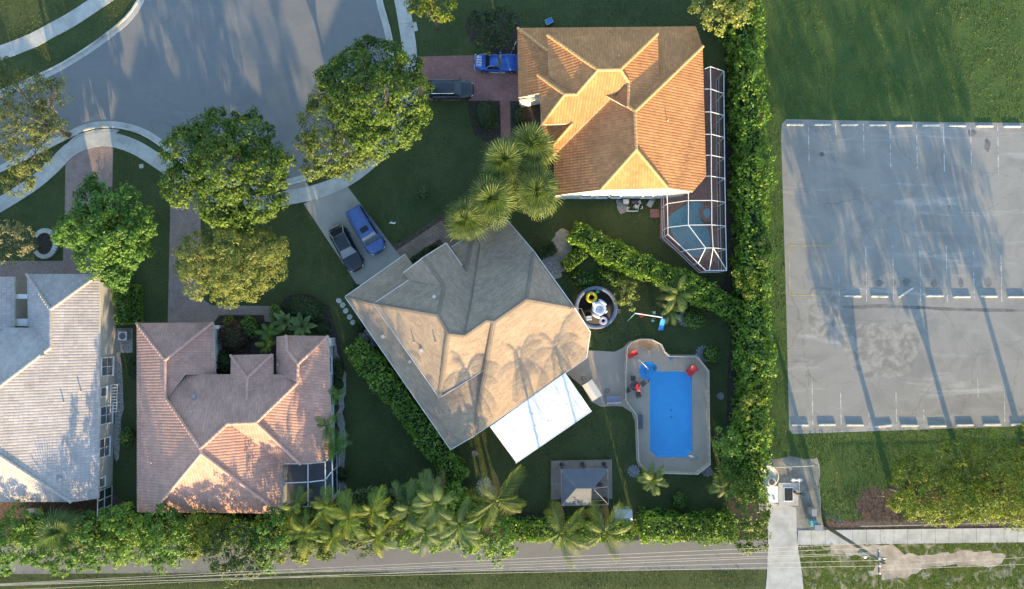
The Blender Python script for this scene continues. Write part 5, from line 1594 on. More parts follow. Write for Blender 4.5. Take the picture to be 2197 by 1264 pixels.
for x, y, n, lb in [(612, 690, 9, 'plant with big paddle leaves behind the oval bush'), (648, 700, 11, 'plant with big paddle leaves over the edge of the pink roof')]:
    c = P(x, y, 1.4)
    root = empty('paddle_plant', (c.x, c.y, 0), lb, 'plant')
    for i in range(n):
        o = link('paddle_leaf', pm, root)
        o.location = (0, 0, 1.3)
        o.rotation_euler = (rnd.uniform(-.3, .3), -rnd.uniform(-.2, .7), i * 2.4)
        s = rnd.uniform(.65, .95)
        o.scale = (s, s, s)
    MB().tube([(0, 0, 0), (0, 0, 1.35)], [.1, .07], 7).local('stem', 'leaf_dark', root)


# ---- grass blades standing up from the turf
def inside_mask(xs, ys, polys):
    """True where a point lies inside any of the outlines"""
    m = np.zeros(len(xs), bool)
    for po in polys:
        q = np.array([[p[0], p[1]] for p in po])
        lo, hi = q.min(0), q.max(0)
        c = np.where((xs > lo[0]) & (xs < hi[0]) & (ys > lo[1]) & (ys < hi[1]))[0]
        if not len(c):
            continue
        px_, py_ = xs[c], ys[c]
        ins = np.zeros(len(c), bool)
        for i in range(len(q)):
            a, b = q[i], q[(i + 1) % len(q)]
            cr = ((a[1] > py_) != (b[1] > py_)) & (px_ < (b[0] - a[0]) * (py_ - a[1]) / (b[1] - a[1] + 1e-12) + a[0])
            ins ^= cr
        m[c] |= ins
    return m
def turf(name, label, x0, x1, y0, y1, dens, mat, size, polys, only=None):
    a, b = P(x0, y0), P(x1, y1)
    n = int(abs(b.x - a.x) * abs(b.y - a.y) * dens)
    xs = npr.uniform(min(a.x, b.x), max(a.x, b.x), n)
    ys = npr.uniform(min(a.y, b.y), max(a.y, b.y), n)
    thin = np.sin(xs * .9 + np.sin(ys * .7) * 1.4) + np.sin(ys * 1.3 + xs * .35) + np.sin(xs * 2.3 - ys * 1.9) * .7
    keep = (thin > npr.uniform(-2.6, 1.2, n)) & ~inside_mask(xs, ys, polys)
    xs, ys = xs[keep], ys[keep]
    k = len(xs)
    pos = np.stack([xs, ys, npr.uniform(.03, .08, k)], 1)
    an = npr.uniform(0, 6.28, k)
    nrm = np.stack([np.cos(an), np.sin(an), npr.uniform(.2, 1.1, k)], 1)
    o = link(name, leaf_mesh(name, pos, nrm, size, mat, .3))
    return tag(o, label, name.replace('_', ' '), None, 'stuff')
roofs = [q for h in (main, orange, pink, grey) for q in h.polys]
deck_out = PS([(1262, 752), (1335, 747), (1350, 733), (1375, 726), (1400, 727), (1415, 737), (1428, 755), (1440, 761), (1495, 761), (1519, 793), (1522, 995), (1496, 1015), (1395, 1012), (1365, 985), (1355, 885), (1290, 873), (1250, 830), (1211, 797)])
turf('grass', 'dark green grass of the house gardens', 0, 1630, 0, 1264, 34, 'leaf_lawn', .15, EXCL + roofs + [deck_out])
turf('fallen_leaves', 'brown fallen leaves under the tree below the parking lot', 1780, 2160, 1040, 1130, 14, 'leaf_brown', .2, [])
turf('grass', 'sunlit green grass of the field around the parking lot', 1640, 2230, -20, 1264, 34, 'leaf_field', .16, EXCL)
# ------------------------------------------------------------------ cars
def paint(name, c, rough=.28):
    m, nt, nodes, links, b = new_mat(name)
    tc = nodes.new('ShaderNodeTexCoord').outputs['Object']
    n = noise(nodes, links, tc, 3.0, 3, .6)
    r = ramp(nodes, [(0.3, scl(c, .85)), (0.7, scl(c, 1.15))])
    links.new(n.outputs[0], r.inputs[0])
    links.new(r.outputs[0], b.inputs['Base Color'])
    b.inputs['Roughness'].default_value = rough
    b.inputs['Coat Weight'].default_value = .5
    b.inputs['Coat Roughness'].default_value = .08
    MATS[name] = m
paint('paint_black', (0.012, 0.014, 0.022))
paint('paint_blue_van', (0.045, 0.10, 0.28), .3)
paint('paint_grey_black', (0.028, 0.03, 0.038))
paint('paint_sports_blue', (0.012, 0.075, 0.36), .3)
M('car_glass', (0.015, 0.02, 0.026), .15, .1, 2, 30, 0, spec=.35)
M('windshield_glass', (0.07, 0.10, 0.12), .08, .15, 2, 30, 0, spec=.8)
M('head_lamp', (0.6, 0.62, 0.65), .1, .05, 2, 30, 0, spec=.8)
M('tail_lamp', (0.35, 0.02, 0.02), .2, .05, 2, 30, 0, spec=.6)

def car(label, px, py, heading, L, W, H, belt, hood, tail, xw0, xw1, xr1, xr0, mat, fender=0.0, coke=0.0, sunroof=False, rails=False, trim=True, wheel=.33, roofw=.70, nose=.55):
    """xw0 windscreen foot, xw1 windscreen top, xr1 rear top, xr0 rear foot, along the car from the middle (+ forward)"""
    c = P(px, py, H * .55)
    root = empty('parked_car', (c.x, c.y, 0.022), label, 'car', None, heading)
    hl = L / 2
    xs = [-hl, -hl + .06, -hl + .2, -hl + .45, -hl + .8, -hl + 1.2, -hl * .35, 0, hl * .3, hl - 1.35, hl - .95, hl - .6, hl - .32, hl - .12, hl - .03, hl]
    def half(x):
        f = abs(x) / hl
        w = W / 2 * (1 - .40 * max(0, (f - nose) / (1 - nose)) ** 2.9)
        w *= 1 - coke * math.exp(-((x) / .55) ** 2)
        return w
    def topz(x):
        if x > xw0:
            t = (x - xw0) / (hl - xw0)
            return belt + (hood - belt) * t ** 1.7
        if x < xr0:
            t = (xr0 - x) / (xr0 + hl)
            return belt + (tail - belt) * t
        return belt
    ax = (hl - .9, -hl + .95)
    vs_, fs = [], []
    prof = [(0, .2), (.86, .2), (.97, .32), (1.0, .5), (.985, .72), (.93, .93), (.80, 1.0), (.4, 1.025), (0, 1.035)]
    for x in xs:
        w, zt = half(x), topz(x)
        end = max(0, (abs(x) - (hl - .2)) / .2)
        ring = []
        for u, v in prof:
            z = v * zt if v > .25 else .2 + end * .1
            z = .2 + (z - .2) * (1 - .22 * end * end) + end * .04
            y = u * w
            if fender and .75 < v < 1.01 and u > .3:
                z += fender * sum(math.exp(-((x - a) / .42) ** 2) for a in ax) * (1 if u > .7 else .3)
            ring.append((x, y, z))
        full = ring + [(x, -y, z) for (x, y, z) in reversed(ring[1:-1])]
        vs_ += full
    n = 2 * len(prof) - 2
    for i in range(len(xs) - 1):
        for j in range(n):
            fs.append((i * n + j, i * n + (j + 1) % n, (i + 1) * n + (j + 1) % n, (i + 1) * n + j))
    fs += [tuple(range(n)), tuple((len(xs) - 1) * n + j for j in range(n))[::-1]]
    MB().add(vs_, fs).local('body', mat, root, True)
    wb, wt = W / 2 * .90, W / 2 * roofw
    zb = belt * 1.0
    def gh(t):  # rings of the cabin from belt to roof
        x0, x1 = xr0 + (xr1 - xr0) * t, xw0 + (xw1 - xw0) * t
        w = wb + (wt - wb) * t
        return x0, x1, w, zb + (H - zb) * t
    # roof with crown, and pillars
    x0, x1, w, z = gh(1.0)
    rv, rf = [], []
    nx, ny = 8, 7
    for i in range(nx + 1):
        for j in range(ny):
            x = x0 + (x1 - x0) * i / nx
            y = -w + 2 * w * j / (ny - 1)
            e = (abs(j - 3) / 3)
            ex = abs(i / nx - .5) * 2
            rv.append((x, y * (1 - .10 * ex ** 4), z + .055 * (1 - e * e) - .06 * ex ** 3 - .035 * e ** 6))
    for i in range(nx):
        for j in range(ny - 1):
            k = i * ny + j
            rf.append((k, k + 1, k + ny + 1, k + ny))
    MB().add(rv, rf).local('roof', mat, root, True)
    cab = MB()
    a0, a1 = gh(0), gh(.97)
    q = [(a0[0], -a0[2], a0[3]), (a0[1], -a0[2], a0[3]), (a0[1], a0[2], a0[3]), (a0[0], a0[2], a0[3]), (a1[0], -a1[2], a1[3] - .02), (a1[1], -a1[2], a1[3] - .02), (a1[1], a1[2], a1[3] - .02), (a1[0], a1[2], a1[3] - .02)]
    cab.add(q, [(0, 1, 5, 4), (1, 2, 6, 5), (2, 3, 7, 6), (3, 0, 4, 7), (4, 5, 6, 7)])
    cab.local('pillars', mat, root)
    def pane(c4, shr_u, shr_v, out, name, gm):
        A, B, C, D = [Vector(v) for v in c4]
        nn = (B - A).cross(D - A).normalized()
        def bl(u, v):
            return (A * (1 - u) + B * u) * (1 - v) + (D * (1 - u) + C * u) * v
        pts = [bl(shr_u, shr_v), bl(1 - shr_u, shr_v), bl(1 - shr_u, 1 - shr_v), bl(shr_u, 1 - shr_v)]
        MB().add([p + nn * out for p in pts] + [p for p in pts], [(0, 1, 2, 3), (0, 4, 5, 1), (1, 5, 6, 2), (2, 6, 7, 3), (3, 7, 4, 0)]).local(name, gm, root)
    pane([q[1], q[2], q[6], q[5]], .05, .04, .012, 'windshield', 'windshield_glass')
    pane([q[3], q[0], q[4], q[7]], .07, .06, .012, 'rear_window', 'dark_glass')
    for s_, idx in ((1, (2, 3, 7, 6)), (-1, (0, 1, 5, 4))):
        A, B, C, D = [Vector(q[i]) for i in idx]
        for k in range(2):
            u0, u1 = (.04, .49) if k == 0 else (.52, .95)
            lo0, lo1, hi0, hi1 = A.lerp(B, u0), A.lerp(B, u1), D.lerp(C, u0), D.lerp(C, u1)
            pane([lo0, lo1, hi1, hi0], .02, .08, .012, 'side_window', 'car_glass')
        if trim:
            MB().tube([D.lerp(A, .02) + Vector((0, .02 * s_, .01)), C.lerp(B, .02) + Vector((0, .02 * s_, .01))], .014, 5).local('window_trim', 'chrome', root)
    for x in ax:
        for s_ in (-1, 1):
            y = s_ * (half(x) - .08)
            wh = MB().tube([(x, y - .11, wheel), (x, y + .11, wheel)], wheel, 18).local('wheel', 'tyre_rubber', root)
            MB().tube([(x, y + s_ * .1, wheel), (x, y + s_ * .125, wheel)], wheel * .62, 14).local('rim', 'chrome', wh)
    for s_ in (-1, 1):
        MB().ell((hl - .2, s_ * half(hl - .2) * .78, topz(hl - .2) * .80), (.2, .16, .075)).local('headlight', 'head_lamp', root, True)
        MB().ell((-hl + .1, s_ * half(-hl + .1) * .78, topz(-hl + .1) * .80), (.1, .17, .08)).local('taillight', 'tail_lamp', root, True)
        mm = MB().ell((xw0 - .12, s_ * (W / 2 + .06), belt + .05), (.07, .11, .07))
        mm.local('mirror', mat, root, True)
    MB().beam((hl - .1, -half(hl) * .55, .36), (hl - .1, half(hl) * .55, .36), .26, .16).local('grille', 'black_plastic', root)
    if sunroof:
        x0, x1, w, z = gh(1)
        MB().box((x1 - .62, 0, z + .05), (.55, w * 1.1, .03)).local('sunroof', 'car_glass', root)
    if rails:
        x0, x1, w, z = gh(1)
        for s_ in (-1, 1):
            MB().tube([(x0 + .2, s_ * w * .86, z + .03), (x0 + .3, s_ * w * .86, z + .09), (x1 - .5, s_ * w * .86, z + .09), (x1 - .4, s_ * w * .86, z + .03)], .022, 6).local('roof_rail', 'dark_metal', root)
    return root, half, topz, hl
car('black sedan parked nose to the garage, left of the blue minivan', 742, 532, R(-61.5), 4.9, 1.85, 1.45, .95, .78, .92, .9, .15, -1.3, -2.1, 'paint_black', roofw=.66)
car('blue minivan with a dark sunroof parked on the concrete driveway', 784, 493, R(-58.5), 5.1, 1.98, 1.76, 1.08, .92, 1.05, 1.55, .72, -2.2, -2.42, 'paint_blue_van', sunroof=True, rails=True, trim=False, roofw=.74)
car('dark grey car half under the tree on the brick driveway', 965, 191, R(0), 4.7, 1.86, 1.62, 1.0, .86, 1.0, 1.15, .45, -1.75, -2.2, 'paint_grey_black', roofw=.72)
sp, half, topz, hl = car('blue classic sports car with a chrome luggage rack on the brick driveway', 1068, 134, R(-1), 4.6, 1.78, 1.2, .84, .66, .80, .35, -.05, -.75, -1.25, 'paint_sports_blue', fender=.11, coke=.06, trim=True, roofw=.62, nose=.5)
rk = MB()
for i in range(7):
    y = -.5 + i * 1.0 / 6
    rk.tube([(-2.12, y, .90), (-1.62, y, .93)], .016, 5)
for x in (-2.12, -1.62):
    rk.tube([(x, -.52, .90 + (x + 2.12) * .06), (x, .52, .90 + (x + 2.12) * .06)], .018, 5)
for x in (-2.1, -1.64):
    for y in (-.5, .5):
        rk.tube([(x, y, .76), (x, y, .91)], .014, 5)
rk.local('luggage_rack', 'chrome', sp)
for s_ in (-1, 1):
    MB().tube([(-.75, s_ * .93, .26), (.75, s_ * .93, .26)], .065, 8).local('side_pipe', 'chrome', sp)
    MB().tube([(-2.2, s_ * .85, .5), (-2.34, s_ * .72, .5), (-2.36, s_ * .2, .5)], .05, 8).local('bumper', 'chrome', sp)

# ------------------------------------------------------------------ patio, pool
deck_px = [(1262, 752), (1290, 753), (1318, 755), (1335, 747), (1350, 733), (1375, 726), (1400, 727), (1415, 737), (1428, 755), (1440, 761), (1495, 761), (1519, 793), (1522, 995), (1496, 1015), (1395, 1012), (1370, 1000), (1365, 985), (1362, 905), (1355, 885), (1335, 872), (1315, 871), (1290, 873), (1268, 862), (1250, 830), (1211, 797), (1230, 770)]
deck_w = PS(deck_px)
pdk = holed_sheet('pool_deck', deck_w, pool_w, .06, 'patio_concrete')
edge = MB()
dw = ccw(deck_w)
edge.strip(dw + [dw[0]], inset(dw, .06) + [inset(dw, .06)[0]], 0, .0595)
edge.build('deck_edge', 'concrete', pdk)
M('pool_plaster', (0.46, 0.70, 0.84), .6, .05, 1.2, 20, .05)
M('pool_tile', (0.22, 0.42, 0.62), .4, .1, 4, 20, .05)
clear_mat('pool_water', (0.33, 0.72, 0.93), .06, .02)
pool_c = center(pool_w)
pool = empty('swimming_pool', pool_c, 'long swimming pool with blue water and a round end by the steps', 'pool')
pwc = ccw(pool_w)
MB().sheet(pwc, -1.35).build('pool_floor', 'pool_plaster', pool)
wallm = MB()
n = len(pwc)
wallm.add([(p.x, p.y, .055) for p in pwc] + [(p.x, p.y, -1.35) for p in pwc], [(i, (i + 1) % n, n + (i + 1) % n, n + i) for i in range(n)])
wallm.build('pool_wall', 'pool_plaster', pool)
cp = [Vector((p.x, p.y, 0)) for p in pwc]
cp2 = inset(cp, -.16)
MB().strip(cp + [cp[0]], cp2 + [cp2[0]], .03, .075).build('coping', 'patio_concrete', pool)
MB().sheet(pwc, -.08).build('water', 'pool_water', pool)
for r0_, r1_, zt_ in ((20.3, 14, -.3), (13.9, 8, -.6)):
    ra, rb_ = PS(arc(1391, 796, r0_, 1.5, 5.6, 20)), PS(arc(1391, 796, r1_, 1.5, 5.6, 20))
    MB().strip(ra, rb_, -1.34, zt_).build('step', 'pool_plaster', pool)
    MB().strip(rb_, PS(arc(1391, 796, r1_ - .8, 1.5, 5.6, 20)), zt_ - .05, zt_ + .004).build('step_edge', 'pool_tile', pool)
for x_, y_ in ((1440, 880), (1440, 895)):
    c = P(x_, y_, -1.34)
    MB().lathe((c.x, c.y, -1.345), [(.001, .02), (.12, .02), (.13, 0)], 14).build('drain', 'pool_tile', pool)
tl = inset(cp, .012)
MB().add([(p.x, p.y, .02) for p in tl] + [(p.x, p.y, -.22) for p in tl], [(i, (i + 1) % n, n + (i + 1) % n, n + i) for i in range(n)]).build('tile_band', 'pool_tile', pool)
MB().prism(PS([(1393.5, 818), (1399, 815), (1399, 889), (1394, 889)]), -1.34, -.55).build('bench', 'pool_plaster', pool)
hr = MB()
a_, b_ = P(1371, 773, .5), P(1391, 792, .3)
hr.tube([(a_.x - .1, a_.y + .1, .06), (a_.x, a_.y, .75), a_.lerp(b_, .5) + Vector((0, 0, .35)), (b_.x, b_.y, .35), (b_.x + .05, b_.y - .05, -.5)], .035, 8)
hr.build('handrail', 'white_metal', pool, smooth=True)

# fence of see-through mesh round the pool
clear_mat('fence_mesh', (0.8, 0.8, 0.78), .0, .5, .74, (0.52, 0.45, 0.36))
fence_px = [(1343, 859), (1343, 800), (1346, 745), (1356, 735), (1369, 730), (1384, 728.5), (1401, 730), (1411, 734.5), (1420, 739.5), (1427, 755), (1437, 765), (1467, 765.5), (1497, 766), (1509, 781), (1521, 796), (1521.5, 840), (1522, 880), (1523, 940), (1524, 997), (1497, 1018), (1430, 1016), (1393, 1014), (1380, 1003), (1371, 990), (1369, 940), (1367, 892), (1355, 876), (1343, 859)]
fw = PS(fence_px, 1.15)
fz = .06
fen = empty('pool_fence', P(1430, 870), 'beige mesh safety fence around the swimming pool', 'fence')
for i in range(len(fw) - 1):
    a_, b_ = fw[i], fw[i + 1]
    seg = (b_ - a_).length
    m = max(1, round(seg / 1.0))
    MB().add([(a_.x, a_.y, fz + .03), (b_.x, b_.y, fz + .03), (b_.x, b_.y, 1.13), (a_.x, a_.y, 1.13)], [(0, 1, 2, 3)]).build('mesh_panel', 'fence_mesh', fen)
    MB().beam((a_.x, a_.y, 1.15), (b_.x, b_.y, 1.15), .045, .05).build('top_rail', 'wheel_stop_concrete', fen)
    for k_ in range(m):
        p_ = a_.lerp(b_, k_ / m)
        MB().tube([(p_.x, p_.y, fz), (p_.x, p_.y, 1.18)], .024, 6).build('post', 'wheel_stop_concrete', fen)

# ------------------------------------------------------------------ white patio cover
M('awning_white', (0.80, 0.80, 0.79), .45, .04, 1.0, 30, .03, big=(0.66, 0.65, 0.62), bigscale=.9, bigw=(.55, .8))
M('awning_seam', (0.6, 0.6, 0.6), .5, .1, 3, 30, .05)
aw = [P(1051, 916, 2.85), P(1213, 800, 2.85), P(1268, 880, 2.55), P(1107, 992, 2.55)]
awn = empty('patio_cover', center(aw), 'white metal patio cover over the lawn behind the shingled house', 'patio cover')
N = 11
for i in range(N):
    t0, t1 = i / N + .0012, (i + 1) / N - .0012
    q = [aw[0].lerp(aw[1], t0), aw[0].lerp(aw[1], t1), aw[3].lerp(aw[2], t1), aw[3].lerp(aw[2], t0)]
    up_ = Vector((0, 0, .06))
    MB().add([v + up_ for v in q] + q, [(0, 1, 2, 3), (7, 6, 5, 4), (0, 4, 5, 1), (1, 5, 6, 2), (2, 6, 7, 3), (3, 7, 4, 0)]).build('panel', 'awning_white', awn)
    if i:
        MB().beam(aw[0].lerp(aw[1], i / N) + Vector((0, 0, .063)), aw[3].lerp(aw[2], i / N) + Vector((0, 0, .063)), .05, .03).build('seam', 'awning_seam', awn)
MB().beam(aw[3] + Vector((-.02, -.06, .0)), aw[2] + Vector((.06, -.06, .0)), .1, .14).build('gutter', 'white_metal', awn)
for t in (.02, .34, .66, .98):
    p_ = aw[3].lerp(aw[2], t) + (aw[0] - aw[3]).normalized() * .3
    MB().box((p_.x, p_.y, 1.24), (.09, .09, 2.48)).build('post', 'white_metal', awn)

# ------------------------------------------------------------------ screened pool of the orange house
clear_mat('screen_mesh', (0.80, 0.81, 0.82), .0, .5, .1, (0.2, 0.205, 0.21))
sheet('screened_deck', [(1416, 412), (1416, 512), (1500, 583), (1553, 581), (1548, 150), (1500, 150), (1505, 378), (1486, 405)], 'paver_red', .02)
ip = empty('screened_pool', P(1480, 485), 'kidney shaped pool with dull teal water under the screen enclosure', 'pool')
M('pool_dull', (0.13, 0.34, 0.42), .6, .12, .6, 20, .05)
kid = catmull(PS([(1434, 478), (1436, 465), (1447, 454), (1462, 445), (1480, 436), (1500, 434), (1512, 442), (1508, 458), (1503, 470), (1510, 480), (1520, 495), (1524, 520), (1518, 540), (1502, 552), (1486, 550), (1468, 538), (1454, 522), (1441, 500)]), 3, True)
MB().sheet(kid, .028).build('water', 'pool_dull', ip)
k2_ = inset(kid, -.18)
MB().strip(ccw(kid) + [ccw(kid)[0]], k2_ + [k2_[0]], .02, .06).build('coping', 'paver_red', ip)
spa = PS([(1500, 452), (1512, 440), (1526, 446), (1530, 460), (1522, 474), (1510, 476), (1502, 466)])
MB().prism(spa, 0, .35).build('spa_wall', 'paver_red', ip)
MB().sheet(inset(spa, .3), .36).build('spa_water', 'pool_dull', ip)
enc = empty('screen_enclosure', P(1500, 400), 'white framed screen enclosure over the pool of the orange tiled house', 'screen enclosure')
ZO, ZI = 2.6, 3.5
O_ = {k: P(x, y, ZO) for k, (x, y) in dict(a=(1431, 414), b=(1433, 503), c=(1470, 537), c2=(1498, 565), d=(1515, 581), d2=(1522, 580.5), e=(1559, 580), r0=(1553, 153), r1=(1553, 201), r2=(1553.5, 248), r3=(1554, 295), r4=(1554.5, 339), r5=(1555, 383), r6=(1556, 434), r7=(1556.6, 485), r8=(1558, 534.5), l1=(1432, 437), l2=(1433, 488), n0=(1511, 149)).items()}
I_ = {k: P(x, y, ZI) for k, (x, y) in dict(i0=(1524, 143), i1=(1525, 191), i2=(1525, 240), i3=(1526, 288), i4=(1526, 333), i5=(1526, 378), i6=(1527, 430), i7=(1527, 482.5), i8=(1530, 532), m5=(1477, 404), m6=(1477, 430.5), m7=(1477, 483), m8=(1514, 532)).items()}
W_ = {'w%d' % i: P(x, y, 3.3) for i, (x, y) in enumerate([(1512, 148), (1512, 191), (1512.5, 240), (1513, 288), (1514, 333), (1516, 378)])}
A_ = {**O_, **I_, **W_}
def frame_bar(a, b, w=.06):
    MB().beam(A_[a], A_[b], w, w).build('beam', 'white_metal', enc)
for pr in 'a l1,l1 l2,l2 b,b c,c c2,c2 d,d d2,d2 e,e r8,r8 r7,r7 r6,r6 r5,r5 r4,r4 r3,r3 r2,r2 r1,r1 r0,r0 i0,i0 w0,i0 i1,i1 i2,i2 i3,i3 i4,i4 i5,i5 i6,i6 i7,i7 i8,i1 r1,i2 r2,i3 r3,i4 r4,i5 r5,i6 r6,i7 r7,i8 r8,w1 i1,w2 i2,w3 i3,w4 i4,w5 i5,l1 m6,m6 i6,l2 m7,m7 i7,m5 m6,m6 m7,m7 m8,c m8,m8 i8,m8 c2,i8 d2,i8 e'.split(','):
    frame_bar(*pr.split())
def screen(keys):
    MB().add([A_[k] if isinstance(k, str) else k for k in keys], [tuple(range(len(keys)))]).build('screen_panel', 'screen_mesh', enc)
for i in range(8):
    screen(['i%d' % i, 'r%d' % i, 'r%d' % (i + 1), 'i%d' % (i + 1)])
for i in range(5):
    screen(['w%d' % i, 'i%d' % i, 'i%d' % (i + 1), 'w%d' % (i + 1)])
for k_ in ['a l1 m6 m5', 'm5 m6 i6 i5', 'l1 l2 m7 m6', 'm6 m7 i7 i6', 'l2 b c m8 m7', 'm7 m8 i8 i7', 'c c2 m8', 'm8 c2 d d2 i8', 'i8 d2 e', 'i8 e r8']:
    screen(k_.split())
ring = ['a', 'l1', 'l2', 'b', 'c', 'c2', 'd', 'e', 'r8', 'r7', 'r6', 'r5', 'r4', 'r3', 'r2', 'r1', 'r0']
for k_ in ring:
    p_ = A_[k_]
    MB().beam((p_.x, p_.y, 0), (p_.x, p_.y, ZO), .07, .07, (0, 1, 0)).build('post', 'white_metal', enc)
for a_, b_ in zip(ring[:-1], ring[1:]):
    p_, q_ = A_[a_], A_[b_]
    MB().beam((p_.x, p_.y, .95), (q_.x, q_.y, .95), .05, .05).build('chair_rail', 'white_metal', enc)
    MB().beam((p_.x, p_.y, .06), (q_.x, q_.y, .06), .06, .06).build('sill_rail', 'white_metal', enc)
    MB().add([(p_.x, p_.y, .05), (q_.x, q_.y, .05), (q_.x, q_.y, ZO), (p_.x, p_.y, ZO)], [(0, 1, 2, 3)]).build('screen_panel', 'screen_mesh', enc)

# ------------------------------------------------------------------ screened porch of the pink house
M('porch_tile', (0.22, 0.21, 0.21), .7, .12, 1, 20, .1)
sheet('porch_floor', [(600, 990), (715, 975), (715, 1075), (600, 1080)], 'porch_tile', .03)
por = empty('screened_porch', P(655, 1040), 'pale framed screened porch at the lower right corner of the pink tiled house', 'screened porch')
NP = {k: P(x, y, 2.65) for k, (x, y) in dict(a0=(607, 995), a1=(661, 995), a2=(698, 991), a3=(713, 978), b0=(607, 1036.5), b1=(661, 1034.5), b2=(698, 1030), b3=(713, 1010), c0=(607, 1089), c1=(661, 1087), c2=(699, 1083), c3=(714, 1066)).items()}
clear_mat('porch_mesh', (0.62, 0.65, 0.70), .02, .3, .16, (0.13, 0.145, 0.17))
for pr in 'a0 a1,a1 a2,a2 a3,b0 b1,b1 b2,b2 b3,c0 c1,c1 c2,c2 c3,a0 b0,b0 c0,a1 b1,b1 c1,a2 b2,b2 c2,a3 b3,b3 c3'.split(','):
    x_, y_ = pr.split()
    MB().beam(NP[x_], NP[y_], .09, .09).build('beam', 'white_metal', por)
for q_ in 'a0 a1 b1 b0,a1 a2 b2 b1,a2 a3 b3 b2,b0 b1 c1 c0,b1 b2 c2 c1,b2 b3 c3 c2'.split(','):
    MB().add([NP[k] for k in q_.split()], [(0, 1, 2, 3)]).build('screen_panel', 'porch_mesh', por)
rg = ['c0', 'c1', 'c2', 'c3', 'b3', 'a3']
for k_ in rg:
    p_ = NP[k_]
    MB().beam((p_.x, p_.y, 0), (p_.x, p_.y, 2.65), .08, .08, (0, 1, 0)).build('post', 'white_metal', por)
for a_, b_ in zip(rg[:-1], rg[1:]):
    p_, q_ = NP[a_], NP[b_]
    for z_ in (.06, .95):
        MB().beam((p_.x, p_.y, z_), (q_.x, q_.y, z_), .07, .07).build('rail', 'white_metal', por)
    MB().add([(p_.x, p_.y, .05), (q_.x, q_.y, .05), (q_.x, q_.y, 2.6), (p_.x, p_.y, 2.6)], [(0, 1, 2, 3)]).build('screen_panel', 'porch_mesh', por)
c = P(668, 1046, .6)
pt = empty('potted_plant', (c.x, c.y, .03), 'dark potted plant inside the screened porch', 'potted plant')
MB().lathe((0, 0, 0), [(.16, 0), (.22, .35), (.24, .37), (.2, .37)], 14).local('pot', 'dark_metal', pt, True)
for i in range(9):
    o = link('paddle_leaf', pm, pt)
    o.location = (0, 0, .6)
    o.rotation_euler = (0, -.3, i * 2.4)
    o.scale = (.4, .4, .4)
# ------------------------------------------------------------------ gazebo on its deck
dk = PS([(1182, 988.5), (1313, 986), (1314, 1070), (1182, 1072)], .2)
deckr = empty('wooden_deck', center(dk), 'greying wooden deck under the gazebo', 'deck')
NPL = 30
for i in range(NPL):
    t0, t1 = i / NPL + .003, (i + 1) / NPL - .003
    q = [dk[0].lerp(dk[3], t0), dk[1].lerp(dk[2], t0), dk[1].lerp(dk[2], t1), dk[0].lerp(dk[3], t1)]
    MB().prism(q, .16, .2 + rnd.uniform(-.006, .006), True).build('plank', 'deck_wood', deckr)
for k_ in range(5):
    a_, b_ = dk[0].lerp(dk[1], .02 + k_ * .24), dk[3].lerp(dk[2], .02 + k_ * .24)
    MB().beam((a_.x, a_.y, .08), (b_.x, b_.y, .08), .08, .15).build('joist', 'old_wood', deckr)
M('canopy_grey', (0.105, 0.115, 0.14), .85, .12, 1.5, 40, .15)
M('curtain_dark', (0.045, 0.038, 0.04), .9, .3, 6, 30, .4)
M('gazebo_metal', (0.17, 0.17, 0.19), .5, .12, 3, 30, .1)
gz = empty('gazebo', P(1254, 1045, 0), 'grey fabric gazebo with one roof side missing, standing on the wooden deck', 'gazebo')
ze, zr = 2.35, 3.25
G = dict(nw=P(1204, 1007, ze), ne=P(1304, 1006, ze), se=P(1305.5, 1083, ze), sw=P(1205, 1085, ze), r0=P(1237, 1048, zr), r1=P(1272.5, 1048, zr))
G['sm'] = G['sw'].lerp(G['se'], .63)
G['rm'] = G['r0'].lerp(G['r1'], .9)
def cloth(keys, name='canopy'):
    q = [G[k] for k in keys]
    n_ = len(q)
    d_ = Vector((0, 0, -.015))
    MB().add([v + Vector((0, 0, .03)) for v in q] + [v + Vector((0, 0, .015)) for v in q], [tuple(range(n_)), tuple(range(2 * n_ - 1, n_ - 1, -1))] + [(i, n_ + i, n_ + (i + 1) % n_, (i + 1) % n_) for i in range(n_)]).build(name, 'canopy_grey', gz)
cloth(['nw', 'ne', 'r1', 'r0'])
cloth(['nw', 'r0', 'sw'])
cloth(['sw', 'sm', 'rm', 'r0'])
for a_, b_ in [('nw', 'ne'), ('ne', 'se'), ('se', 'sw'), ('sw', 'nw'), ('r0', 'r1'), ('r0', 'nw'), ('r0', 'sw'), ('r1', 'ne'), ('r1', 'se')]:
    MB().beam(G[a_], G[b_], .055, .055).build('beam', 'gazebo_metal', gz)
for t in (.35, .72):
    MB().beam(G['r1'].lerp(G['se'], t), G['sw'].lerp(G['se'], .66).lerp(G['rm'], 1 - t), .04, .04).build('beam', 'gazebo_metal', gz)
MB().beam(G['r1'], G['ne'].lerp(G['se'], .5), .04, .04).build('beam', 'gazebo_metal', gz)
for a_, b_ in [('nw', 'ne'), ('sw', 'se')]:
    for t in (.03, .5, .97):
        p_ = G[a_].lerp(G[b_], t)
        MB().box((p_.x, p_.y, ze / 2 + .1), (.07, .07, ze - .2)).build('post', 'gazebo_metal', gz)
        cu = MB()
        cu.tube([(p_.x + .04, p_.y + .05, .25), (p_.x + .03, p_.y + .06, .9), (p_.x, p_.y + .04, 1.25), (p_.x, p_.y + .04, ze - .1)], [.2, .15, .09, .17], 9)
        cu.build('curtain', 'curtain_dark', gz, smooth=True)
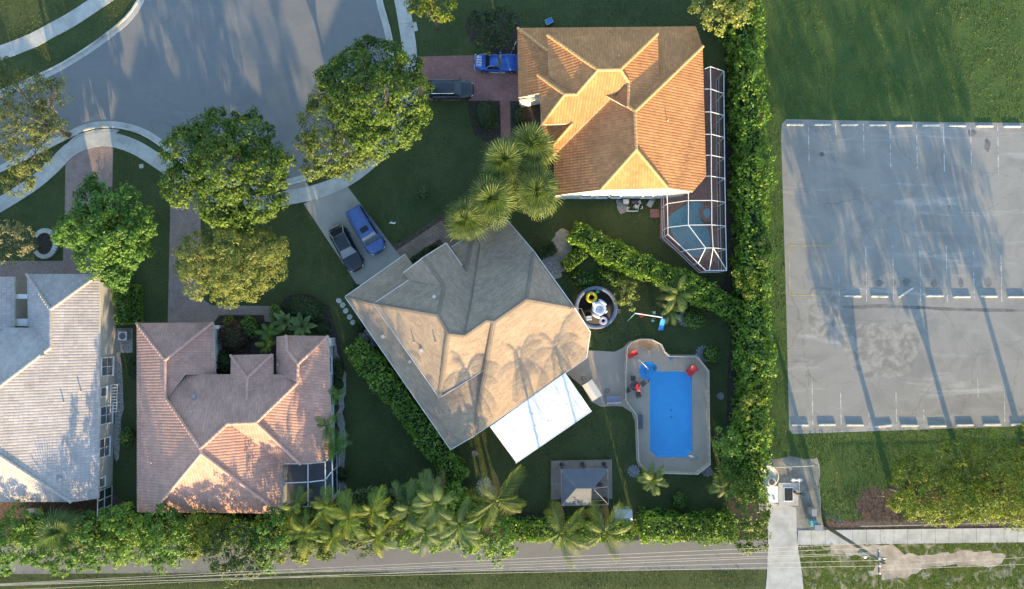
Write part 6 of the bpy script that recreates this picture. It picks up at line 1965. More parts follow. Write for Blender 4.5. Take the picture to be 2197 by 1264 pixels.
# metal side chair under the open side
def chair(name, label, px, py, rz, mat='dark_metal', z=0.0, cat='chair', seat=(.46, .46), sh=.42, back=.45, group=None, slats=False):
    c = P(px, py, sh)
    r = empty(name, (c.x, c.y, z), label, cat, group, rz)
    w, d = seat
    if slats:
        for i in range(6):
            MB().box((-w / 2 + w * (i + .5) / 6, 0, sh), (w / 6 * .7, d, .02)).local('slat', mat, r)
    else:
        MB().box((0, 0, sh), (w, d, .035), 0, .96).local('seat', mat, r)
    bk = MB()
    for y in (-w / 2 + .02, w / 2 - .02):
        bk.tube([(y, -d / 2, sh), (y, -d / 2 - .1, sh + back)], .016, 6)
    for k_ in range(4):
        zz = sh + back * (k_ + 1) / 4
        bk.tube([(-w / 2 + .02, -d / 2 - .1 * (k_ + 1) / 4, zz), (w / 2 - .02, -d / 2 - .1 * (k_ + 1) / 4, zz)], .014, 6)
    bk.local('backrest', mat, r)
    for x in (-1, 1):
        for y in (-1, 1):
            MB().tube([(x * (w / 2 - .02), y * (d / 2 - .02), sh), (x * (w / 2 + .01), y * (d / 2 + .02), 0)], .016, 6).local('leg', mat, r)
        MB().tube([(x * w / 2, -d / 2 - .05, sh + .22), (x * w / 2, d / 2 - .03, sh + .22), (x * w / 2, d / 2 - .03, sh)], .016, 6).local('armrest', mat, r)
    return r
chair('patio_chair', 'dark metal chair under the open side of the gazebo', 1285, 1038, 1.2, z=.2)

# leaf litter blown onto the patio cover
lp, ln = [], []
for _ in range(60):
    u, v = rnd.random(), rnd.random() ** 1.5
    q = aw[0].lerp(aw[1], u).lerp(aw[3].lerp(aw[2], u), v)
    lp.append((q.x, q.y, q.z + .085)); ln.append((0, 0, 1))
o = link('leaf_litter', leaf_mesh('leaf_litter', np.array(lp), np.array(ln, float), .13, 'leaf_brown', .45))
tag(o, 'few dry leaves lying on the white patio cover', 'leaves', None, 'stuff')
# ------------------------------------------------------------------ garden shed
sc = P(1338, 1111, 1.9)
shd = empty('garden_shed', (sc.x, sc.y, 0), 'small pale grey garden shed half under the right coconut palm', 'shed')
M('shed_panel', (0.42, 0.44, 0.48), .6, .08, 2, 30, .05)
MB().box((0, 0, .85), (1.5, 1.2, 1.7)).local('wall', 'shed_panel', shd)
for s_ in (-1, 1):
    MB().add([(-.85, s_ * .72, 1.68), (.85, s_ * .72, 1.68), (.85, 0, 2.05), (-.85, 0, 2.05), (-.85, s_ * .72, 1.62), (.85, s_ * .72, 1.62), (.85, 0, 1.99), (-.85, 0, 1.99)], [(0, 1, 2, 3), (7, 6, 5, 4), (0, 4, 5, 1), (1, 5, 6, 2), (2, 6, 7, 3), (3, 7, 4, 0)]).local('roof_panel', 'shed_panel', shd)
MB().box((0, .61, .82), (.9, .03, 1.5)).local('door', 'grey_metal', shd)

# ------------------------------------------------------------------ trampoline and inflatables
tc_ = P(1279, 660, .85)
tr_ = empty('trampoline', (tc_.x, tc_.y, 0), 'big round black trampoline at the right corner of the shingled house', 'trampoline')
M('tramp_pad', (0.17, 0.19, 0.26), .7, .1, 2, 30, .1)
M('tramp_mat', (0.028, 0.026, 0.026), .9, .15, 3, 60, .2)
RT = 2.1
MB().lathe((0, 0, 0), [(RT - .36, .86), (RT - .34, .895), (RT - .02, .90), (RT + .02, .87), (RT, .80)], 48).local('safety_pad', 'tramp_pad', tr_, True)
MB().lathe((0, 0, 0), [(.001, .845), (1.0, .85), (RT - .34, .872)], 48).local('jumping_mat', 'tramp_mat', tr_, True)
MB().torus((0, 0, .78), RT - .03, .03, 48, 8).local('frame_ring', 'grey_metal', tr_, True)
for i in range(6):
    a = i * math.pi / 3 + .2
    MB().tube([(RT * .97 * math.cos(a - .16), RT * .97 * math.sin(a - .16), .78), (RT * .99 * math.cos(a - .14), RT * .99 * math.sin(a - .14), .03), (RT * .99 * math.cos(a + .14), RT * .99 * math.sin(a + .14), .03), (RT * .97 * math.cos(a + .16), RT * .97 * math.sin(a + .16), .78)], .025, 7).local('leg', 'grey_metal', tr_)
clear_mat('skirt_net', (.8, .8, .8), 0, .5, .45, (.5, .48, .46))
sk = MB()
for i in range(48):
    a0, a1 = i * math.pi / 24, (i + 1) * math.pi / 24
    sk.add([(RT * math.cos(a0) * 1.01, RT * math.sin(a0) * 1.01, .06), (RT * math.cos(a1) * 1.01, RT * math.sin(a1) * 1.01, .06), (RT * math.cos(a1) * 1.01, RT * math.sin(a1) * 1.01, .8), (RT * math.cos(a0) * 1.01, RT * math.sin(a0) * 1.01, .8)], [(0, 1, 2, 3)])
sk.local('skirt', 'skirt_net', tr_)
ld = MB()
lx = RT + .05
for y in (-.18, .18):
    ld.tube([(lx - .05, y - .35, .9), (lx + .45, y - .35, 0)], .02, 6)
for k_ in range(3):
    ld.tube([(lx + .07 + .12 * k_, -.53, .68 - .22 * k_), (lx + .07 + .12 * k_, -.17, .68 - .22 * k_)], .025, 6)
ld.local('ladder', 'grey_metal', tr_)
def inflat(name, c, sub=None):
    pass
M('vinyl_yellow', (0.62, 0.47, 0.03), .35, .1, 4, 30, .05)
M('vinyl_green', (0.04, 0.30, 0.14), .4, .1, 4, 30, .05)
M('vinyl_white', (0.66, 0.68, 0.74), .35, .05, 4, 30, .05)
M('vinyl_blush', (0.68, 0.58, 0.62), .35, .05, 4, 30, .05)
M('red_plastic', (0.52, 0.035, 0.035), .4, .1, 4, 30, .05)
M('blue_plastic', (0.03, 0.21, 0.6), .7, .1, 4, 30, .05, spec=.1)
M('teal_metal', (0.16, 0.36, 0.36), .45, .1, 4, 30, .05)
p_ = P(1269, 638, 1.0)
pin = empty('pineapple_float', (p_.x, p_.y, .87), 'yellow pineapple pool ring with green leaves on the trampoline', 'pool float')
MB().torus((0, 0, .15), .41, .165, 32, 12, .9).local('ring', 'vinyl_yellow', pin, True)
for i in range(6):
    a = .75 + (i - 2.5) * .28
    MB().ell((math.cos(.75) * .66 + math.cos(a) * .14, math.sin(.75) * .66 + math.sin(a) * .14, .14), (.2, .06, .05), 10, 6, a).local('leaf', 'vinyl_green', pin, True)
p_ = P(1285, 662, 1.0)
uni = empty('winged_float', (p_.x, p_.y, .87), 'large white winged pool float lying in the middle of the trampoline', 'pool float')
MB().torus((0, 0, .18), .5, .22, 30, 12, .9).local('body', 'vinyl_white', uni, True)
MB().ell((0, 0, .1), (.42, .42, .07)).local('seat', 'vinyl_white', uni, True)
MB().tube([(-.45, .3, .25), (-.52, .42, .5), (-.6, .55, .62), (-.72, .62, .6)], [.2, .16, .13, .08], 10).local('neck', 'vinyl_white', uni, True)
MB().ell((.33, .62, .28), (.48, .17, .12), 14, 8, -.6).local('wing', 'vinyl_white', uni, True)
MB().ell((-.3, -.72, .28), (.46, .18, .12), 14, 8, -.45).local('wing', 'vinyl_white', uni, True)
MB().tube([(.6, -.1, .25), (.75, -.3, .2), (.6, -.5, .18)], [.1, .12, .05], 8).local('tail', 'vinyl_white', uni, True)
p_ = P(1294, 688, 1.0)
dn = MB().torus((p_.x, p_.y, 1.0), .29, .135, 28, 12, .9).build('ring_float', 'vinyl_blush', base=Vector((p_.x, p_.y, .87)), smooth=True)
tag(dn, 'small pale pink pool ring near the lower rim of the trampoline', 'pool float')
p_ = P(1264, 683, 1.0)
bx_ = empty('folded_step', (p_.x, p_.y, .872), 'small white folding step lying on the trampoline', 'step stool', None, .1)
MB().box((0, .12, .05), (.5, .2, .05)).local('tread', 'vinyl_white', bx_)
MB().box((0, -.12, .05), (.5, .18, .05)).local('tread', 'vinyl_white', bx_)
MB().tube([(-.27, -.24, .03), (-.27, .24, .03), (.27, .24, .03), (.27, -.24, .03)], .02, 6).local('frame', 'grey_metal', bx_)
q0, q1, q2 = P(1232, 661, 1.6), P(1247, 662, 1.4), P(1258, 686, .93)
pole = MB().tube([q0, q1, q2], .022, 6).build('bent_pole', 'grey_metal', base=Vector((q2.x, q2.y, .9)))
tag(pole, 'thin bent metal pole leaning across the left rim of the trampoline', 'pole')

# ------------------------------------------------------------------ swing set with slide
s0, s1 = P(1363, 672, 1.9), P(1421, 681, 1.9)
sset = empty('swing_set', (s0 + s1) / 2 - Vector((0, 0, 1.9)), 'white swing set with teal legs, a red swing and a blue slide', 'swing set')
MB().tube([s0, s1], .05, 8).build('top_beam', 'white_metal', sset)
dv = (s1 - s0).normalized()
sd = Vector((-dv.y, dv.x, 0))
for e_, t_ in ((s0, -.12), (s1, .12)):
    for s_ in (-1, 1):
        f_ = e_ + sd * s_ * .85 + dv * t_ * 3
        MB().tube([e_, (f_.x, f_.y, 0)], .035, 7).build('leg', 'teal_metal', sset)
m_ = s0.lerp(s1, .31)
for s_ in (-.16, .16):
    MB().tube([m_ + dv * s_, m_ + dv * s_ - Vector((0, 0, 1.35))], .012, 5).build('rope', 'white_metal', sset)
MB().box((m_.x, m_.y, .5), (.36, .3, .05)).build('swing_seat', 'red_plastic', sset)
MB().torus((m_.x, m_.y, .66), .2, .05, 18, 7).build('seat_guard', 'red_plastic', sset, smooth=True)
m_ = s0.lerp(s1, .77)
gl_ = MB().tube([m_ - sd * .42 - Vector((0, 0, 1.3)), m_ + sd * .42 - Vector((0, 0, 1.3))], .03, 6)
for s_ in (-1, 1):
    gl_.box(m_ + sd * s_ * .42 - Vector((0, 0, 1.27)), (.3, .2, .05))
    gl_.tube([m_ + sd * s_ * .1, m_ + sd * s_ * .2 - Vector((0, 0, 1.3))], .015, 5)
gl_.build('glider', 'teal_metal', sset)
a_, b_ = P(1423, 684, 1.3), P(1417, 709, .2)
e_ = (b_ - a_)
sdd = Vector((-e_.y, e_.x, 0)).normalized()
sl = MB()
pts = [a_, a_.lerp(b_, .12) + Vector((0, 0, .02)), a_.lerp(b_, .85) - Vector((0, 0, .03)), b_ + Vector((0, 0, .0))]
for i in range(3):
    p0, p1 = pts[i], pts[i + 1]
    for o0, o1, h0, h1 in ((-.24, .24, 0, 0), (-.26, -.24, .14, 0), (.24, .26, 0, .14)):
        sl.add([p0 + sdd * o0 + Vector((0, 0, h0)), p1 + sdd * o0 + Vector((0, 0, h0)), p1 + sdd * o1 + Vector((0, 0, h1)), p0 + sdd * o1 + Vector((0, 0, h1))], [(0, 1, 2, 3)])
sl.build('slide', 'blue_plastic', sset)
MB().tube([a_ + sdd * .2, (a_.x + sdd.x * .2, a_.y + sdd.y * .2 + .4, 0)], .025, 6).tube([a_ - sdd * .2, (a_.x - sdd.x * .2, a_.y - sdd.y * .2 + .4, 0)], .025, 6).build('slide_ladder', 'blue_plastic', sset)

# ------------------------------------------------------------------ things on the pool deck and patio
def lounger(label, px, py, rz, w=.75, L=1.15):
    c = P(px, py, .3)
    r = empty('red_lounger', (c.x, c.y, .075), label, 'lounger', None, rz)
    xs = np.linspace(-L / 2, L / 2, 12)
    v, f = [], []
    for x in xs:
        t = (x + L / 2) / L
        z = .22 + .42 * max(0, t - .55) ** 1.3 * 2 - .12 * math.sin(math.pi * min(1, t * 1.5)) * .6
        for y, dz in ((-w / 2, .10), (-w * .42, .02), (0, 0), (w * .42, .02), (w / 2, .10)):
            v.append((x, y, z + dz))
    for i in range(11):
        for j in range(4):
            k = i * 5 + j
            f.append((k, k + 1, k + 6, k + 5))
    vb = [(a, b, max(.02, c_ - .1)) for a, b, c_ in v]
    n_ = len(v)
    f += [tuple(n_ + i for i in reversed(q)) for q in f[:44]]
    for i in range(11):
        f += [(i * 5, i * 5 + 5, n_ + i * 5 + 5, n_ + i * 5), (i * 5 + 4, n_ + i * 5 + 4, n_ + i * 5 + 9, i * 5 + 9)]
    f += [(j, n_ + j, n_ + j + 1, j + 1) for j in range(4)] + [(55 + j, 56 + j, n_ + 56 + j, n_ + 55 + j) for j in range(4)]
    MB().add(v + vb, f).local('shell', 'red_plastic', r, True)
    MB().box((-L * .2, 0, .07), (.25, w * .7, .14)).local('foot', 'red_plastic', r)
    MB().box((L * .28, 0, .09), (.2, w * .7, .16)).local('foot', 'red_plastic', r)
lounger('red moulded lounger at the upper left of the pool deck', 1357, 760, .55, .5, .95)
lounger('red moulded lounger at the upper right corner of the pool', 1484, 795, .8, .72, 1.1)
# slatted brown chaise
c = P(1385, 741, .35)
ch = empty('chaise_longue', (c.x, c.y, .06), 'brown slatted chaise longue in the round bay of the pool deck', 'chaise longue', None, -.38)
for i in range(15):
    x = -.75 + 1.5 * i / 14
    z = .32 + max(0, -x - .25) * .45
    MB().box((x, 0, z), (.07, .58, .025)).local('slat', 'old_wood', ch)
for s_ in (-1, 1):
    MB().tube([(-.78, s_ * .28, .53), (-.25, s_ * .28, .3), (.78, s_ * .28, .3)], .02, 6).local('side_rail', 'old_wood', ch)
    for x in (-.6, .65):
        MB().tube([(x, s_ * .28, .3), (x, s_ * .28, 0)], .02, 6).local('leg', 'old_wood', ch)
# table, four chairs, red folded umbrella on it
c = P(1362, 828, .7)
tb = empty('patio_table', (c.x, c.y, .06), 'round dark patio table beside the pool', 'table')
MB().lathe((0, 0, .68), [(.001, .02), (.46, .02), (.48, .0), (.46, -.02), (.001, -.02)], 26).local('table_top', 'dark_metal', tb)
for i in range(4):
    a = i * math.pi / 2 + .4
    MB().tube([(.12 * math.cos(a), .12 * math.sin(a), .66), (.34 * math.cos(a), .34 * math.sin(a), 0)], .02, 6).local('leg', 'dark_metal', tb)
c = P(1366, 831, .8)
um = empty('folded_umbrella', (c.x, c.y, .765), 'folded red umbrella lying on the round patio table', 'umbrella', None, .15)
for i in range(5):
    a = (i - 2) * .32
    MB().tube([(-.28, 0, .05), (.0, a * .28, .09), (.3, a * .75, .04)], [.03, .085, .05], 7).local('canopy_fold', 'red_plastic', um, True)
MB().tube([(-.42, 0, .06), (.45, .0, .06)], .018, 6).local('pole', 'grey_metal', um)
for x, y, rz, wh in [(1358, 812, math.pi, 'above'), (1379, 823, 2.0 + math.pi / 2 * 0 + .3, 'right of'), (1347, 837, -1.2, 'left of'), (1369, 846, .2, 'below')]:
    chair('patio_chair', 'dark patio chair %s the round table by the pool' % wh, x, y, rz, 'dark_metal', .06, group='chairs round the patio table')
# canopy swing
cn = [P(1249, 827.5, 1.75), P(1270, 814, 1.75), P(1292, 848, 1.75), P(1271, 861, 1.75)]
cs = empty('canopy_swing', center(cn) + Vector((0, 0, .06)), 'garden swing under a cream canopy beside the white patio cover', 'garden swing')
M('canopy_cream', (0.62, 0.55, 0.47), .8, .06, 2, 40, .15)
M('cushion_lilac', (0.30, 0.28, 0.36), .85, .08, 2, 40, .2)
mid0, mid1 = (cn[0] + cn[1]) / 2 + Vector((0, 0, .12)), (cn[3] + cn[2]) / 2 + Vector((0, 0, .12))
MB().add([cn[0], mid0, mid1, cn[3], cn[1], cn[2]] + [v - Vector((0, 0, .1)) for v in (cn[0], mid0, mid1, cn[3], cn[1], cn[2])], [(0, 1, 2, 3), (1, 4, 5, 2), (0, 3, 9, 6), (4, 10, 11, 5), (0, 6, 7, 1), (1, 7, 10, 4), (3, 2, 8, 9), (2, 5, 11, 8)]).build('canopy', 'canopy_cream', cs)
for a_, b_ in ((cn[0], cn[1]), (cn[3], cn[2])):
    m_ = (a_ + b_) / 2
    ed = (b_ - a_)
    for s_ in (-1, 1):
        f_ = m_ + ed * s_ * .62
        MB().tube([m_ + Vector((0, 0, .06)), (f_.x, f_.y, .08)], .022, 6).build('leg', 'dark_metal', cs)
st_ = (mid0 + mid1) / 2
axis = (mid1 - mid0).normalized()
rzc = math.atan2(axis.y, axis.x)
MB().box((st_.x, st_.y, .52), (1.35, .5, .1), rzc).build('seat', 'cushion_lilac', cs)
pr_ = Vector((-axis.y, axis.x, 0)) * .28
MB().box((st_.x - pr_.x, st_.y - pr_.y, .78), (1.35, .1, .45), rzc).build('backrest', 'cushion_lilac', cs)
# cushioned bench swing
c = P(1316.5, 858, .5)
bs = empty('garden_bench', (c.x, c.y, .06), 'lilac cushioned garden bench on the patio below the canopy swing', 'bench', None, .06)
MB().box((0, .12, .45), (1.42, .5, .1), 0, .97).local('seat_cushion', 'cushion_lilac', bs)
MB().box((0, -.25, .68), (1.42, .14, .5), 0, .97).local('back_cushion', 'cushion_lilac', bs)
for s_ in (-1, 1):
    MB().tube([(s_ * .76, -.42, 0), (s_ * .76, -.36, .6), (s_ * .76, .4, .6), (s_ * .76, .45, 0)], .025, 7).local('side_frame', 'grey_metal', bs)
    MB().tube([(s_ * .76, -.55, .02), (s_ * .76, .75, .02)], .025, 7).local('foot', 'grey_metal', bs)
MB().tube([(-.76, -.38, .38), (.76, -.38, .38)], .022, 6).local('crossbar', 'grey_metal', bs)
# wire side tables
for x, y, lb in [(1252, 812, 'wire side table above the canopy swing'), (1303, 838, 'wire side table between the canopy swing and the bench')]:
    c = P(x, y, .45)
    wt_ = empty('side_table', (c.x, c.y, .06), lb, 'side table')
    MB().torus((0, 0, .45), .22, .016, 22, 6).local('rim', 'dark_metal', wt_)
    tp = MB()
    for k_ in range(5):
        y_ = -.16 + .08 * k_
        xx = math.sqrt(.22 ** 2 - y_ ** 2)
        tp.tube([(-xx, y_, .45), (xx, y_, .45)], .008, 4)
    tp.local('wire_top', 'dark_metal', wt_)
    for k_ in range(3):
        a = k_ * 2.1
        MB().tube([(.2 * math.cos(a), .2 * math.sin(a), .45), (.1 * math.cos(a), .1 * math.sin(a), .2), (.24 * math.cos(a), .24 * math.sin(a), 0)], .012, 5).local('leg', 'dark_metal', wt_)
c = P(1374, 905, .5)
sb = empty('storage_bench', (c.x, c.y, .06), 'dark storage bench standing on the pool deck inside the fence', 'storage bench')
M('bench_dark', (0.085, 0.085, 0.11), .6, .12, 3, 30, .1)
MB().box((0, 0, .22), (.44, 1.3, .44)).local('box', 'bench_dark', sb)
MB().box((0, 0, .47), (.48, 1.36, .05)).local('lid', 'bench_dark', sb)
c = P(1489, 981, .15)
rb = empty('pool_cleaner', (c.x, c.y, .075), 'small white and pale blue pool cleaner on the deck at the pool corner', 'pool cleaner', None, -.25)
MB().ell((-.25, 0, .1), (.3, .13, .1), 14, 8).local('body', 'vinyl_white', rb, True)
MB().tube([(.0, 0, .12), (.2, .05, .1), (.38, -.02, .06)], .045, 7).local('hose', 'teal_metal', rb, True)
c = P(1440, 769, .3)
nd = empty('blue_float', (c.x, c.y, .075), 'small blue float leaning on the fence above the pool', 'pool float')
MB().ell((0, 0, .22), (.12, .2, .2), 12, 8).local('body', 'blue_plastic', nd, True)
MB().torus((0, .02, .42), .1, .03, 14, 6).local('handle', 'blue_plastic', nd, True)

# ------------------------------------------------------------------ small things in the gardens
M('mat_grey', (0.20, 0.205, 0.23), .9, .3, 4, 22, .5, bd=.03)
for x, y, r_, lb in [(1360, 1011, 13.5, 'round grey stone ring at the lower left corner of the pool deck'), (1517, 1011, 12, 'round grey stone ring at the lower right corner of the pool deck'), (1041, 1045, 20, 'pale stone ring in the lawn beside the leaning coconut palm'),
                     (1471, 684, 17, 'grey stone ring under the upper ball bush'), (1510, 759, 18, 'grey stone ring under the ball bush at the deck corner'), (1018, 973, 6.5, 'small round drain cover in the lawn below the shingled house'), (1546, 850, 8, 'small round blue grey cover on the lawn right of the pool')]:
    c = P(x, y, .04)
    rr = r_ * mpp(0)
    tg = empty('stone_ring', (c.x, c.y, .012), lb, 'stone ring')
    MB().lathe((0, 0, 0), [(.001, .02), (rr * .45, .022), (rr * .47, .008)], 24).local('centre', 'mat_grey', tg)
    nn_ = max(8, int(2 * math.pi * rr * .74 / .26))
    for k_ in range(nn_):
        a = 2 * math.pi * k_ / nn_
        MB().box((rr * .74 * math.cos(a), rr * .74 * math.sin(a), .025), (rr * .5, 2 * math.pi * rr * .74 / nn_ * .86, .05 + rnd.uniform(-.01, .01)), a, .92).local('stone', 'mat_grey', tg)
for i, (x, y) in enumerate([(727, 645), (735, 655), (742, 667), (750, 680), (757, 692)]):
    c = P(x, y, 0)
    q = [(c.x + .28 * math.cos(a + i) * rnd.uniform(.85, 1.15), c.y + .28 * math.sin(a + i) * rnd.uniform(.85, 1.15), 0) for a in np.linspace(0, 2 * math.pi, 8)[:-1]]
    o = MB().prism(q, .0, .05).build('stepping_stone', 'concrete', base=Vector((c.x, c.y, 0)))
    tag(o, 'stepping stone, %s from the top beside the shingled house' % ORD[i], 'stepping stone', 'stepping stones beside the shingled house')
c0 = P(97, 523, 0)
sbd = empty('stone_border', c0, 'curved pale stone border around a planting at the left edge', 'stone border')
for k_ in range(26):
    a = -2.4 + 4.9 * k_ / 25
    w_ = .38 + .14 * math.cos((k_ - 13) / 26 * 3.1)
    rr = 1.22
    MB().box((c0.x + rr * math.cos(a) * .9, c0.y + rr * math.sin(a) * 1.08, .09), (w_, .24, .18 + rnd.uniform(-.02, .02)), a, .93).build('stone', 'concrete', sbd)
sheet('planting_bed', [(80, 505), (97, 497), (116, 510), (118, 530), (104, 545), (84, 540)], 'dark_soil', .012, 2)
o = MB().box((0, 0, .05), (.42, .42, .1), .2, .95).box((0, 0, .105), (.28, .28, .012), .2).local('meter_box', 'concrete', None)
c = P(304, 357); o.location = (c.x, c.y, 0)
tag(o, 'small square concrete meter box in the lawn by the curved sidewalk', 'meter box')
o = MB().cyl((0, 0, .06), .1, .03, 14).local('pad_cover', 'dark_metal', None)
c = P(885, 58); o.location = (c.x, c.y, 0)
tag(o, 'dark round cover on the small pad beside the sidewalk', 'cover')
c = P(841, 478, .1)
o = MB().add([(-.35, -.05, .02), (-.1, .12, .12), (.15, .02, .05), (.4, .1, .1), (.3, -.12, .03), (0, -.1, .09), (-.1, -.02, .2)], [(0, 1, 6), (1, 2, 6), (2, 5, 6), (5, 0, 6), (2, 3, 4), (2, 4, 5)]).local('paper_scrap', 'white_paint', None)
o.location = (c.x, c.y, .0)
tag(o, 'crumpled white paper scrap on the front lawn right of the minivan', 'paper scrap')
# air conditioner and pad beside the grey house
pad = structure('equipment_pad', MB().prism(PS([(246, 704), (285, 704), (285, 757), (262, 757), (246, 745)]), 0, .05), 'gravel')
c = P(263, 721, .9)
ac = empty('air_conditioner', (c.x, c.y, .05), 'white topped air conditioner between the grey tiled house and the pink tiled house', 'air conditioner')
MB().box((0, 0, .42), (.78, .78, .84), 0, .98).local('cabinet', 'grey_metal', ac)
MB().box((0, 0, .86), (.84, .84, .05)).local('top_cover', 'fascia_white', ac)
MB().lathe((0, 0, .885), [(.001, .01), (.33, .01), (.34, .0)], 24).local('fan_opening', 'bench_dark', ac)
for k_ in range(3):
    MB().torus((0, 0, .9), .1 + .1 * k_, .008, 24, 5).local('grille_ring', 'grey_metal', ac)
# trellis on the wall
ty0, ty1 = P(250, 826, .9).y, P(250, 884, .9).y
trl = empty('trellis', (gw_x + .3, (ty0 + ty1) / 2, 0), 'white ladder like trellis standing along the wall of the grey tiled house', 'trellis')
for x, z in ((gw_x + .18, 1.0), (gw_x + .55, .55)):
    MB().beam((x, ty0, z), (x, ty1, z), .06, .06).build('rail', 'white_paint', trl)
for k_ in range(10):
    y_ = ty0 + (ty1 - ty0) * k_ / 9
    MB().beam((gw_x + .18, y_, 1.0), (gw_x + .55, y_, .55), .06, .05).build('rung', 'white_paint', trl)
    if k_ % 3 == 0:
        MB().beam((gw_x + .55, y_, .55), (gw_x + .55, y_, 0), .05, .05, (0, 1, 0)).build('leg', 'white_paint', trl)
# screened door frame at the back corner of the grey house
y0_, y1_ = P(234, 1048, 1.2).y, P(234, 1110, 1.2).y
gt = empty('screened_gate', (gw_x, (y0_ + y1_) / 2, 0), 'white framed screen gate at the back corner of the grey tiled house', 'gate')
for z in (.05, 1.3, 2.4):
    MB().beam((gw_x, y0_, z), (gw_x, y1_, z), .07, .07).build('rail', 'white_metal', gt)
for k_ in range(4):
    y_ = y0_ + (y1_ - y0_) * k_ / 3
    MB().beam((gw_x, y_, 0), (gw_x, y_, 2.44), .07, .07, (0, 1, 0)).build('post', 'white_metal', gt)
    if k_ < 3:
        ye = y0_ + (y1_ - y0_) * (k_ + 1) / 3
        MB().add([(gw_x, y_, .05), (gw_x, ye, .05), (gw_x, ye, 2.4), (gw_x, y_, 2.4)], [(0, 1, 2, 3)]).build('screen_panel', 'porch_mesh', gt)
c = P(70, 1101, .5)
tub = empty('covered_tub', (c.x, c.y, 0), 'white covered tub behind the grey tiled house', 'tub')
MB().lathe((0, 0, 0), [(.55, 0), (.62, .45), (.66, .5), (.6, .56), (.001, .6)], 22, 1.35, .75).local('cover', 'fascia_white', tub, True)
# pool equipment by the white wall
c = P(1352, 440, .3)
peq = empty('pool_equipment', (c.x, c.y, 0), 'white pool pipes, pump and beige box against the white wall', 'pool equipment')
structure('equipment_pad', MB().prism(PS([(1322, 428), (1345, 432), (1350, 452), (1332, 460), (1324, 448)]), 0, .03), 'gravel')
MB().box((-.45, .3, .35), (.55, .45, .6)).local('pump_box', 'fascia_white', peq)
MB().tube([(.1, .25, .3), (.75, .3, .3)], .2, 12).local('pump', 'bench_dark', peq, True)
MB().tube([(-.3, -.55, .15), (-.3, -.25, .15), (-.05, -.25, .15)], .05, 7).tube([(-.3, -.6, .15), (.8, -.6, .15), (.8, -.2, .3), (1.0, .3, .3)], .055, 7).tube([(.35, -.2, .12), (.6, .1, .3), (.95, .4, .5), (1.05, .1, .4)], .05, 7).tube([(1.05, -.35, .2), (1.2, -.35, .3), (1.2, -.1, .3)], .05, 7).local('pipes', 'white_paint', peq, True)
MB().cyl((.55, -.25, 0), .18, .75, 14).local('filter', 'grey_metal', peq)
chair('lawn_chair', 'white framed lounge chair between the white wall and the screen enclosure', 1395, 437, 2.6, 'grey_metal', 0, seat=(.5, .7), sh=.33, back=.5)
pdl = structure('paver_landing', MB().prism(PS([(1395, 449), (1414, 449), (1414, 467), (1395, 467)]), 0, .05), 'paver_red')
# bicycle by the garage
c = P(1104, 98, .5)
bk = empty('bicycle', (c.x, c.y, 0), 'silver bicycle leaning beside the blue sports car and the garage', 'bicycle', None, 1.1)
for x in (-.5, .5):
    w_ = MB().torus((x, 0, .33), .31, .022, 24, 6, 1.0, Matrix.Rotation(math.pi / 2, 3, 'X')).local('wheel', 'tyre_rubber', bk, True)
    sp_ = MB()
    for k_ in range(8):
        a = k_ * math.pi / 4
        sp_.tube([(x, 0, .33), (x + .3 * math.cos(a), 0, .33 + .3 * math.sin(a))], .006, 4)
    sp_.local('spokes', 'chrome', w_)
MB().tube([(-.5, 0, .33), (-.12, 0, .33), (.36, 0, .78), (-.18, 0, .78), (-.12, 0, .33)], .024, 6).tube([(-.5, 0, .33), (-.18, 0, .74)], .018, 6).tube([(.5, 0, .33), (.34, 0, .92)], .022, 6).local('frame', 'chrome', bk, True)
MB().tube([(.3, -.27, .98), (.36, 0, .94), (.3, .27, .98)], .018, 6).local('handlebar', 'dark_metal', bk)
MB().ell((-.2, 0, .9), (.14, .07, .04)).local('saddle', 'black_plastic', bk, True)
# blue toy cart above the orange roof
c = P(1178, 46, .4)
ct = empty('garden_cart', (c.x, c.y, 0), 'small blue garden cart with a yellow rim behind the orange tiled house', 'cart', None, .45)
MB().box((0, 0, .32), (.62, .42, .3), 0, 1.15).local('tray', 'blue_plastic', ct)
MB().tube([(-.37, -.26, .48), (.37, -.26, .48), (.37, .26, .48), (-.37, .26, .48), (-.37, -.26, .48)], .025, 6).local('rim', 'vinyl_yellow', ct)
for x in (-.22, .22):
    for y in (-.24, .24):
        MB().tube([(x, y - .03, .12), (x, y + .03, .12)], .12, 12).local('wheel', 'tyre_rubber', ct)
MB().tube([(.3, 0, .3), (.75, 0, .45)], .018, 6).local('handle', 'dark_metal', ct)
# bin store by the left wall of the shingled house
for x, y, lb in [(783, 728, 'grey wheeled bin under the left eave of the shingled house'), (797, 741, 'blue grey wheeled bin, lower of the two under the left eave')]:
    c = P(x, y, .9)
    bn = empty('wheeled_bin', (c.x, c.y, 0), lb, 'bin', None, -.95)
    MB().box((0, 0, .5), (.5, .55, .95), 0, 1.12).local('body', 'bench_dark', bn)
    MB().box((0, .02, 1.0), (.6, .66, .06), 0, .9).local('lid', 'bench_dark', bn)
    for s_ in (-.22, .22):
        MB().tube([(s_ - .03, -.3, .1), (s_ + .03, -.3, .1)], .1, 10).local('wheel', 'tyre_rubber', bn)
structure('side_pad', MB().prism(PS([(768, 715), (790, 705), (815, 748), (792, 760)]), 0, .04), 'gravel')

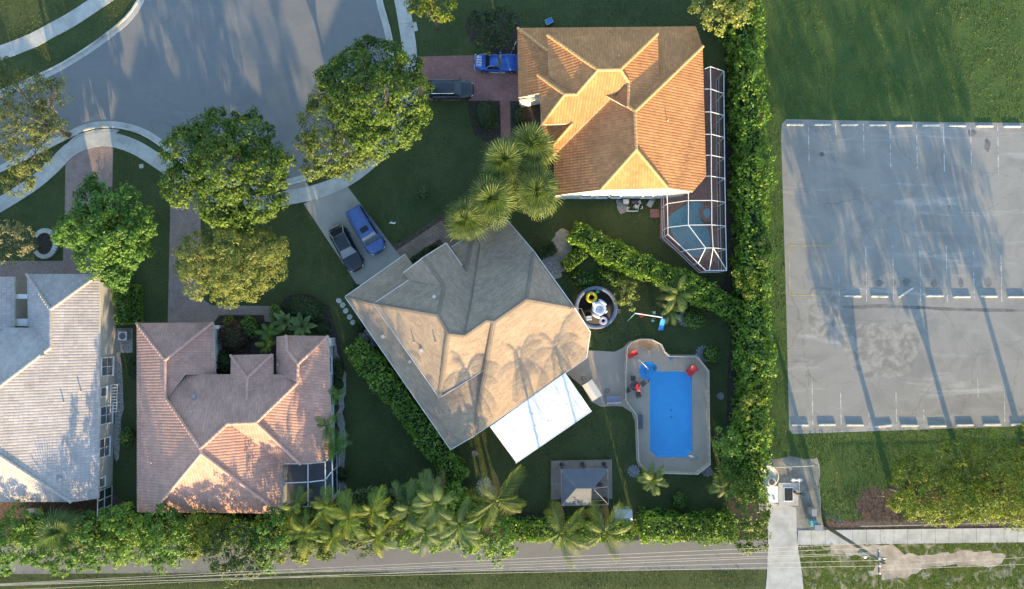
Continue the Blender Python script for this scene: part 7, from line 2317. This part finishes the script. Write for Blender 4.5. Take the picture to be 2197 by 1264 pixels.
# ------------------------------------------------------------------ utility yard
c = P(1648, 1022, 1.0)
tk = empty('concrete_tank', (c.x, c.y, 0), 'round pale concrete tank half under the long hedge', 'tank')
M('tank_cream', (0.50, 0.47, 0.40), .8, .12, 2, 25, .2)
MB().lathe((0, 0, 0), [(1.1, 0), (1.1, .9), (1.0, .98), (.95, .9), (.001, .92)], 34).local('tank_body', 'tank_cream', tk, True)
MB().lathe((.35, -.55, .9), [(.42, 0), (.42, .12), (.3, .14), (.28, .08), (.001, .08)], 22).local('hatch_ring', 'tank_cream', tk)
MB().cyl((.35, -.55, .98), .2, .12, 16).local('hatch_cap', 'bench_dark', tk)
c = P(1658, 1061, .8)
ub = empty('utility_cabinet', (c.x, c.y, 0), 'white flat topped utility cabinet below the round tank', 'cabinet')
MB().box((0, 0, .4), (.95, 1.5, .8)).local('cabinet_body', 'white_metal', ub)
MB().box((0, 0, .82), (1.02, 1.58, .05)).local('cabinet_lid', 'white_metal', ub)
MB().box((.1, -.35, .86), (.12, .3, .04)).local('handle', 'grey_metal', ub)
c = P(1692, 1061, .2)
pt_ = empty('pit_hatch', (c.x, c.y, 0), 'black rectangular pit hatch with a pale frame in the utility yard', 'hatch')
MB().box((0, 0, .08), (1.9, 2.2, .14)).local('slab', 'concrete', pt_)
MB().box((0, 0, .17), (.95, 1.4, .05)).local('hatch_frame', 'white_metal', pt_)
MB().box((0, 0, .2), (.8, 1.22, .03)).local('hatch_cover', 'black_plastic', pt_)
c = P(1709, 1030, .3)
mf = empty('pipe_manifold', (c.x, c.y, 0), 'pale pipe valves above the black hatch', 'pipes')
MB().tube([(-.55, 0, .3), (.55, 0, .3)], .08, 9).local('pipe', 'white_metal', mf, True)
for x in (-.35, .25):
    MB().box((x, 0, .34), (.3, .26, .22)).local('valve', 'white_metal', mf)
MB().tube([(.25, -.1, .3), (.28, -1.3, .25)], .04, 7).local('side_pipe', 'white_metal', mf)
c = P(1715, 1061, .4)
vl_ = empty('black_valve', (c.x, c.y, 0), 'black valve assembly right of the black hatch', 'valve')
MB().tube([(-.4, .15, .25), (-.1, 0, .3), (.3, .05, .3)], .09, 8).local('pipe', 'black_plastic', vl_, True)
MB().torus((.35, .05, .45), .14, .035, 16, 6).local('hand_wheel', 'black_plastic', vl_, True)
MB().ell((-.4, .2, .3), (.16, .14, .14)).local('joint', 'black_plastic', vl_, True)
for nm, x, y, d_, lb in [('electric_box', 1747, 1100, (.4, .6, 1.2), 'grey electric box against the utility yard fence'), ('control_cabinet', 1757, 1133, (.7, .5, 1.1), 'pale control cabinet beside the foot of the power pole'), ('meter_cabinet', 1746, 1124, (.55, .5, .9), 'greenish meter cabinet between the yard fence and the sidewalk')]:
    c = P(x, y, d_[2])
    r = empty(nm, (c.x, c.y, 0), lb, 'cabinet', None, rnd.uniform(-.1, .1))
    m_ = 'grey_metal' if nm != 'meter_cabinet' else 'teal_metal'
    MB().box((0, 0, d_[2] / 2 + .05), (d_[0], d_[1], d_[2] - .1)).local('cabinet_body', m_, r)
    MB().box((0, 0, d_[2] + .01), (d_[0] + .08, d_[1] + .08, .05)).local('cabinet_top', m_, r)
    MB().box((0, -d_[1] / 2 - .012, d_[2] * .5), (d_[0] * .8, .02, d_[2] * .7)).local('door', m_, r)
clear_mat('chain_link', (.92, .92, .92), 0, .5, .22, (.35, .40, .33))
def chain_fence(label, pts, h, step=2.6, px_h=True):
    w = PS(pts, h)
    r = empty('chain_link_fence', center(w), label, 'fence')
    for a_, b_ in zip(w[:-1], w[1:]):
        L_ = (b_ - a_).length
        m = max(1, round(L_ / step))
        MB().tube([(a_.x, a_.y, h), (b_.x, b_.y, h)], .03, 6).build('top_rail', 'grey_metal', r)
        for k_ in range(m):
            p_, q_ = a_.lerp(b_, k_ / m), a_.lerp(b_, (k_ + 1) / m)
            MB().tube([(p_.x, p_.y, 0), (p_.x, p_.y, h + .04)], .035, 6).build('post', 'grey_metal', r)
            MB().add([(p_.x, p_.y, .04), (q_.x, q_.y, .04), (q_.x, q_.y, h), (p_.x, p_.y, h)], [(0, 1, 2, 3)]).build('link_panel', 'chain_link', r)
    return r
chain_fence('chain link fence around the utility yard', [(1640, 1004), (1755, 999), (1758, 1055), (1762, 1115)], 1.7)
chain_fence('long chain link fence between the grass and the bottom sidewalk', [(1846, 1129), (1950, 1127), (2060, 1124), (2200, 1120), (2400, 1116)], 1.3)
# power pole with its fittings and lines
M('pole_wood', (0.13, 0.135, 0.11), .85, .25, 3, 20, .4)
M('cable_grey', (0.30, 0.29, 0.27), .5, .1, 3, 30, .05)
pb = P(1771, 1129)
HP = 11.0
pp_ = empty('power_pole', pb, 'tall wooden power pole standing at the corner of the utility yard', 'power pole')
MB().tube([(0, 0, 0), (0, 0, HP)], [.19, .13], 12).local('pole', 'pole_wood', pp_, True)
MB().beam((-.2, -1.0, HP - .6), (-.2, 1.0, HP - .6), .1, .12).local('crossarm', 'pole_wood', pp_)
for y in (-.9, -.3, .3, .9):
    MB().lathe((-.2, y, HP - .54), [(.05, 0), (.08, .06), (.05, .1), (.08, .15), (.03, .24)], 10).local('insulator', 'white_metal', pp_, True)
MB().tube([(-.45, -.1, HP - 3.3), (-.45, -.1, HP - 2.3)], .2, 14).local('transformer', 'grey_metal', pp_, True)
MB().beam((0, .1, HP - 2.0), (.9, -.1, HP - 1.8), .08, .08).local('bracket', 'grey_metal', pp_)
MB().ell((.95, -.1, HP - 1.8), (.2, .1, .06)).local('lamp_head', 'grey_metal', pp_, True)
sb_ = P(1763, 1098)
st2 = empty('stub_pole', sb_, 'short greenish stub pole beside the power pole', 'pole')
MB().tube([(0, 0, 0), (0, 0, 4.2)], [.15, .12], 10).local('pole', 'pole_wood', st2, True)
MB().tube([(.12, 0, 3.9), (.5, .5, 2.2)], .02, 5).local('brace', 'grey_metal', st2)
lines = [(1203, 1177, 9.9, 'uppermost'), (1210, 1186, 10.2, 'second'), (1215, 1194.5, 10.45, 'third'), (1222, 1198.5, 10.45, 'fourth'), (1226, 1209.5, 10.7, 'fifth'), (1232, 1219.5, 10.7, 'lowest')]
for yl, yr, z, lb in lines:
    a_, b_ = P(1080, yl, z), P(1628, yr, z)
    d_ = (b_ - a_)
    pts = []
    for t in np.linspace(-2.6, 1.48, 40):
        q_ = a_ + d_ * t
        sag = .35 * ((t + .65) / 1.95) ** 2 - .35
        pts.append((q_.x, q_.y, z + sag))
    o = MB().tube(pts, .017, 5).build('power_line', 'cable_grey', base=Vector(pts[20]))
    tag(o, '%s of the pale power lines along the bottom road' % lb, 'power line', 'power lines along the bottom road')
for yl, yr, z, lb in [(1213, 1198, 10.4, 'upper'), (1222, 1212, 10.6, 'lower')]:
    a_, b_ = P(1900, yl, z), P(2161, yr, z)
    d_ = (b_ - a_)
    pts = [tuple(a_ + d_ * t) for t in np.linspace(-.03, 3.0, 24)]
    o = MB().tube(pts, .017, 5).build('power_line', 'cable_grey', base=Vector(pts[10]))
    tag(o, '%s power line from the pole towards the right edge' % lb, 'power line', 'power lines along the bottom road')
